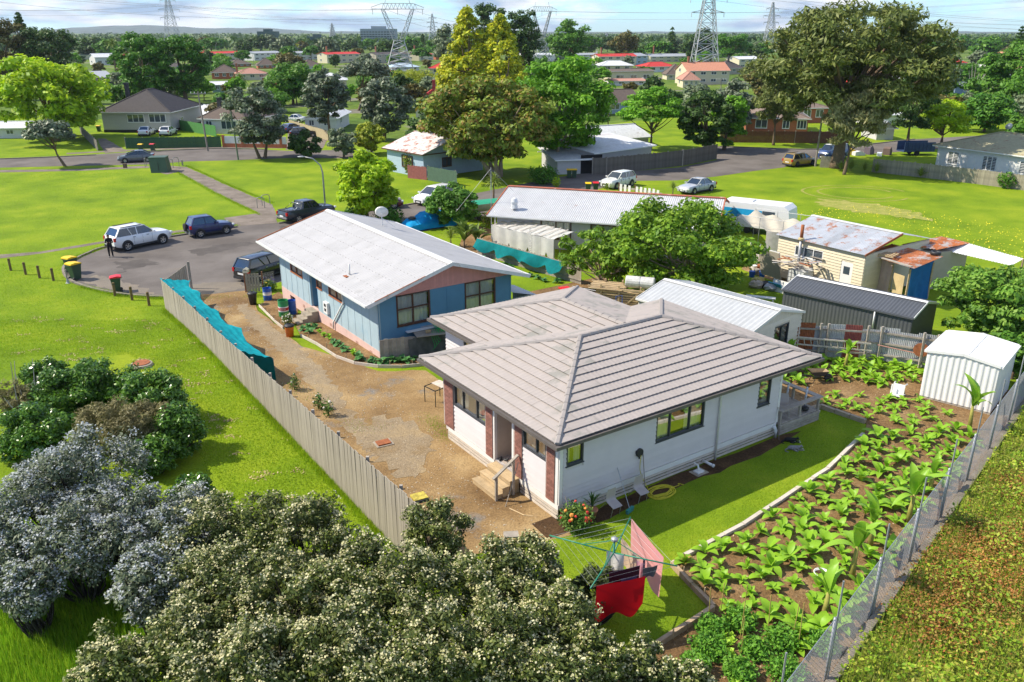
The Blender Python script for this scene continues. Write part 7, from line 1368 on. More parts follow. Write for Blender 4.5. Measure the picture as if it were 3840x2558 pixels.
# ================================================================ PYLONS AND LINES
PYL=mat('pylon_steel',(.40,.41,.42),rough=.6,var=.08)
def lattice(mb,a,b,wa,wb_,n,r):
 """square tapering lattice from a to b"""
 a,b=Vector(a),Vector(b);C4=[(-1,-1),(1,-1),(1,1),(-1,1)];lv=[]
 for i in range(n+1):t=1-(1-i/n)**1.15;w=wa+(wb_-wa)*t;c=a.lerp(b,t);lv.append([c+Vector((x*w/2,y*w/2,0))for x,y in C4])
 for k in range(4):mb.tube([l[k]for l in lv],r*1.4,4)
 for l0,l1 in zip(lv,lv[1:]):
  for k in range(4):mb.tube([l0[k],l1[(k+1)%4]],r,3,cap=False);mb.tube([l0[(k+1)%4],l1[k]],r,3,cap=False);mb.tube([l1[k],l1[(k+1)%4]],r*.8,3,cap=False)
 return lv
def pylon(label,bx,by,dist,ytop,base_w,kind='single',rz=0.0,r=.12):
 d=at(bx,by);s=dist/d.y;g=Vector((d.x*s,dist,-.55));dy=FOC*C_P+(CY-ytop)*S_P;dz=-FOC*S_P+(CY-ytop)*C_P;H=CAM_H+dz*dist/dy+.55
 t=thing('power_pylon',label,'pylon',g,rz,'power pylons');m=MB()
 if kind=='single':
  lattice(m,(0,0,0),(0,0,H),base_w,1.1,11,r);m.build('tower',PYL,t)
  for f,w in((.60,.16),(.73,.18),(.87,.13)):
   m=MB()
   for s in(-1,1):tip=(s*H*w,0,H*f);m.tube([(s*.8,.6,H*f+H*.025),tip],r,3);m.tube([(s*.8,-.6,H*f+H*.025),tip],r,3);m.tube([(s*.8,0,H*f-H*.01),tip],r,3);m.tube([tip,(s*H*w,0,H*f-H*.045)],r*.8,4)
   m.build('cross_arm',PYL,t)
 else:
  wz=H*.46;lattice(m,(0,0,0),(0,0,wz),base_w,base_w*.32,6,r)
  for s in(-1,1):lattice(m,(s*base_w*.1,0,wz),(s*base_w*.48,0,H*.86),base_w*.16,base_w*.1,6,r*.8)
  m.build('tower',PYL,t);m=MB();lv=[]
  for z in(H*.86,H*.93):m.tube([(-base_w*.85,0,z if z<H*.9 else H*.88),(-base_w*.5,0,z),(base_w*.5,0,z),(base_w*.85,0,z if z<H*.9 else H*.88)],r,4)
  for i in range(9):x=-base_w*.5+base_w*i/8;m.tube([(x,0,H*.86),(x+base_w/16,0,H*.93)],r*.8,3);m.tube([(x+base_w/16,0,H*.93),(x+base_w/8,0,H*.86)],r*.8,3)
  for s in(-1,1):m.tube([(s*base_w*.4,0,H*.93),(s*base_w*.36,0,H)],r,4)
  for x in(-.8,0,.8):m.tube([(base_w*x,0,H*.86),(base_w*x,0,H*.79)],r*.9,4)
  m.build('cross_arm',PYL,t)
 return t,g,H
py1=pylon('lattice pylon far left of the sky, above the round trees',660,240,620,-30,11);py2=pylon('large silver pylon with twin-horned head left of the golden conifers',1500,240,330,-8,11.5,'delta',rz=R(8),r=.11);py3=pylon('small distant pylon beside the office block',1626,240,1000,52,10,r=.2);py4=pylon('silver horned pylon behind the tall dark trees',2030,235,430,8,9,'delta',rz=R(14),r=.1);py5=pylon('big lattice pylon left of the gum tree',2640,240,330,-120,10,r=.13);py6=pylon('grey pylon just left of the gum crown',2876,240,700,8,10,r=.17);pylon('tiny pylon on the left horizon',1255,240,1500,87,11,r=.28);pylon('tiny pylon right of the bright green tree',2270,240,1500,124,10,r=.25)
def wires(label,pts,r=.035,sag=6):
 t=thing('power_line',label,'power line',pts[0]);o=Vector(pts[0])
 for a,b in zip(pts,pts[1:]):
  a,b=Vector(a),Vector(b)
  for k in(0,1,2):
   of=Vector(((k-1)*5.0,0,-3.2*(k==1)));P=[a.lerp(b,i/14)+of-o+Vector((0,0,-sag*4*(i/14)*(1-i/14)))for i in range(15)];MB().tube(P,r,3,cap=False).build('conductor',mat('conductor',(.22,.22,.23)),t)
 return t
tp_=lambda q,f:q[1]+Vector((0,0,q[2]*f))
wires('high voltage lines from the left pylon across the sky',[Vector((-420,560,36)),tp_(py1,.8),tp_(py3,.85)],r=.07);wires('high voltage lines strung between the silver pylons',[Vector((-260,300,40)),tp_(py2,.86),tp_(py4,.86),Vector((420,560,42))],r=.045);wires('high voltage lines running right from the big pylon',[tp_(py5,.8),tp_(py5,.8)+Vector((300,60,-10))],r=.045);wires('high voltage lines behind the gum crown',[tp_(py6,.8),tp_(py6,.8)+Vector((520,90,-8))],r=.07)
# ================================================================ PERSON
def person(label,p,rz):
 t=thing('person',label,'person',p,rz);bm_=bpy.data.meshes.new('body')
 J={'pel':(0,0,.95,.13),'waist':(0,.0,1.08,.125),'chest':(0,.0,1.3,.145),'neck':(0,.02,1.47,.06),'head0':(0,.06,1.54,.075),'head1':(0,.07,1.63,.095),'head2':(0,.06,1.70,.06)}
 for s,n in((1,'l'),(-1,'r')):
  J.update({n+'hip':(.1*s,0,.9,.095),n+'knee':(.11*s,.03,.5,.065),n+'ank':(.12*s,.0,.1,.045),n+'heel':(.12*s,.0,.05,.045),n+'toe':(.14*s,.17,.04,.035),n+'sho':(.19*s,0,1.40,.065),n+'elb':(.25*s,.04,1.12,.045),n+'wri':(.09*s,.27,1.16,.03),n+'palm':(.05*s,.33,1.19,.028)})
  for f,(dx,dy,dz,rr2)in enumerate(((.03,.06,.01,.009),(.012,.075,.015,.009),(-.006,.075,.012,.009),(-.022,.06,.005,.008),(.035,.02,.035,.01))):J[n+'k%d'%f]=(.05*s+dx*s*.6,.33+dy*.6,1.19+dz*.6,rr2);J[n+'f%d'%f]=(.05*s+dx*s*.5,.33+dy,1.19+dz+.02,rr2*.85)
 E=[('pel','waist'),('waist','chest'),('chest','neck'),('neck','head0'),('head0','head1'),('head1','head2')]
 for n in 'lr':
  E+=[('pel',n+'hip'),(n+'hip',n+'knee'),(n+'knee',n+'ank'),(n+'ank',n+'heel'),(n+'heel',n+'toe'),('chest',n+'sho'),(n+'sho',n+'elb'),(n+'elb',n+'wri'),(n+'wri',n+'palm')]
  for f in range(5):E+=[(n+'palm',n+'k%d'%f),(n+'k%d'%f,n+'f%d'%f)]
 ks=list(J);bm_.from_pydata([J[k][:3]for k in ks],[(ks.index(a),ks.index(b))for a,b in E],[]);o=bpy.data.objects.new('body',bm_);COL.objects.link(o);md=o.modifiers.new('skin','SKIN');md.use_smooth_shade=True
 for i,k in enumerate(ks):bm_.skin_vertices[0].data[i].radius=(J[k][3]*(1.22 if k[1:]in('hip','knee','ank','sho','elb')or k in('pel','waist','chest')else 1),)*2
 bm_.skin_vertices[0].data[0].use_root=True;o.modifiers.new('sub','SUBSURF').levels=2;o.modifiers['sub'].render_levels=2
 bpy.context.view_layer.update();me=bpy.data.meshes.new_from_object(o.evaluated_get(bpy.context.evaluated_depsgraph_get()));bpy.data.objects.remove(o)
 me.materials.clear();me.materials.append(mat('black_clothes',(.012,.012,.014),rough=.9));me.materials.append(mat('skin',(.36,.19,.12),rough=.6));me.materials.append(mat('grey_shoes',(.25,.22,.22)))
 for q in me.polygons:
  c=q.center;q.material_index=1 if(c.z>1.5 or(c.y>.29 and c.z>1.05))else(2 if c.z<.09 else 0);q.use_smooth=True
 b=inst('body',me,t)
 MB().ball((0,.03,1.66),(.1,.105,.1),12,8).build('hair',mat('hair_dark',(.015,.01,.008),rough=.7),t,smooth=True)
 f=MB();f.ball((0,.175,1.62),(.014,.02,.022),6,5);f.build('nose',mat('skin',(.36,.19,.12)),t);f=MB();f.ball((.035,.155,1.65),.011,5,4);f.ball((-.035,.155,1.65),.011,5,4);f.build('eyes',TRIM,t);f=MB();f.box(-.025,.025,.15,.162,1.575,1.583);f.build('mouth',REDP,t);f=MB();f.ball((.098,.06,1.63),(.015,.025,.035),6,4);f.ball((-.098,.06,1.63),(.015,.025,.035),6,4);f.build('ears',mat('skin',(.36,.19,.12)),t)
 return t
pp_=at(418,964);person('person in black clothes standing and looking down at a phone',pp_,R(-160));ph=MB().box(-.035,.035,-.006,.006,-.07,.07).xf(Matrix.Rotation(R(-50),4,'X'));po=ph.build('phone',mat('phone_black',(.02,.02,.025),rough=.2),None,loc=pp_+Matrix.Rotation(R(-160),3,'Z')@Vector((0,.40,1.235)),rotz=R(-160));tag(po,'small dark phone held by the person in black','phone')
# ================================================================ HOUSES OF THE STREET AND BEYOND
BRK_CH=mat('chimney_brick',(.30,.12,.07),var=.2);CH_DK=mat('chimney_dark',(.035,.035,.04))
phouse('pale grey house with dark hip roof beyond the far street',392,497,645,497,14.5,420,335,'hip',mat('wall_lilacgrey',(.46,.43,.43),var=.05),R_CHAR,wins=((.37,.62,1.75,3.2,2),(.69,.94,1.75,3.25,2)),chim=(.12,.55,7.6,CH_DK),base=(.45,TRIM))
phouse('white weatherboard house with brown roof behind the round roadside tree',760,500,925,506,11,443,372,'hip',W_WHITE,R_BROWN,wins=((.45,.8,.9,2.5,2),(.1,.25,.9,2.4,1)),chim=(.2,.3,5.6,CH_DK))
phouse('long low outbuilding with white iron roof behind the green fence',640,452,800,462,6,425,392,'gx',W_WHITE,R_WHITE,wins=((.2,.3,.8,1.6),),name='outbuilding',cat='building')
phouse('white weatherboard house with gable towards the street',1147,494,1262,494,12,443,402,'gy',W_WHITE,R_WHITE,wins=((.12,.3,1.2,2.4,1),(.6,.8,1.2,2.4,1)))
phouse('house with white and red checkered iron roof and pale blue walls',1455,640,1590,668,9,553,503,'gx',W_BLUE,roofmat('checker_iron',(.58,.53,.51),stain=(.32,.13,.09),amt=.5,bump=.3),wins=((.42,.72,.9,2.3,1),),frame=WINBR)
MB().tube([(3.0,4.5,4.0),(3.0,4.5,4.8)],.03,5).build('dish_mast',GALP,bpy.data.objects['house.003']);MB().lathe([(.02,-.1),(.3,-.05),(.55,.03)],16).xf(Matrix.Translation((3.0,4.4,5.0))@Matrix.Rotation(R(60),4,'X')).build('satellite_dish',DISH_M,bpy.data.objects['house.003'],smooth=True)
phouse('house with red tiled roof glimpsed behind the grey-leaved trees',1560,440,1650,440,10,400,343,'gy',W_CREAM,R_RED,chim=(.75,.2,7.0,mat('chimney_red',(.4,.05,.05))))
phouse('open-fronted grey garage with white roof behind the big green tree',2090,655,2215,650,7,598,575,'mono',W_GREY,R_WHITE,wins=(),name='garage',cat='garage',sidew=False);mb=MB();mb.box(2.9,5.6,-.03,.02,0,2.2);mb.build('garage_shade_panel',DARK,bpy.data.objects['garage.001'])  # dark panel on the solid front, its colour standing for the unlit interior
phouse('low shed with white sheeted roof behind the grey paling fence',2225,645,2440,612,7.5,572,520,'mono',W_GREY,R_WHITE,name='shed',cat='shed',sidew=False);phouse('white iron-roofed outbuilding rising behind the low shed',2235,560,2430,545,8,525,470,'gx',W_GREY,R_WHITE,name='outbuilding',cat='building',sidew=False)
def fenceline(label,px,h,m,bw=.15,parts=True,posts=None,name='paling_fence',rails=True,gap=.01,lift=0.0):
 P=[at(x,y)for x,y in px];t=thing(name,label,'fence',P[0]);o=P[0];me=MB().box(-bw/2,bw/2,-.012,.012,0,1).mesh('paling',m);pm=posts or TIMBER_W
 for a,b in zip(P,P[1:]):
  d=b-a;d.z=0;L=d.length;d.normalize();an=math.atan2(d.y,d.x);n=int(L/(bw+gap))
  if parts:
   for i in range(n):q=a-o+d*((i+.5)*(bw+gap));inst('paling',me,t,(q.x,q.y,lift),(0,0,an),(1,1,h+random.uniform(-.04,.04)))
  else:
   mb=MB()
   for i in range(n):q=a-o+d*(i*(bw+gap));hh=h+random.uniform(-.04,.04);mb.obox((q.x,q.y,0),d*bw,Vector((-d.y,d.x,0))*.024,(0,0,hh))
   mb.build('palings',m,t)['kind']='stuff'
  u=0
  while u<=L:q=a-o+d*u+Vector((-d.y,d.x,0))*.08;MB().box(q.x-.06,q.x+.06,q.y-.06,q.y+.06,0,h+.08).build('post',pm,t);u+=2.4
  if rails:
   for z in(.35,h-.3):MB().beam(a-o+Vector((-d.y,d.x,0))*.05+Vector((0,0,z)),b-o+Vector((-d.y,d.x,0))*.05+Vector((0,0,z)),.05,.09).build('rail',TIMBER_W,t)
 return t
PALED=mat('paling_dark',(.14,.125,.105),rough=.9,var=.25,scale=3,island=.15);GRNF=mat('paling_green',(.028,.085,.045),rough=.8,var=.2,island=.1);BRNF=mat('paling_redbrown',(.17,.07,.04),rough=.9,var=.2,island=.12,stain=(.22,.2,.05),stain_amt=.2);LICH=mat('paling_lichen',(.29,.26,.19),rough=.95,var=.3,scale=3,island=.14,stain=(.32,.30,.05),stain_amt=.25,stain_scale=2)
fenceline('tall dark grey paling fence along the side street',[(2222,655),(2275,652),(2560,622),(2688,596)],1.95,PALED)
fenceline('dark green paling fence in front of the pale grey house',[(474,558),(832,552)],1.55,GRNF);fenceline('green paling fence running back beside the pale grey house',[(645,482),(812,512)],1.7,mat('paling_grass',(.06,.20,.05),rough=.8,var=.15,island=.08),parts=False)
fenceline('red-brown paling fence across the side street, with pale concrete posts',[(2700,534),(2980,537),(3185,537)],1.75,BRNF,posts=mat('post_concrete',(.45,.42,.33)),parts=False)
fenceline('old lichen-covered paling fence in front of the mossy-roofed house',[(3270,645),(3480,668),(3660,690),(3900,722)],1.6,LICH,bw=.16)
fenceline('yellowish board fence by the white gabled house driveway',[(1085,482),(1232,528)],1.5,mat('paling_sand',(.42,.35,.2),var=.15,island=.08),parts=False);fenceline('dark board fence along the driveway of the pale house',[(302,500),(368,566)],1.4,PALED,parts=False)
fenceline('rusty red iron fence below the checkered roof',[(1530,668),(1604,676)],1.5,mat('fence_red',(.28,.09,.08),var=.25,island=.1),parts=False);fenceline('dark green iron fence beside the rusty red one',[(1604,676),(1715,697)],1.6,mat('fence_green',(.07,.12,.08),var=.15,island=.1),parts=False)
t=fenceline('broken white board fence on the street side of the rust-edged roof',[(2320,716),(2380,725),(2480,742)],.75,WHITE_P,bw=.3,gap=.25,posts=mat('rusty_post',(.28,.12,.06)))
wf=thing('boundary_wall','white panelled wall with brick base and piers left of the round tree','wall',at(835,552));a,b=at(835,552),at(1075,556);d=b-a;L=d.length;wf.rotation_euler=(0,0,math.atan2(d.y,d.x));MB().box(0,L,0,.2,0,.55).build('brick_base',W_BRICK,wf)
u=0.0
while u<L:MB().box(u,u+.35,-.03,.24,0,1.75).build('pier',W_BRICK,wf);MB().box(u+.37,min(L,u+2.9),.04,.16,.56,1.6).build('panel',W_WHITE,wf);u+=2.95
wb2=thing('boundary_wall','short concrete block wall beside the big gum trunk','wall',at(3074,628));a,b=at(3074,628),at(3122,630);d=b-a;wb2 .rotation_euler=(0,0,math.atan2(d.y,d.x));L=d.length
for i in range(7):
 for j in range(3):MB().box(L*j/3+.01,L*(j+1)/3-.01,0,.18,.2*i,.2*i+.19).build('block',CSTEP,wb2)
A,B=at(3505,632),at(3960,700);hs=house('white weatherboard house with mossy tile roof at the right edge',A,B,9.5,2.9,1.75,'hip',mat('peeling_white',(.74,.73,.70),rough=.8,var=.08,stain=(.40,.38,.35),stain_amt=.25,stain_scale=3),R_MOSS,wins=((.10,.20,.8,2.35,1),(.40,.52,.7,2.35,2),(.7,.8,.8,2.3,1)),over=.5,sidew=True,door=.28);L=(B-A).length
z=.2
while z<2.85:MB().prism([(0,-.001,z),(0,-.025,z),(0,-.004,z+.17)],(L,0,0)).build('weatherboard',_M['peeling_white'],hs);z+=.175
MB().lathe([(.02,-.08),(.25,-.04),(.42,.03)],14).xf(Matrix.Translation((5.0,5.5,5.3))@Matrix.Rotation(R(60),4,'X')).build('satellite_dish',DISH_M,hs,smooth=True)
phouse('orange brick house with weathered hip roof behind the red-brown fence',2800,500,3025,505,11,440,392,'hip',W_BRICK,R_RUSTW,wins=((.13,.33,1.0,2.6,1),(.58,.70,1.0,2.6,1),(.82,.98,1.0,2.6,2)));phouse('second brick house with white windows behind the gum foliage',2985,462,3100,460,10,405,375,'hip',W_BRICK,R_RUSTW,wins=((.2,.45,1.0,2.4,1),(.6,.85,1.0,2.4,1)))
phouse('white-roofed building behind the gum tree',3250,470,3390,470,8,430,405,'mono',W_WHITE,R_WHITE,name='building',cat='building',sidew=False);phouse('small grey gabled shed at the end of the side street',3285,525,3348,525,6,480,448,'gy',W_GREY,R_GREY,name='shed',cat='shed',sidew=False)
phouse('house with brown tile roof and pale walls behind the feathery tree',2262,428,2395,424,9,386,335,'gx',W_BLUE,R_BROWN,wins=((.2,.45,1,2.3,1),));phouse('blue house among the trees on the far right',3578,358,3668,354,8,322,309,'gx',mat('wall_dusk',(.18,.25,.36)),R_GREY,wins=((.35,.75,1,2.2,2),));phouse('house with rounded red roof behind the gum crown',3190,345,3262,345,9,312,288,'hip',W_WHITE,R_RED,wins=((.3,.6,1,2.2),));phouse('white and red roofed house behind the gum branches',3270,320,3380,318,9,295,270,'gx',W_WHITE,R_WHITE,wins=((.3,.6,1,2.2),))
FW2=lambda k,z=((1.0,2.1),(3.6,4.7)):tuple((((i+.25)/k),((i+.75)/k),a,b,1)for i in range(k)for a,b in z)
def flats(label,x0,y0,x1,y1,ye,yr,wm,rm,k=5,chim=True,two=True,depth=9):return phouse(label,x0,y0,x1,y1,depth,ye,yr,'gx',wm,rm,wins=FW2(k)if two else FW2(k,((1.0,2.1),)),storeys=2 if two else 1,over=.3,name='block_of_flats' if two else 'house',cat='flats' if two else 'house',chim=(.15,.5,8.4 if two else 5.5,BRK_CH)if chim else None)
flats('cream two-storey flats with red roof, leftmost in the far row',768,238,918,232,202,193,W_CREAM,R_RED);flats('white two-storey flats with grey roof right of the leftmost red roof',955,228,1058,224,200,192,W_WHITE,R_GREY,chim=False);flats('pale flats with grey roof behind the dark dome tree',1085,226,1195,223,200,192,W_WHITE,R_GREY,chim=False);flats('cream flats with red roof in front of the big pylon',1228,238,1352,234,204,195,W_CREAM,R_RED);flats('beige flats with dark roof under the silver pylon',1412,238,1535,234,205,195,W_BEIGE,R_CHAR);flats('small cream gabled flats with red roof right of the pylon',1572,228,1626,225,206,197,W_CREAM,R_RED,k=2)
flats('long white flats with pale roof behind the golden conifers',1960,232,2105,230,208,199,W_WHITE,R_WHITE,chim=False);flats('white flats left of the cherry-red roof',2160,226,2250,224,206,199,W_WHITE,R_GREY,chim=False,k=4);flats('cream flats with cherry-red roof in the far row centre right',2246,247,2386,245,212,201,W_CREAM,R_RED);flats('pale blue flats beside the cherry-red roof',2386,243,2426,241,210,199,W_BLUE,R_GREY,k=2,chim=False);flats('long cream flats with pale grey roof by the pointed conifer',2438,234,2602,232,212,201,W_CREAM,R_GREY,k=6)
flats('cream flats with white roof left of the gum crown',2770,258,2850,256,222,211,W_CREAM,R_WHITE,k=3,chim=False);flats('blue flats with white roof beyond the gum, on the right',3470,248,3562,246,224,212,W_SKY,R_WHITE,k=4,chim=False);flats('blue flats with white roof seen through the gum crown',3360,250,3445,248,226,212,W_SKY,R_WHITE,k=4,chim=False);flats('salmon-roofed two-storey house by the pale pole',2575,318,2732,316,266,233,W_CREAM,R_SALM,k=4,depth=10)
def hiph(label,x0,y0,x1,y1,ye,yr,wm,rm,depth=9,roof='hip',**kw):return phouse(label,x0,y0,x1,y1,depth,ye,yr,roof,wm,rm,wins=((.12,.3,1,2.2,1),(.45,.6,1,2.2,1),(.75,.9,1,2.2,1)),**kw)
hiph('orange brick house with dark hip roof above the green trees',985,318,1074,318,290,256,W_BRICK,R_BROWN);hiph('brick house with wide dark roof below the red flats',796,297,885,296,272,241,W_BRICK,R_BROWN);hiph('cream house with faded pink roof and white porch',888,302,1002,300,277,254,W_CREAM,R_PINK,chim=(.05,.4,5.5,BRK_CH));hiph('dark-roofed house between the pink roof and the flats',870,252,942,250,240,222,W_BRICK,R_BROWN);hiph('dark-roofed brick house beside the conifer dome',968,258,1036,257,244,217,W_BRICK,R_BROWN);hiph('low house with dark roof right of the conifer dome',1138,264,1212,262,249,222,W_WHITE,R_BROWN);hiph('green weatherboard house with white veranda roof',800,348,880,346,318,305,W_GRN,R_WHITE,roof='gx');hiph('house with pale blue iron roof at the foot of the pylon',1470,268,1572,266,252,236,W_WHITE,R_BLUE);hiph('house with bright red roof behind the grey-leaved tree',1395,290,1490,288,274,252,W_WHITE,R_RED);hiph('white hip-roofed house in front of the cherry-red flats',2252,268,2372,267,246,227,W_CREAM,R_WHITE);hiph('house with olive green hip roof',2178,272,2252,270,256,226,W_GRN,R_GREEN,chim=(.2,.4,6,R_GREEN));hiph('house with bright red hip roof right of the white hip roof',2424,272,2532,270,250,232,W_WHITE,R_RED);hiph('cream two-storey house with flat brown roof in the middle distance',2290,308,2450,304,268,258,W_CREAM,R_BROWN,roof='gx');hiph('low pink-roofed lean-to house below the brown roof',2305,322,2425,320,304,294,W_WHITE,R_PINK,roof='gx');hiph('grey-roofed house behind the salmon roof',2715,280,2785,278,256,226,W_BEIGE,R_CHAR,chim=(.5,.4,7,CH_DK));hiph('orange-roofed house tucked under the gum crown on the left',2560,330,2620,330,300,268,W_CREAM,R_PINK);hiph('brown-roofed cottage left of the salmon roof',2500,300,2572,300,280,240,W_CREAM,R_BROWN);hiph('green-roofed building behind the big round trees',735,224,765,223,200,182,W_WHITE,roofmat('mint_roof',(.2,.42,.3)));hiph('white building glimpsed behind the palm on the left',360,245,440,243,215,200,W_WHITE,R_WHITE,roof='gx');hiph('dark carport behind the lime-green street tree',372,320,428,318,290,268,CH_DK,R_GREY,roof='mono');hiph('white slatted building at the left edge behind the lime tree',-60,520,135,518,480,455,W_WHITE,R_WHITE,roof='gx')
hiph('white-walled house with green roof on the far right horizon',3545,232,3600,231,218,200,W_WHITE,R_GREEN);hiph('red-roofed house low behind the right-hand trees',3560,245,3625,244,236,220,W_WHITE,R_RED)
rh_=random.Random(5);roofs=[(R_BROWN,'brown'),(R_RED,'red'),(R_GREY,'grey'),(R_WHITE,'white'),(R_PINK,'faded pink'),(R_SALM,'salmon'),(R_CHAR,'charcoal'),(R_GREEN,'green')];walls=[(W_CREAM,'cream'),(W_WHITE,'white'),(W_BRICK,'brick'),(W_BEIGE,'beige'),(W_BLUE,'pale blue')];seen_=set()
zones=[(690,1340,'left of the big silver pylon'),(1340,1640,'beside the big silver pylon'),(2110,2560,'right of the golden conifers'),(2560,2840,'below the right-hand pylons'),(3380,3840,'beyond the gum tree'),(150,560,'behind the left-hand trees')]
for zi,(xa,xb,zn)in enumerate(zones):
 made=0
 for k in range(160):
  xp,yp=rh_.uniform(xa,xb),rh_.uniform(214,345 if zi in(0,2)else 290);s_=mpp(xp,yp);wpx=rh_.uniform(10,16)/s_;hp=rh_.uniform(4.4,5.4)/s_
  if made>=(9,4,7,5,5,3)[zi]or any(xp<q[1]+3 and xp+wpx>q[0]-3 and yp-hp<q[3]and yp>q[2]for q in HB):continue
  rm_,rn=rh_.choice(roofs);wm_,wn_=rh_.choice(walls);lb=wn_+' house with '+rn+' roof '+zn
  if lb in seen_:continue
  seen_.add(lb);made+=1;hiph(lb,xp,yp,xp+wpx,yp-rh_.uniform(-1,2),yp-2.7/s_,yp-hp,wm_,rm_,roof=rh_.choice(['hip','gx','hip']))
def slab(label,x0,x1,dist,y0,y1,m,bands,name='office_block'):
 s=lambda x:(x-CX)/FOC*(dist*C_P+CAM_H*S_P);zt=lambda y:CAM_H+(-FOC*S_P+(CY-y)*C_P)*dist/(FOC*C_P+(CY-y)*S_P);t=thing(name,label,'building',(s(x0),dist,-.55));w=s(x1)-s(x0);H=zt(y0)+.55;MB().box(0,w,0,18,0,H).build('wall',m,t)
 for i in range(bands):
  z=H*(.42+.5*i/bands);sg=MB();
  for k in range(12):MB().box(w*k/12+w*.008,w*(k+1)/12-w*.008,-.3,-.05,z,z+H*.26/bands).build('window',GLZ,t)
 MB().box(w*.3,w*.7,4,14,H,H+2.5).build('plant_room',m,t)
 return t
slab('dark glass and white office block on the skyline',1354,1484,900,108,150,mat('office_grey',(.30,.34,.36)),4);slab('dark green shed roof on the left skyline',968,1036,1000,118,150,mat('office_green',(.05,.10,.09)),1,'warehouse');slab('second dark green roof on the skyline near the tiny pylon',1155,1215,1000,137,150,mat('office_green',(.05,.10,.09)),1,'warehouse');slab('white block on the skyline right of the gum crown',3475,3492,900,168,190,W_WHITE,1,'building')
HILL=mat('hill_bush',(.07,.10,.09),rough=1,var=.5,scale=.02)
P=[]
for i in range(80):
 x=-3600+90*i;hh=8+40*math.exp(-((x+2450)/420)**2)+22*math.exp(-((x+1700)/420)**2)+3*math.sin(i*.9)+2*math.sin(i*2.3);P.append([(x,5200,-5),(x,5400,hh*.6),(x,5600,hh),(x,6300,-5)])
MB().grid(P).build('hills',HILL,None,smooth=True)['kind']='structure'
# ================================================================ TREES
L_LIME=leafmat('leaf_lime',[(.18,.32,.008),(.29,.42,.010),(.38,.48,.013)],trans=.4);L_DARK=leafmat('leaf_dark',[(.018,.05,.008),(.04,.09,.012),(.07,.12,.018)],trans=.25);L_BROWNG=leafmat('leaf_browngreen',[(.04,.055,.008),(.10,.09,.015),(.14,.11,.02)],trans=.2)
L_BIG=leafmat('leaf_big',[(.03,.10,.01),(.06,.17,.012),(.11,.23,.02)],trans=.3);L_POHU=leafmat('leaf_pohu',[(.05,.08,.035),(.10,.13,.07),(.18,.20,.13)],trans=.15,rough=.45);L_GOLD=leafmat('leaf_gold',[(.18,.25,.008),(.36,.38,.010),(.50,.47,.013)],trans=.3);L_OLIVE=leafmat('leaf_olive',[(.07,.12,.010),(.13,.19,.016),(.19,.23,.025),(.22,.12,.03)],trans=.25)
L_GUM=leafmat('leaf_gum',[(.06,.085,.016),(.11,.14,.026),(.17,.185,.045)],trans=.25);L_GUMP=leafmat('leaf_gum_pale',[(.13,.14,.05),(.21,.21,.08),(.27,.25,.11)],trans=.25);L_MID=leafmat('leaf_mid',[(.045,.13,.012),(.09,.21,.02),(.14,.27,.03)],trans=.35);L_FRESH=leafmat('leaf_fresh',[(.07,.19,.01),(.12,.28,.015),(.19,.36,.025)],trans=.4);L_GREYG=leafmat('leaf_greygreen',[(.08,.12,.06),(.14,.18,.09),(.2,.23,.13)],trans=.2);L_OLIME=leafmat('leaf_olivelime',[(.17,.22,.012),(.28,.32,.02),(.34,.36,.03)],trans=.35)
ptree('street_tree','large bright lime-green tree at the left edge before the pale house',215,528,-45,424,210,492,'broad',L_LIME,n=9500,leaf=.34,k=80,frac=.2)
ptree('conifer_tree','tall dark brownish conifer at the top left corner',35,345,-75,130,48,300,'broad',L_BROWNG,n=6000,leaf=.32,k=60,frac=.2);ptree('conifer_tree','dark green spreading tree between the left corner conifer and the palm',210,340,85,318,92,290,'broad',L_DARK,n=6500,leaf=.32,k=60,frac=.2);ptree('conifer_tree','thin dark spire rising behind the left corner trees',118,330,100,138,38,110,'cone',L_DARK,n=900,leaf=.3)
ptree('evergreen_tree','big dense green tree, left of the rounded pair behind the pale house',560,398,446,662,120,352,'broad',L_BIG,n=8500,leaf=.28,k=90,frac=.19);ptree('evergreen_tree','big dense green tree, right of the rounded pair with visible trunk',699,388,592,800,124,362,'broad',L_BIG,n=9500,leaf=.26,k=95,frac=.18)
ptree('pohutukawa_tree','small windswept grey-green tree on the near verge of the far street',245,624,122,284,427,572,'umbrella',L_POHU,n=3600,leaf=.2,k=40,frac=.26,tr=.18);ptree('pohutukawa_tree','round grey-green roadside tree with forked trunk beside the far street',984,594,865,1094,315,548,'broad',L_POHU,n=6500,leaf=.2,k=60,frac=.22,tr=.22,stems=2)
ptree('shrub','round dark shrub at the end of the far street',1140,592,1076,1204,495,588,'shrub',L_DARK,n=2600,leaf=.2,cat='shrub',k=30);ptree('shrub','greyish shrub behind the pale house chimney side',615,388,570,660,315,384,'shrub',L_GREYG,n=1800,leaf=.24,cat='shrub',k=24);ptree('shrub','pale shrub left of the rounded pair of trees',455,330,420,492,262,328,'shrub',L_GREYG,n=1500,leaf=.25,cat='shrub',k=24)
ptree('pohutukawa_tree','grey-leaved tree standing behind the white gabled house',1240,525,1158,1312,250,480,'broad',L_POHU,n=5200,leaf=.24,k=56,frac=.22,tr=.3);ptree('pohutukawa_tree','flat-topped olive grey tree above the red roof on the left of centre',1345,415,1290,1468,205,335,'umbrella',L_POHU,n=4200,leaf=.26,k=44,tr=.25);ptree('pohutukawa_tree','tall grey-leaved tree left of the red tiled roof',1440,530,1345,1560,275,505,'broad',L_POHU,n=6500,leaf=.23,k=64,frac=.2,tr=.3)
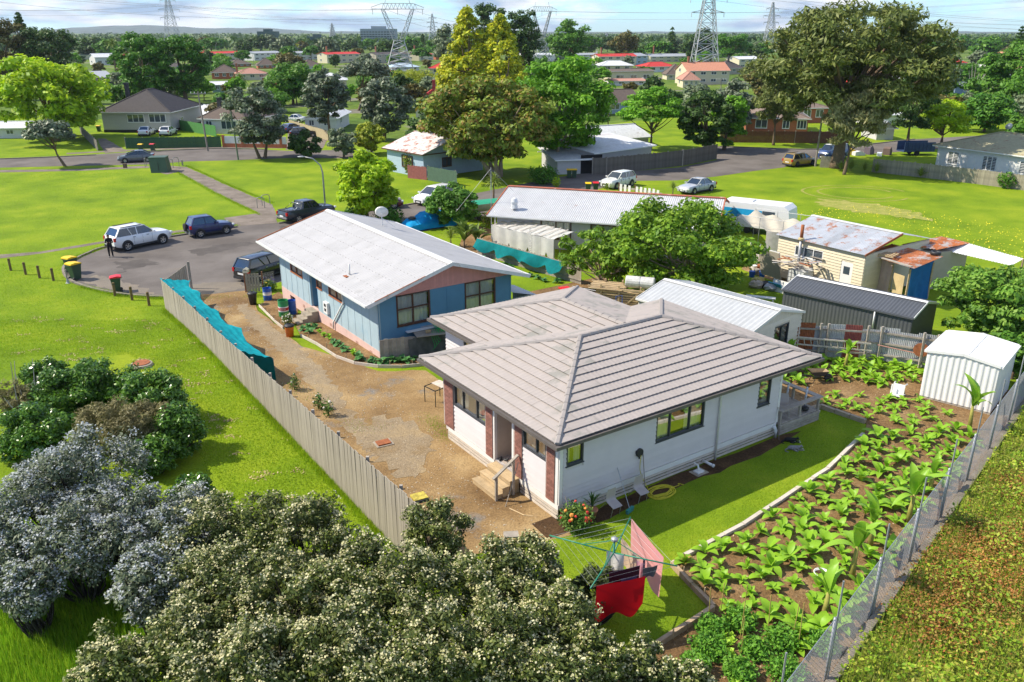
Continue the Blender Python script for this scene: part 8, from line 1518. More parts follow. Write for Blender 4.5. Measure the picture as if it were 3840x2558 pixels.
ptree('evergreen_tree','dark green dome-shaped tree behind the brick houses',1085,268,1020,1144,200,262,'dome',L_BROWNG,n=1800,leaf=.45,k=26);ptree('evergreen_tree','leafy green tree right of the orange brick house',1100,392,1004,1198,234,380,'broad',L_MID,n=4200,leaf=.3,k=50);ptree('evergreen_tree','round lime dome tree far behind the grey flats',1076,215,1030,1122,165,200,'dome',L_OLIME,n=1200,leaf=.6,k=20)
ptree('shrub','olive-lime rounded shrub left of the checkered roof',1395,578,1324,1456,455,570,'shrub',L_OLIME,n=4000,leaf=.17,cat='shrub',k=36,frac=.24);ptree('shrub','grey-green rounded shrub left of the olive-lime one',1290,590,1235,1346,470,585,'shrub',L_GREYG,n=3200,leaf=.17,cat='shrub',k=34,frac=.24)
ptree('street_tree','bright lime-yellow tree on the street behind the blue house roof',1380,838,1262,1497,566,815,'broad',L_LIME,n=9000,leaf=.17,k=60,frac=.22,tr=.15);ptree('street_tree','young green tree hiding the white people mover',1735,858,1600,1802,688,850,'broad',L_MID,n=5200,leaf=.13,k=46,frac=.22,tr=.09)
ptree('pohutukawa_tree','wide olive-brown tree with many pale limbs at the centre',1862,664,1572,2085,286,610,'broad',L_OLIVE,n=19000,leaf=.22,k=130,frac=.18,tr=.3,stems=4,limbs=26,bark=BARK_PALE,z_fork=.3);ptree('evergreen_tree','fresh green vase-shaped tree right of the olive-brown one',2076,628,1930,2288,202,565,'broad',L_FRESH,n=14000,leaf=.21,k=100,frac=.19,tr=.28,stems=3,limbs=18,bark=BARK_PALE,z_fork=.25)
ptree('golden_conifer','golden conifer with the taller single spire',1760,405,1612,1900,12,395,'cone',L_GOLD,n=11000,leaf=.38,k=130,frac=.15,tr=.4,droop=.3);ptree('golden_conifer','golden conifer just right of the tallest spire',1872,405,1735,2012,40,395,'cone',L_GOLD,n=11000,leaf=.38,k=130,frac=.15,tr=.4,droop=.3);ptree('golden_conifer','short golden conifer at the right foot of the golden pair',1898,420,1790,2010,130,405,'cone',L_GOLD,n=4200,leaf=.3,k=70,frac=.14,droop=.3)
ptree('conifer_tree','dark green conifer face behind the golden pair on the right',1940,395,1860,2040,110,390,'cone',L_DARK,n=5000,leaf=.35,k=70,frac=.15)
ptree('evergreen_tree','tall dark gum behind the golden spire',1842,320,1770,1908,4,200,'broad',L_DARK,n=4200,leaf=.36,k=50,tr=.4);ptree('evergreen_tree','tall dark dense tree right of the golden conifers',1965,310,1890,2030,28,240,'broad',L_DARK,n=4800,leaf=.36,k=56,tr=.4);ptree('evergreen_tree','greyish tree left of the golden conifers',1690,300,1630,1770,90,260,'broad',L_GREYG,n=3200,leaf=.4,k=44);ptree('evergreen_tree','bright green rounded tree right of the horned pylon',2140,275,2050,2218,78,228,'broad',L_MID,n=5000,leaf=.42,k=60,frac=.22)
ptree('bamboo_clump','yellow-green bamboo thicket left of the golden conifers',1552,352,1462,1645,262,345,'shrub',L_OLIME,n=4500,leaf=.3,cat='bamboo',k=50,aspect=.25,droop=.4);ptree('evergreen_tree','bronze-brown rounded tree on the skyline right of centre',2335,232,2276,2392,116,205,'broad',L_BROWNG,n=2600,leaf=.5,k=40);ptree('conifer_tree','narrow dark pointed conifer above the cream flats',2514,225,2490,2538,98,205,'cone',L_DARK,n=1300,leaf=.45,k=36)
ptree('acacia_tree','flat layered bright green tree right of the brown-roofed house',2440,562,2318,2562,296,545,'umbrella',L_FRESH,n=6500,leaf=.2,k=60,frac=.22,flat=.35,tr=.2,limbs=16);ptree('conifer_tree','dark drooping conifer at the bend of the side street',2650,568,2540,2740,335,560,'broad',L_DARK,n=6500,leaf=.22,k=70,frac=.18,droop=.4);ptree('evergreen_tree','lime-tipped tree beside the drooping conifer',2715,562,2640,2800,340,545,'broad',L_FRESH,n=4500,leaf=.2,k=46,frac=.2)
ptree('pohutukawa_tree','grey-green tree behind the lime-tipped one',2740,500,2660,2830,300,480,'broad',L_POHU,n=4000,leaf=.26,k=46)
ptree('evergreen_tree','dark round tree left of the big right-hand pylon',2620,235,2555,2690,104,225,'broad',L_DARK,n=3000,leaf=.5,k=40);ptree('evergreen_tree','dark tree right of the big right-hand pylon',2735,240,2668,2800,108,230,'broad',L_BIG,n=3000,leaf=.5,k=40)
gt_=ptree('gum_tree','enormous olive-brown gum tree towering on the right',3136,630,2815,3480,-14,470,'gum',L_GUM,n=24000,leaf=.30,k=150,frac=.17,tr=.75,limbs=30,bark=BARK,z_fork=.42,droop=.5,aspect=.35,flat=.6);ptree('gum_tree','paler drooping gum foliage low in front of the great gum trunk',3165,655,3070,3290,290,570,'broad',L_GUMP,n=6500,leaf=.26,k=60,frac=.2,droop=.9,aspect=.3,tr=.2);ptree('gum_tree','drooping pale gum branch mass at the left of the great gum',2900,545,2805,2990,250,470,'broad',L_GUM,n=5000,leaf=.28,k=50,frac=.2,droop=.8,aspect=.3,tr=.2)
ptree('gum_tree','dark hanging gum foliage on the right of the great trunk',3400,560,3300,3490,180,520,'broad',L_DARK,n=5500,leaf=.28,k=50,frac=.2,droop=.8,aspect=.3,tr=.25)
ptree('evergreen_tree','big leafy green tree at the right edge',3790,425,3655,3920,145,400,'broad',L_MID,n=8000,leaf=.32,k=80,frac=.19);ptree('pohutukawa_tree','soft grey-green weeping tree right of the great gum',3500,405,3428,3570,222,385,'broad',L_GREYG,n=3600,leaf=.3,k=44,droop=.6);ptree('evergreen_tree','round lime-green bushy tree right of the grey shed',3528,548,3436,3620,372,540,'dome',L_LIME,n=5500,leaf=.2,k=50,frac=.22);ptree('evergreen_tree','dark green tree behind the mossy-roofed house',3690,495,3575,3800,352,480,'broad',L_BIG,n=4800,leaf=.25,k=50);ptree('evergreen_tree','green tree filling the right edge above the mossy roof',3830,470,3740,3960,250,460,'broad',L_MID,n=5000,leaf=.3,k=50);ptree('evergreen_tree','mid-green tree between the blue house and the weeping tree',3590,410,3530,3700,300,400,'broad',L_MID,n=2800,leaf=.3,k=36)
def norfolk(label,bx,by,dist,ytop,w):
 d=at(bx,by);s=dist/d.y;g=Vector((d.x*s,dist,-.55));H=CAM_H+(-FOC*S_P+(CY-ytop)*C_P)*dist/(FOC*C_P+(CY-ytop)*S_P)+.55;t=thing('norfolk_pine',label,'pine',g);MB().tube([(0,0,0),(0,0,H)],[H*.02,.03],6).build('trunk',BARK,t);Q=[]
 for i in range(13):
  f=.25+.72*i/12;r=w*(1-f)*1.25+.3
  for k in range(7):
   a=k*.9+i*.5
   for q in range(14):Q.append((r*q/13*math.cos(a),r*q/13*math.sin(a),H*f+.25*r*(q/13)**2))
 o=bpy.data.objects.new('crown',leaf_mesh('crown',np.array(Q),w*.085,L_DARK,up=.2));COL.objects.link(o);o.parent=t
norfolk('norfolk pine with tiered branches on the right skyline',3560,200,420,122,5.5);norfolk('tiered pine at the far right edge of the skyline',3815,200,300,97,5.5);norfolk('small tiered pine on the skyline beside the office block',1587,200,700,127,6)
PALML=leafmat('palm_leaf',[(.05,.1,.02),(.12,.18,.035),(.2,.24,.05)],trans=.25);YUC=leafmat('yucca_leaf',[(.09,.16,.02),(.18,.25,.04),(.30,.30,.06)],trans=.25)
FROND=leafblade(1,.075,PALML,bend=.75,n=6,fold=.3);SWORD=leafblade(1,.045,YUC,bend=.45,n=5,fold=.2);FERNF=leafblade(1,.12,PALML,bend=.5,n=6,fold=.4)
def palm(name,label,bx,by,ty,fl,k,me,tr=.18,cat='palm',trunkm=None,tilt=(0,75)):
 g=at(bx,by);h=hz(bx,by,ty)-fl*.45;t=thing(name,label,cat,g);h=max(.15,h)
 MB().tube([(0,0,-.1),(.03*h,0,h)],[tr,tr*.75],8).build('trunk',trunkm or BARK,t,smooth=True)
 for i in range(k):q=i/k;s=fl*random.uniform(.85,1.1);inst('frond',me,t,(.03*h,0,h),(0,-R(tilt[0]+(tilt[1]-tilt[0])*q),i*2.399),(s,s,s))
palm('phoenix_palm','stout date palm between the left conifers and the rounded trees',436,275,155,3.6,36,FROND,.45,tilt=(-35,75));palm('phoenix_palm','small palm in front of the brick houses',905,350,285,2.8,30,FROND,.3,tilt=(-30,75));palm('cabbage_tree','spiky cabbage tree at the near end of the rust-edged roof',1850,778,665,1.1,60,SWORD,.1,cat='cabbage tree',tilt=(-50,80));palm('cabbage_tree','small cabbage tree beside the brown-roofed house',2280,470,398,1.4,40,SWORD,.1,cat='cabbage tree',tilt=(-40,80));palm('cabbage_tree','spiky cabbage tree right of the red tiled roof',1600,470,400,1.6,40,SWORD,.12,cat='cabbage tree',tilt=(-40,80))
palm('yucca','spiky yucca on the verge between the two pale cars',2522,732,694,.9,46,SWORD,.06,cat='yucca',tilt=(-10,85));palm('yucca','low spiky yucca behind the rust-edged roof ridge',2275,728,698,.9,40,SWORD,.06,cat='yucca',tilt=(0,85));palm('yucca','spiky yucca behind the blue house, left of the feathery palms',1690,925,875,1.0,46,SWORD,.08,cat='yucca',tilt=(-10,85));palm('nikau_palm','young feathery palm behind the blue house',1740,935,865,1.9,14,FERNF,.09,tilt=(20,80));palm('nikau_palm','second young feathery palm further right behind the blue house',1790,925,880,1.5,12,FERNF,.08,tilt=(20,80))
for i,(x,y,s,lb)in enumerate([(3190,640,1.3,'yellow-green flax clump right of the gum trunk'),(3240,645,1.2,'flax clump in the middle of the fence foot planting'),(3285,652,1.3,'flax clump at the right end of the fence foot planting'),(3450,668,1.2,'yellowish bush against the old paling fence'),(3150,640,1.1,'dark flax clump at the gum trunk foot')]):palm('flax_clump',lb,x,y,y-8,s,40,SWORD,.03,cat='flax',tilt=(15,88))
herb('shrub','creeper hanging over the old paling fence near the right edge',at(3770,706),.9,1.7,L_MID,900,.12,cat='shrub');herb('shrub','reddish-green shrub by the corner of the white house downpipe',at(1838,850),.7,1.3,L_OLIVE,900,.1,cat='shrub');herb('shrub','dark round shrub beside the open grey garage',at(2035,690),1.5,2.0,L_BIG,1800,.13,cat='shrub');herb('shrub','small upright bush by the street verge',at(2085,702),.4,1.1,L_LIME,500,.09,cat='shrub');herb('shrub','low dark shrub left of the lime street tree foot',at(1330,838),1.1,1.4,L_BIG,1500,.12,cat='shrub');herb('shrub','low bush in front of the lime street tree',at(1460,850),1.2,1.6,L_BIG,1800,.12,cat='shrub');herb('shrub','bronze shrub beside the checkered-roof house',at(1545,655),.9,2.8,L_OLIVE,1200,.15,cat='shrub')
for i,(bx,by,x0,x1,yt,yb,mm,lb)in enumerate([(1640,490,1565,1705,350,475,L_DARK,'dark leafy tree behind the olive-brown tree on the left'),(2185,430,2115,2265,300,420,L_MID,'green tree behind the vase-shaped tree'),(3000,415,2905,3085,250,400,L_DARK,'dark tree behind the left gum branches'),(1010,425,925,1080,335,418,L_MID,'bushy tree between the round roadside tree and the brick houses'),(725,350,655,770,255,345,L_BIG,'tree right behind the trunk of the rounded pair'),(315,405,262,355,325,398,L_GREYG,'grey-green bush behind the lime-green street tree'),(2600,480,2535,2665,310,460,L_GREYG,'grey-green tree behind the drooping conifer'),(2500,425,2425,2570,330,418,L_DARK,'dark tree behind the layered bright tree'),(3325,435,3250,3405,330,428,L_MID,'green tree under the right gum branches'),(1590,560,1525,1655,430,550,L_DARK,'dark bush behind the olive-brown tree trunk'),(1705,605,1640,1775,470,595,L_BIG,'green bush beneath the olive-brown crown'),(3870,560,3780,3960,400,550,L_MID,'tree at the right edge behind the mossy roof'),(860,420,810,915,340,412,L_BIG,'bushy tree above the brown roof left of the round tree'),(1180,330,1130,1235,262,325,L_MID,'green tree beside the low dark-roofed house'),(2110,330,2040,2180,235,325,L_MID,'leafy tree in front of the white flats'),(2840,330,2770,2910,225,322,L_GUM,'olive tree left of the great gum crown'),(3640,330,3560,3720,240,322,L_BIG,'dark tree above the blue house on the right'),(240,300,180,310,215,292,L_DARK,'dark tree between the left conifers and the palm'),(520,260,480,570,165,252,L_BROWNG,'brownish domed tree behind the palm')]):ptree('garden_tree',lb,bx,by,x0,x1,yt,yb,'broad' if i%3 else 'shrub',mm,n=2800,leaf=.3,k=42)
bt_=thing('bare_tree','bare grey leafless tree beside the blue house on the right','tree',at(3640,400));mb=MB()
for i in range(9):a=i*2.4;top=Vector((2.6*math.cos(a)*(.4+.1*i),1.5*math.sin(a),5.5+.6*i));mb.tube(spline([(0,0,-.1),top*.35+Vector((0,0,.5)),top],3),np.linspace(.16,.02,7),5)
mb.build('limbs',mat('dead_wood',(.42,.38,.33),var=.15),bt_)
CIT=leafmat('leaf_citrus',[(.06,.14,.008),(.13,.24,.012),(.22,.33,.025)],trans=.35)
ptree('fruit_tree','large leafy fruit tree between the rust-edged roof and the garage',2575,1098,2230,2842,752,1085,'broad',CIT,n=17000,leaf=.13,k=110,frac=.17,tr=.16,limbs=22,stems=3,bark=BARK_PALE,z_fork=.2)
ft2=ptree('fruit_tree','thin twiggy fruit tree leaning left over the white plastic shelter',2330,1095,2060,2420,850,1060,'broad',CIT,n=2400,leaf=.13,k=70,frac=.13,tr=.12,limbs=40,stems=3,bark=BARK_PALE,z_fork=.15)
ptree('hedge_tree','feathery green tree at the right edge behind the white shed',3720,1310,3495,3960,985,1300,'broad',leafmat('leaf_feather',[(.06,.15,.015),(.12,.24,.025),(.2,.32,.045)],trans=.35),n=14000,leaf=.11,k=100,frac=.17,tr=.1,stems=3);ptree('hedge_tree','low weedy bush behind the corner of the white shed',3790,1420,3700,3900,1250,1400,'shrub',L_MID,n=3200,leaf=.1,k=40,cat='shrub')
protos=[]
for i,(mm,kd)in enumerate(((L_DARK,'broad'),(L_MID,'broad'),(L_GREYG,'broad'),(L_BIG,'dome'),(L_BROWNG,'broad'),(L_FRESH,'dome'))):
 me,C=crown(kd,1.0,1.0,1.05,.8,850,.11,34,.28,.75,'crown',mm,.35,.6);protos.append((me,trunk_mb(C,1.0,.05,limbs=5).mesh('trunk',BARK)))
def stree(label,group,x,dist,h,wr,pi=None):
 pi=random.randrange(6)if pi is None else pi;g=Vector((x,dist,-.55));t=thing('tree',label,'tree',g,random.uniform(0,6.28),group);c=inst('crown',protos[pi][0],t);k=inst('trunk',protos[pi][1],t);t.scale=(wr,wr,h/1.85);return t
names6=['dark','green','grey-green','deep green','bronze','fresh green']
boxes=[(o.location.x,o.location.y)for o in bpy.data.objects if o.parent is None and o.get('category')in('house','flats','building')]
rnd=random.Random(12)
def blocked(x,y,h=6.0,wr=3.0):
 xa,yb=prj(x-wr,y,-.55);xb,yt=prj(x+wr,y,h-.55)
 for q in HB:
  if abs(y-q[4])<4 and xa<q[1]and xb>q[0]:return True
  ox=min(xb,q[1])-max(xa,q[0]);oy=min(yb,q[3])-max(yt,q[2])
  if y<q[4]and ox>0 and oy>0 and ox*oy>.34*(q[1]-q[0])*(q[3]-q[2]):return True
 return False
def px2(x,dist):return(x-CX)/FOC*(dist*C_P+CAM_H*S_P)
cnt=0
for i in range(1500):
 dist=rnd.choice([rnd.uniform(150,230),rnd.uniform(230,330),rnd.uniform(330,450)]);xp=rnd.uniform(-150,3990);x=px2(xp,dist)
 h=rnd.uniform(4.0,8.5)*(1 if dist>230 else.8);wr_=h*rnd.uniform(.42,.7)
 if cnt>178 or blocked(x,dist,h,wr_):continue
 if dist<190 and not(820<xp<1600 or 2200<xp<2500 or xp>3450):continue
 pi=rnd.randrange(6);zone='left of the palm' if xp<420 else('among the houses on the left' if xp<1300 else('near the pylon left of the conifers' if xp<1700 else('among the roofs right of the conifers' if xp<2500 else('below the right-hand pylons' if xp<2850 else 'behind the gum and right-hand trees'))))
 stree(names6[pi]+' suburban tree '+zone+(', farther row' if dist>330 else ', nearer row'),'trees among the far houses',x,dist,h,wr_,pi);cnt+=1
for i in range(112):
 dist=rnd.uniform(470,760);xp=-120+4080*(i+rnd.random())/112;x=px2(xp,dist);pi=rnd.choice([0,0,1,2,3,3,4]);h=rnd.uniform(7,13.5)
 zone='left end' if xp<500 else('behind the leftmost flats' if xp<1250 else('below the office block' if xp<1700 else('centre, behind the conifers' if xp<2250 else('right of centre' if xp<2850 else 'right end'))))
 stree(names6[pi]+' tree in the distant treeline, '+zone,'trees of the distant treeline',x,dist,h,h*rnd.uniform(.45,.75),pi)
Q=[]
for i in range(2600):dist=760+2400*RNG.random()**1.5;x=px2(RNG.uniform(-300,4140),dist);hh=RNG.uniform(5,11);q=RNG.normal(size=(9,3));q/=np.linalg.norm(q,axis=1)[:,None];Q.append(q*np.array([5.5,5.5,hh*.45])+np.array([x,dist,hh*.5-.5]))
o=bpy.data.objects.new('far_woodland',leaf_mesh('far_woodland',np.vstack(Q),2.6,L_DARK,up=.4,aspect=.8));COL.objects.link(o);tag(o,'dark band of distant woodland along the horizon','woodland',kind='stuff')
# ================================================================ FOREGROUND SCRUB
MANL=leafmat('manuka_leaf',[(.035,.055,.010),(.075,.10,.018),(.14,.16,.03)],trans=.15,spread=.3);MANB=leafmat('manuka_leaf_blue',[(.05,.07,.03),(.10,.125,.065),(.17,.19,.12)],trans=.1,spread=.3);FLW=leafmat('manuka_flower',[(.34,.32,.14),(.48,.45,.23),(.60,.56,.36)],trans=.2,spread=.15);FLB=leafmat('manuka_flower_blue',[(.24,.26,.26),(.34,.36,.36),(.45,.47,.46)],trans=.2,spread=.15)
GLOS=leafmat('glossy_leaf',[(.025,.075,.008),(.06,.14,.012),(.12,.22,.025)],trans=.2,rough=.25,spread=.25);BRSH=leafmat('brown_brush',[(.09,.085,.025),(.16,.14,.05),(.22,.19,.08)],trans=.2)
TWIG=mat('twig_dark',(.035,.028,.022),rough=.9,var=.3)
def bush(label,cx,cy,zc,r,rz,m,n=5200,leaf=.06,fm=None,fn=0,fs=.035,k=60,frac=.24,aspect=.4,group=None,name='manuka_bush',cat='bush',up=.35):
 p=at(cx,cy,zc);t=thing(name,label,cat,(p.x,p.y,0),RNG.uniform(0,6.28),group);me,C=crown('broad',r,r,zc,rz,n,leaf,k,frac,.85,'foliage',m,up,aspect)
 o=bpy.data.objects.new('foliage',me);COL.objects.link(o);o.parent=t;mb=MB()
 for i,c in enumerate(C[:26]):b0=Vector((.12*math.cos(i),.12*math.sin(i),-.05));e=Vector(c[:3]);mb.tube(spline([b0,b0 .lerp(e,.5)+Vector((RNG.normal()*.15,RNG.normal()*.15,-.1*zc)),e],3),np.linspace(.055,.008,7),5)
 mb.build('stems',TWIG,t)
 if fn:
  w=np.array([c[3]for c in C]);rr=r*frac*1.1;Q=[]
  for c in C:
   q=int(fn/len(C));d=RNG.normal(size=(q,3));d/=np.linalg.norm(d,axis=1)[:,None];d[:,2]=np.abs(d[:,2])*.9+.1
   cl_=RNG.normal(size=(5,3));cl_/=np.linalg.norm(cl_,axis=1)[:,None];cl_[:,2]=np.abs(cl_[:,2]);d=d*.45+cl_[RNG.integers(0,5,q)];d/=np.linalg.norm(d,axis=1)[:,None]
   Q.append(np.array(c[:3])+d*rr*c[3]*RNG.uniform(.8,1.1,(q,1))*np.array([1,1,.85]))
  f=bpy.data.objects.new('blossom',leaf_mesh('blossom',np.vstack(Q),fs,fm,up=.8,aspect=.85));COL.objects.link(f);f.parent=t
 return t
G1='flowering manuka bushes in the foreground'
blue=[(330,1810,2.3,1.75,'topmost blue-grey flowering bush, below the brown brushy shrub'),(95,1960,2.2,1.5,'blue-grey flowering bush at the left edge of the picture'),(520,1960,2.2,1.25,'blue-grey flowering bush right of the topmost one'),(300,2050,2.0,1.3,'blue-grey flowering bush below the topmost one'),(560,2190,1.9,1.05,'blue-grey bush left of the middle of the scrub'),(110,2210,1.7,.8,'small blue-grey bush over the tall grass at left'),(190,1840,2.0,1.2,'blue-grey bush filling between the topmost bush and the left edge'),(640,2060,1.9,1.2,'grey bush where the blue-grey scrub meets the olive scrub'),(-20,2090,1.8,1.1,'grey bush cut by the left edge of the picture'),(430,1930,2.0,1.1,'grey flowering bush in the middle of the blue-grey scrub'),(700,1930,1.7,.95,'grey bush bordering the bare lawn edge on the left')]
for x,y,z,r,lb in blue:bush(lb,x,y,z*.93,r*1.05,r*.98,MANB,n=int(3400*r),leaf=.055,fm=FLB,fn=int(2600*r),fs=.032,group=G1)
pale=[(760,2020,2.0,1.3,'olive bush at the upper edge of the scrub, left of the fence foot'),(980,1990,2.1,1.1,'dark olive bush just below the lawn by the paling fence'),(1180,2010,2.2,1.15,'pale flowering bush whose top touches the paling fence'),(820,2200,2.0,1.25,'pale flowering bush in the middle left of the scrub'),(1060,2230,2.1,1.3,'cream flowering bush in the very middle of the scrub'),(1330,2180,2.2,1.25,'cream flowering bush below the end of the fence'),(1640,1985,2.1,.95,'dark flowering bush standing highest at the end of the fence'),(1560,2210,2.2,1.2,'pale flowering bush left of the small stool'),(1830,2180,2.2,1.15,'pale flowering bush in front of the small stool'),(1980,2120,2.0,.9,'rounded flowering bush nearest the lawn'),(2080,2330,1.9,1.0,'flowering bush left of the red sheet'),(1880,2420,2.0,1.15,'flowering bush at the bottom, right of centre'),(1600,2440,2.1,1.25,'flowering bush at the bottom centre'),(1300,2430,2.1,1.25,'flowering bush at the bottom, left of centre'),(1010,2460,2.0,1.2,'flowering bush at the bottom, under the middle of the scrub'),(700,2420,1.9,1.15,'greyish flowering bush at the bottom left'),(420,2500,1.8,1.0,'flowering bush low at the bottom left corner side'),(2230,2460,1.6,.9,'flowering bush below the red sheet'),(2420,2500,1.3,.7,'small flowering bush beside the near timber sleepers'),(2590,2570,1.0,.6,'last small flowering bush at the garden corner'),(850,2560,1.9,1.2,'bush cut by the bottom edge on the left'),(1450,2570,1.9,1.2,'bush cut by the bottom edge in the middle'),(2060,2570,1.7,1.0,'bush cut by the bottom edge on the right')]
for x,y,z,r,lb in pale:bush(lb,x,y,z*.95,r*1.04,r*.98,MANL,n=int(4000*r),leaf=.055,fm=FLW,fn=int(2300*r)if 'dark' not in lb else 700,fs=.03,group=G1)
bush('dark green bush between the scrub and the clothesline lawn',2230,2210,1.2,.75,.7,leafmat('dark_brush',[(.03,.05,.012),(.07,.09,.02)],trans=.15),n=3000,leaf=.06)
bush('brown brushy shrub between glossy bushes and the blue-grey scrub',420,1590,1.5,1.35,.85,BRSH,n=6000,leaf=.07,aspect=.2,name='brush_shrub',cat='shrub');bush('small brown brushy shrub at the left edge',55,1490,1.4,.8,.7,BRSH,n=2600,leaf=.07,aspect=.2,name='brush_shrub',cat='shrub');bush('second brown brushy shrub right of the first',560,1575,1.5,.9,.75,BRSH,n=3200,leaf=.07,aspect=.2,name='brush_shrub',cat='shrub')
for x,y,z,r,lb in[(390,1440,1.2,1.3,'glossy green bush in the middle of the thicket by the manhole'),(560,1490,1.3,1.35,'glossy green bush on the right of the thicket'),(250,1480,1.1,1.2,'glossy green bush on the left of the thicket'),(640,1620,1.0,1.1,'dark glossy bush casting shade on the grass'),(110,1620,1.1,1.2,'glossy bush at the left edge behind the blue-grey scrub'),(180,1370+40,.8,.9,'low bright bush at the top of the thicket'),(580,1700,.8,.8,'low dark bush above the bare earth'),(720,1840,.5,.6,'small dark bush at the edge of the bare earth')]:bush(lb,x,y,z,r*1.22,r*.9,GLOS,n=int(6200*r),leaf=.062,aspect=.5,k=50,frac=.26,name='glossy_bush',cat='bush')
db=MB()
for i in range(16):a=at(60+25*(i%4),1500+8*i,0.2);db.tube([(a.x-at(80,1560).x,a.y-at(80,1560).y,0),(a.x-at(80,1560).x+random.uniform(-1,1),a.y-at(80,1560).y+random.uniform(-.5,.5),random.uniform(1.2,2.4))],[.035,.012],5)
tag(db.build('dead_branches',mat('dead_wood',(.42,.38,.33),var=.15),None,loc=at(80,1560)),'bleached dead branches sticking out of the thicket at left','branches')
mh=thing('manhole','round rusty manhole cover in the grass beside the thicket','manhole',at(532,1371));MB().lathe([(.55,0),(.5,.12),(.42,.14),(0,.14)],20).build('frame',CSTEP,mh);MB().lathe([(.4,.141),(.4,.17),(0,.175)],20).build('cover',RUST,mh)
ly=thing('plastic_lid','faded yellow broken plastic lid lying on the near end of the paling fence','tray',at(1572,1866,2.4));MB().box(-.22,.22,-.2,.2,0,.06).xf(Matrix.Rotation(.5,4,'Z')).build('lid_panel',mat('faded_yellow',(.42,.33,.05),var=.6,scale=9),ly);MB().box(-.22,.22,-.25,-.2,-.05,.03).xf(Matrix.Rotation(.5,4,'Z')).build('rim',BLK,ly)  # a broken yellow plastic lid, built as a flat slab with a rim
def blades(name,label,pts,h,w,m,lean=.35,cat='grass'):
 n=len(pts);P=np.asarray(pts,float);hh=h*RNG.uniform(.5,1.3,n);a=RNG.uniform(0,2*PI,n);d=np.stack([np.cos(a),np.sin(a),np.zeros(n)],1);b=np.stack([-np.sin(a),np.cos(a),np.zeros(n)],1);ln=RNG.uniform(0,lean,n)[:,None]*hh[:,None]
 V=np.empty((n,3,3));V[:,0]=P-b*w/2;V[:,1]=P+b*w/2;V[:,2]=P+d*ln+np.stack([np.zeros(n),np.zeros(n),hh],1)
 me=bpy.data.meshes.new(name);me.vertices.add(3*n);me.vertices.foreach_set('co',V.ravel());me.loops.add(3*n);me.loops.foreach_set('vertex_index',np.arange(3*n,dtype=np.int32));me.polygons.add(n);me.polygons.foreach_set('loop_start',np.arange(0,3*n,3,dtype=np.int32));me.polygons.foreach_set('loop_total',np.full(n,3,dtype=np.int32));me.materials.append(m);me.update(calc_edges=True)
 o=bpy.data.objects.new(name,me);COL.objects.link(o);return tag(o,label,cat,kind='stuff')
def area(px,n,seed=1,world=None):
 poly=[(p.x,p.y)for p in(world or[at(x,y)for x,y in px])];xs=[p[0]for p in poly];ys=[p[1]for p in poly];r=np.random.default_rng(seed);out=[]
 X=r.uniform(min(xs),max(xs),n*4);Y=r.uniform(min(ys),max(ys),n*4)
 for x,y in zip(X,Y):
  if inside((x,y),poly):
   out.append((x,y,gz(y)))
   if len(out)>=n:break
 return np.array(out)
GB=leafmat('grass_blade',[(.13,.24,.007),(.21,.33,.010),(.30,.38,.018)],trans=.35,spread=.15);GBT=leafmat('tall_grass_blade',[(.10,.24,.008),(.20,.36,.015),(.30,.42,.03)],trans=.4,spread=.2)
blades('tall_grass','tall bright grass in the bottom left corner',area([(-150,2000),(250,1950),(500,2150),(600,2400),(350,2700),(-250,2700)],26000,2),.38,.022,GBT)
WD=leafmat('weed_leaf',[(.11,.22,.010),(.20,.31,.015),(.30,.35,.03),(.33,.30,.06)],trans=.3,spread=.35);WDR=leafmat('weed_red',[(.24,.07,.02),(.32,.15,.04),(.20,.17,.03)],trans=.25,spread=.3)
vp_=[W(-3,-11.3),W(1.09,-10.0),W(14.7,-6.55),W(25.5,-3.7),W(34,-6),W(34,-16),W(12,-19),W(-3,-19)]
A1=area(None,70000,5,vp_);A1[:,2]=RNG.random(len(A1))**1.1*.42*np.maximum(.12,1+1.5*np.sin(A1[:,0]*1.7+np.sin(A1[:,1]))*np.cos(A1[:,1]*1.4))+.02
o=bpy.data.objects.new('verge_weeds',leaf_mesh('verge_weeds',A1,.062,WD,up=.9));COL.objects.link(o);tag(o,'low tangled green weeds on the rough verge beyond the wire fence','weeds',kind='stuff')
clump=np.vstack([W(l,m)for l,m in((8.5,-9.3),(10.4,-9.0),(6.8,-9.9),(12.2,-9.8),(9.0,-11),(15,-8.2),(5.4,-10.4))]);c=clump[RNG.integers(0,len(clump),14000)]+RNG.normal(size=(14000,3))*np.array([.75,.75,.0]);c[:,2]=RNG.random(14000)*.45
ok=np.array([(Vector(q)-HC).dot(UM)<-10.15+.255*(Vector(q)-HC).dot(UL)for q in c]);c=c[ok]
o=bpy.data.objects.new('verge_weeds',leaf_mesh('verge_weeds',c,.045,WDR,up=.7));COL.objects.link(o);tag(o,'reddish-brown dying weeds along the outside of the wire fence','weeds',kind='stuff')
blades('verge_grass','thin green and straw-coloured grass standing in the rough verge',area(None,42000,8,vp_),.5,.018,leafmat('straw_blade',[(.16,.28,.015),(.26,.34,.03),(.38,.36,.10)],trans=.3))
def along(px,n,spread,seed=1,world=None):
 P=world or[at(x,y)for x,y in px];r=np.random.default_rng(seed);L=[(b-a).length for a,b in zip(P,P[1:])];out=[]
 for k in range(n):
  i=r.choice(len(L),p=np.array(L)/sum(L));t=r.random();q=P[i].lerp(P[i+1],t);out.append((q.x+r.normal()*spread,q.y+r.normal()*spread,gz(q.y)))
 return np.array(out)
ff=[FA+FN*.12,FBp+FN*.12]
blades('edge_grass','longer grass left unmown along the foot of the paling fence',along(None,9000,.12,3,ff),.2,.02,GB)
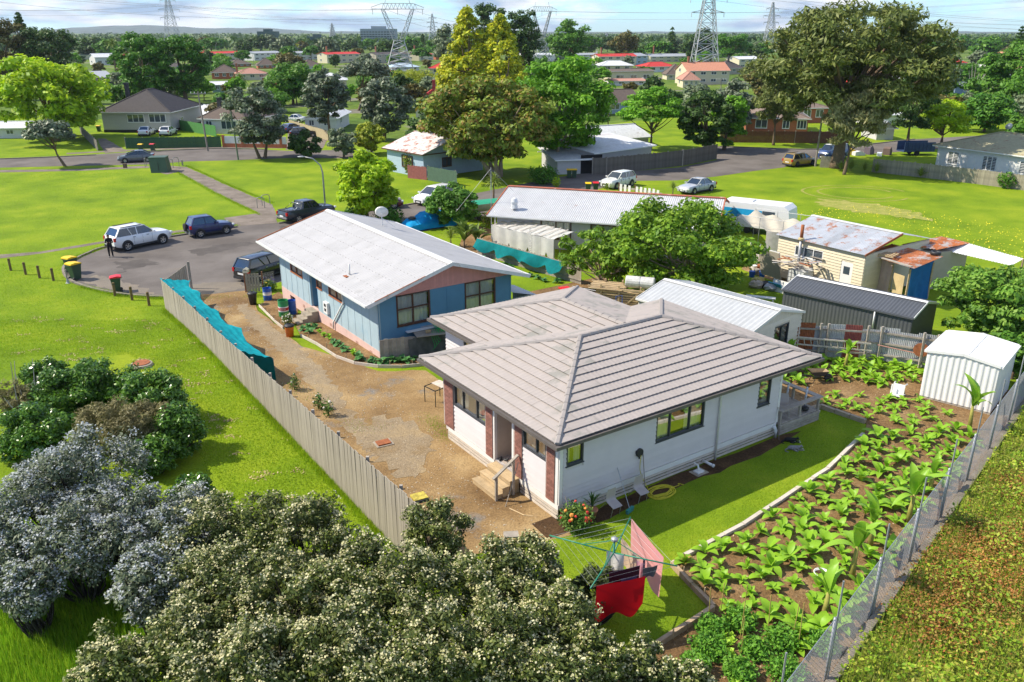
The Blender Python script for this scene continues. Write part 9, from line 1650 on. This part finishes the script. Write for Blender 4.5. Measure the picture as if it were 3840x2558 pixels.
blades('edge_grass','ragged grass along the kerb and footpaths',np.vstack([along([(890,846),(640,882),(402,922),(288,966),(240,994)],5000,.14,4),along([(303,1076),(460,1110),(618,1121)],3000,.15,5),along([(669,650),(805,724),(973,806)],3000,.15,6),along([(701,622),(881,704),(1022,762)],3000,.15,7)]),.16,.025,GB)
blades('drive_weeds','patchy green weeds growing in the dirt driveway',np.vstack([along([(1080,1430),(1150,1500)],250,.35,9),along([(1600,1560),(1690,1650)],900,.25,10),along([(1300,1590),(1420,1610)],250,.4,11),along([(930,1110),(1000,1110)],900,.25,12),along([(700,1125),(880,1110)],400,.3,13)]),.07,.02,GB)
Lp=np.vstack([area([(-60,1200),(620,1200),(1000,1500),(1560,1960),(900,1900),(700,1650),(680,1450),(480,1330),(-60,1340)],34000,14),area([(-80,985),(235,1000),(330,1085),(620,1125),(800,1330),(1200,1720),(1560,1990),(800,1900),(680,1450),(480,1330),(-80,1400)],34000,16),area([(-80,660),(560,640),(840,800),(240,960),(-80,1000)],16000,17)]);blades('lawn_grass','short blades of the mown grass left of the paling fence',Lp,.06,.028,GB,lean=.8)
Lq=area(None,30000,15,[W(-1.0,-1.0),W(11.5,-.9),W(15.0,.3),W(15.1,-1.6),W(10.5,-2.95),W(4.9,-3.7),W(1.3,-3.95),W(.8,-6.1),W(-2.5,-6.4),W(-3,-3)]);blades('lawn_grass','short lawn blades between the grey house and the garden',Lq,.05,.02,GB,lean=.8)
DRY=mat('dry_clippings',(.34,.26,.12),rough=1,var=.3,scale=5)
q=area([(60,1190),(640,1190),(1000,1500),(1500,1930),(1000,1900),(760,1600),(520,1400),(60,1330)],90,21);Q=np.vstack([p+RNG.normal(size=(26,3))*np.array([.22,.12,0])+np.array([0,0,.03])for p in q]);o=bpy.data.objects.new('dry_clippings',leaf_mesh('dry_clippings',Q,.045,leafmat('clipping',[(.30,.22,.10),(.40,.31,.15)],trans=.1),up=1.5));COL.objects.link(o);tag(o,'scattered dry grass clippings on the mown grass','clippings',kind='stuff')
q=area(None,2600,22,[W(*p)for p in GARDEN]);q[:,2]+=.03;o=bpy.data.objects.new('soil_litter',leaf_mesh('soil_litter',q,.035,leafmat('litter',[(.32,.22,.12),(.22,.13,.06),(.45,.36,.22)],trans=.1),up=1.5));COL.objects.link(o);tag(o,'dry leaf litter and clods on the garden soil','litter',kind='stuff')
q=np.vstack([area([(700,1130),(925,1100),(1130,1300),(1420,1400),(1700,1680),(2050,1980),(1650,2050),(1000,1440)],3200,23)]);q[:,2]+=.022;o=bpy.data.objects.new('drive_gravel',leaf_mesh('drive_gravel',q,.03,leafmat('pebble',[(.2,.17,.14),(.33,.28,.22),(.45,.38,.28)],trans=.0),up=1.5));COL.objects.link(o);tag(o,'loose gravel and bits scattered over the dirt driveway','gravel',kind='stuff')
YF=area([(2900,800),(3300,840),(3840,980),(3840,860),(3300,770)],700,31);YF[:,2]+=.12;o=bpy.data.objects.new('wild_flowers',leaf_mesh('wild_flowers',YF,.06,leafmat('dandelion',[(.75,.55,.02),(.8,.65,.05)],trans=.1),up=1.5));COL.objects.link(o);tag(o,'yellow wild flowers scattered on the grass behind the cottage','flowers',kind='stuff')
DRYG=groundmat('dry_grass',[(0.3,(0.20,0.24,0.03)),(0.7,(0.36,0.33,0.10))],1.5,fine=9,fine_amt=.3,bump=.6,dist=.05)
rg=at(3212,724)
for r0,r1 in((4.75,5.0),(3.35,3.6)):
 ro_=[(rg.x+r1*math.cos(t)*(1.12+.03*math.sin(3*t)),rg.y+r1*math.sin(t)*.95)for t in np.linspace(.2,5.6,70)];ri_=[(rg.x+r0*math.cos(t)*(1.12+.03*math.sin(3*t)),rg.y+r0*math.sin(t)*.95)for t in np.linspace(5.6,.2,70)]
 sheetw('tyre_mark',ro_+ri_,.008+.001*r0,DRYG,rag=.06)
sheet('worn_grass',[(3080,745),(3250,760),(3420,790),(3500,830),(3380,815),(3200,795),(3060,770)],.009,DRYG,rag=.5,step=.5)
# ================================================================ AIR
hb=MB().box(-6100,6100,-420,9100,-6,90);hz_o=hb.build('haze',mat('haze_air',(1,1,1)));m=bpy.data.materials.new('haze_volume');m.use_nodes=True;N=m.node_tree.nodes;N.remove(N['Principled BSDF']);v=N.new('ShaderNodeVolumePrincipled');v.inputs['Density'].default_value=.00006;v.inputs['Color'].default_value=(.80,.88,1.0,1);v.inputs['Anisotropy'].default_value=.2;m.node_tree.links.new(v.outputs[0],N['Material Output'].inputs['Volume']);hz_o.data.materials.clear();hz_o.data.materials.append(m);tag(hz_o,kind='stuff')
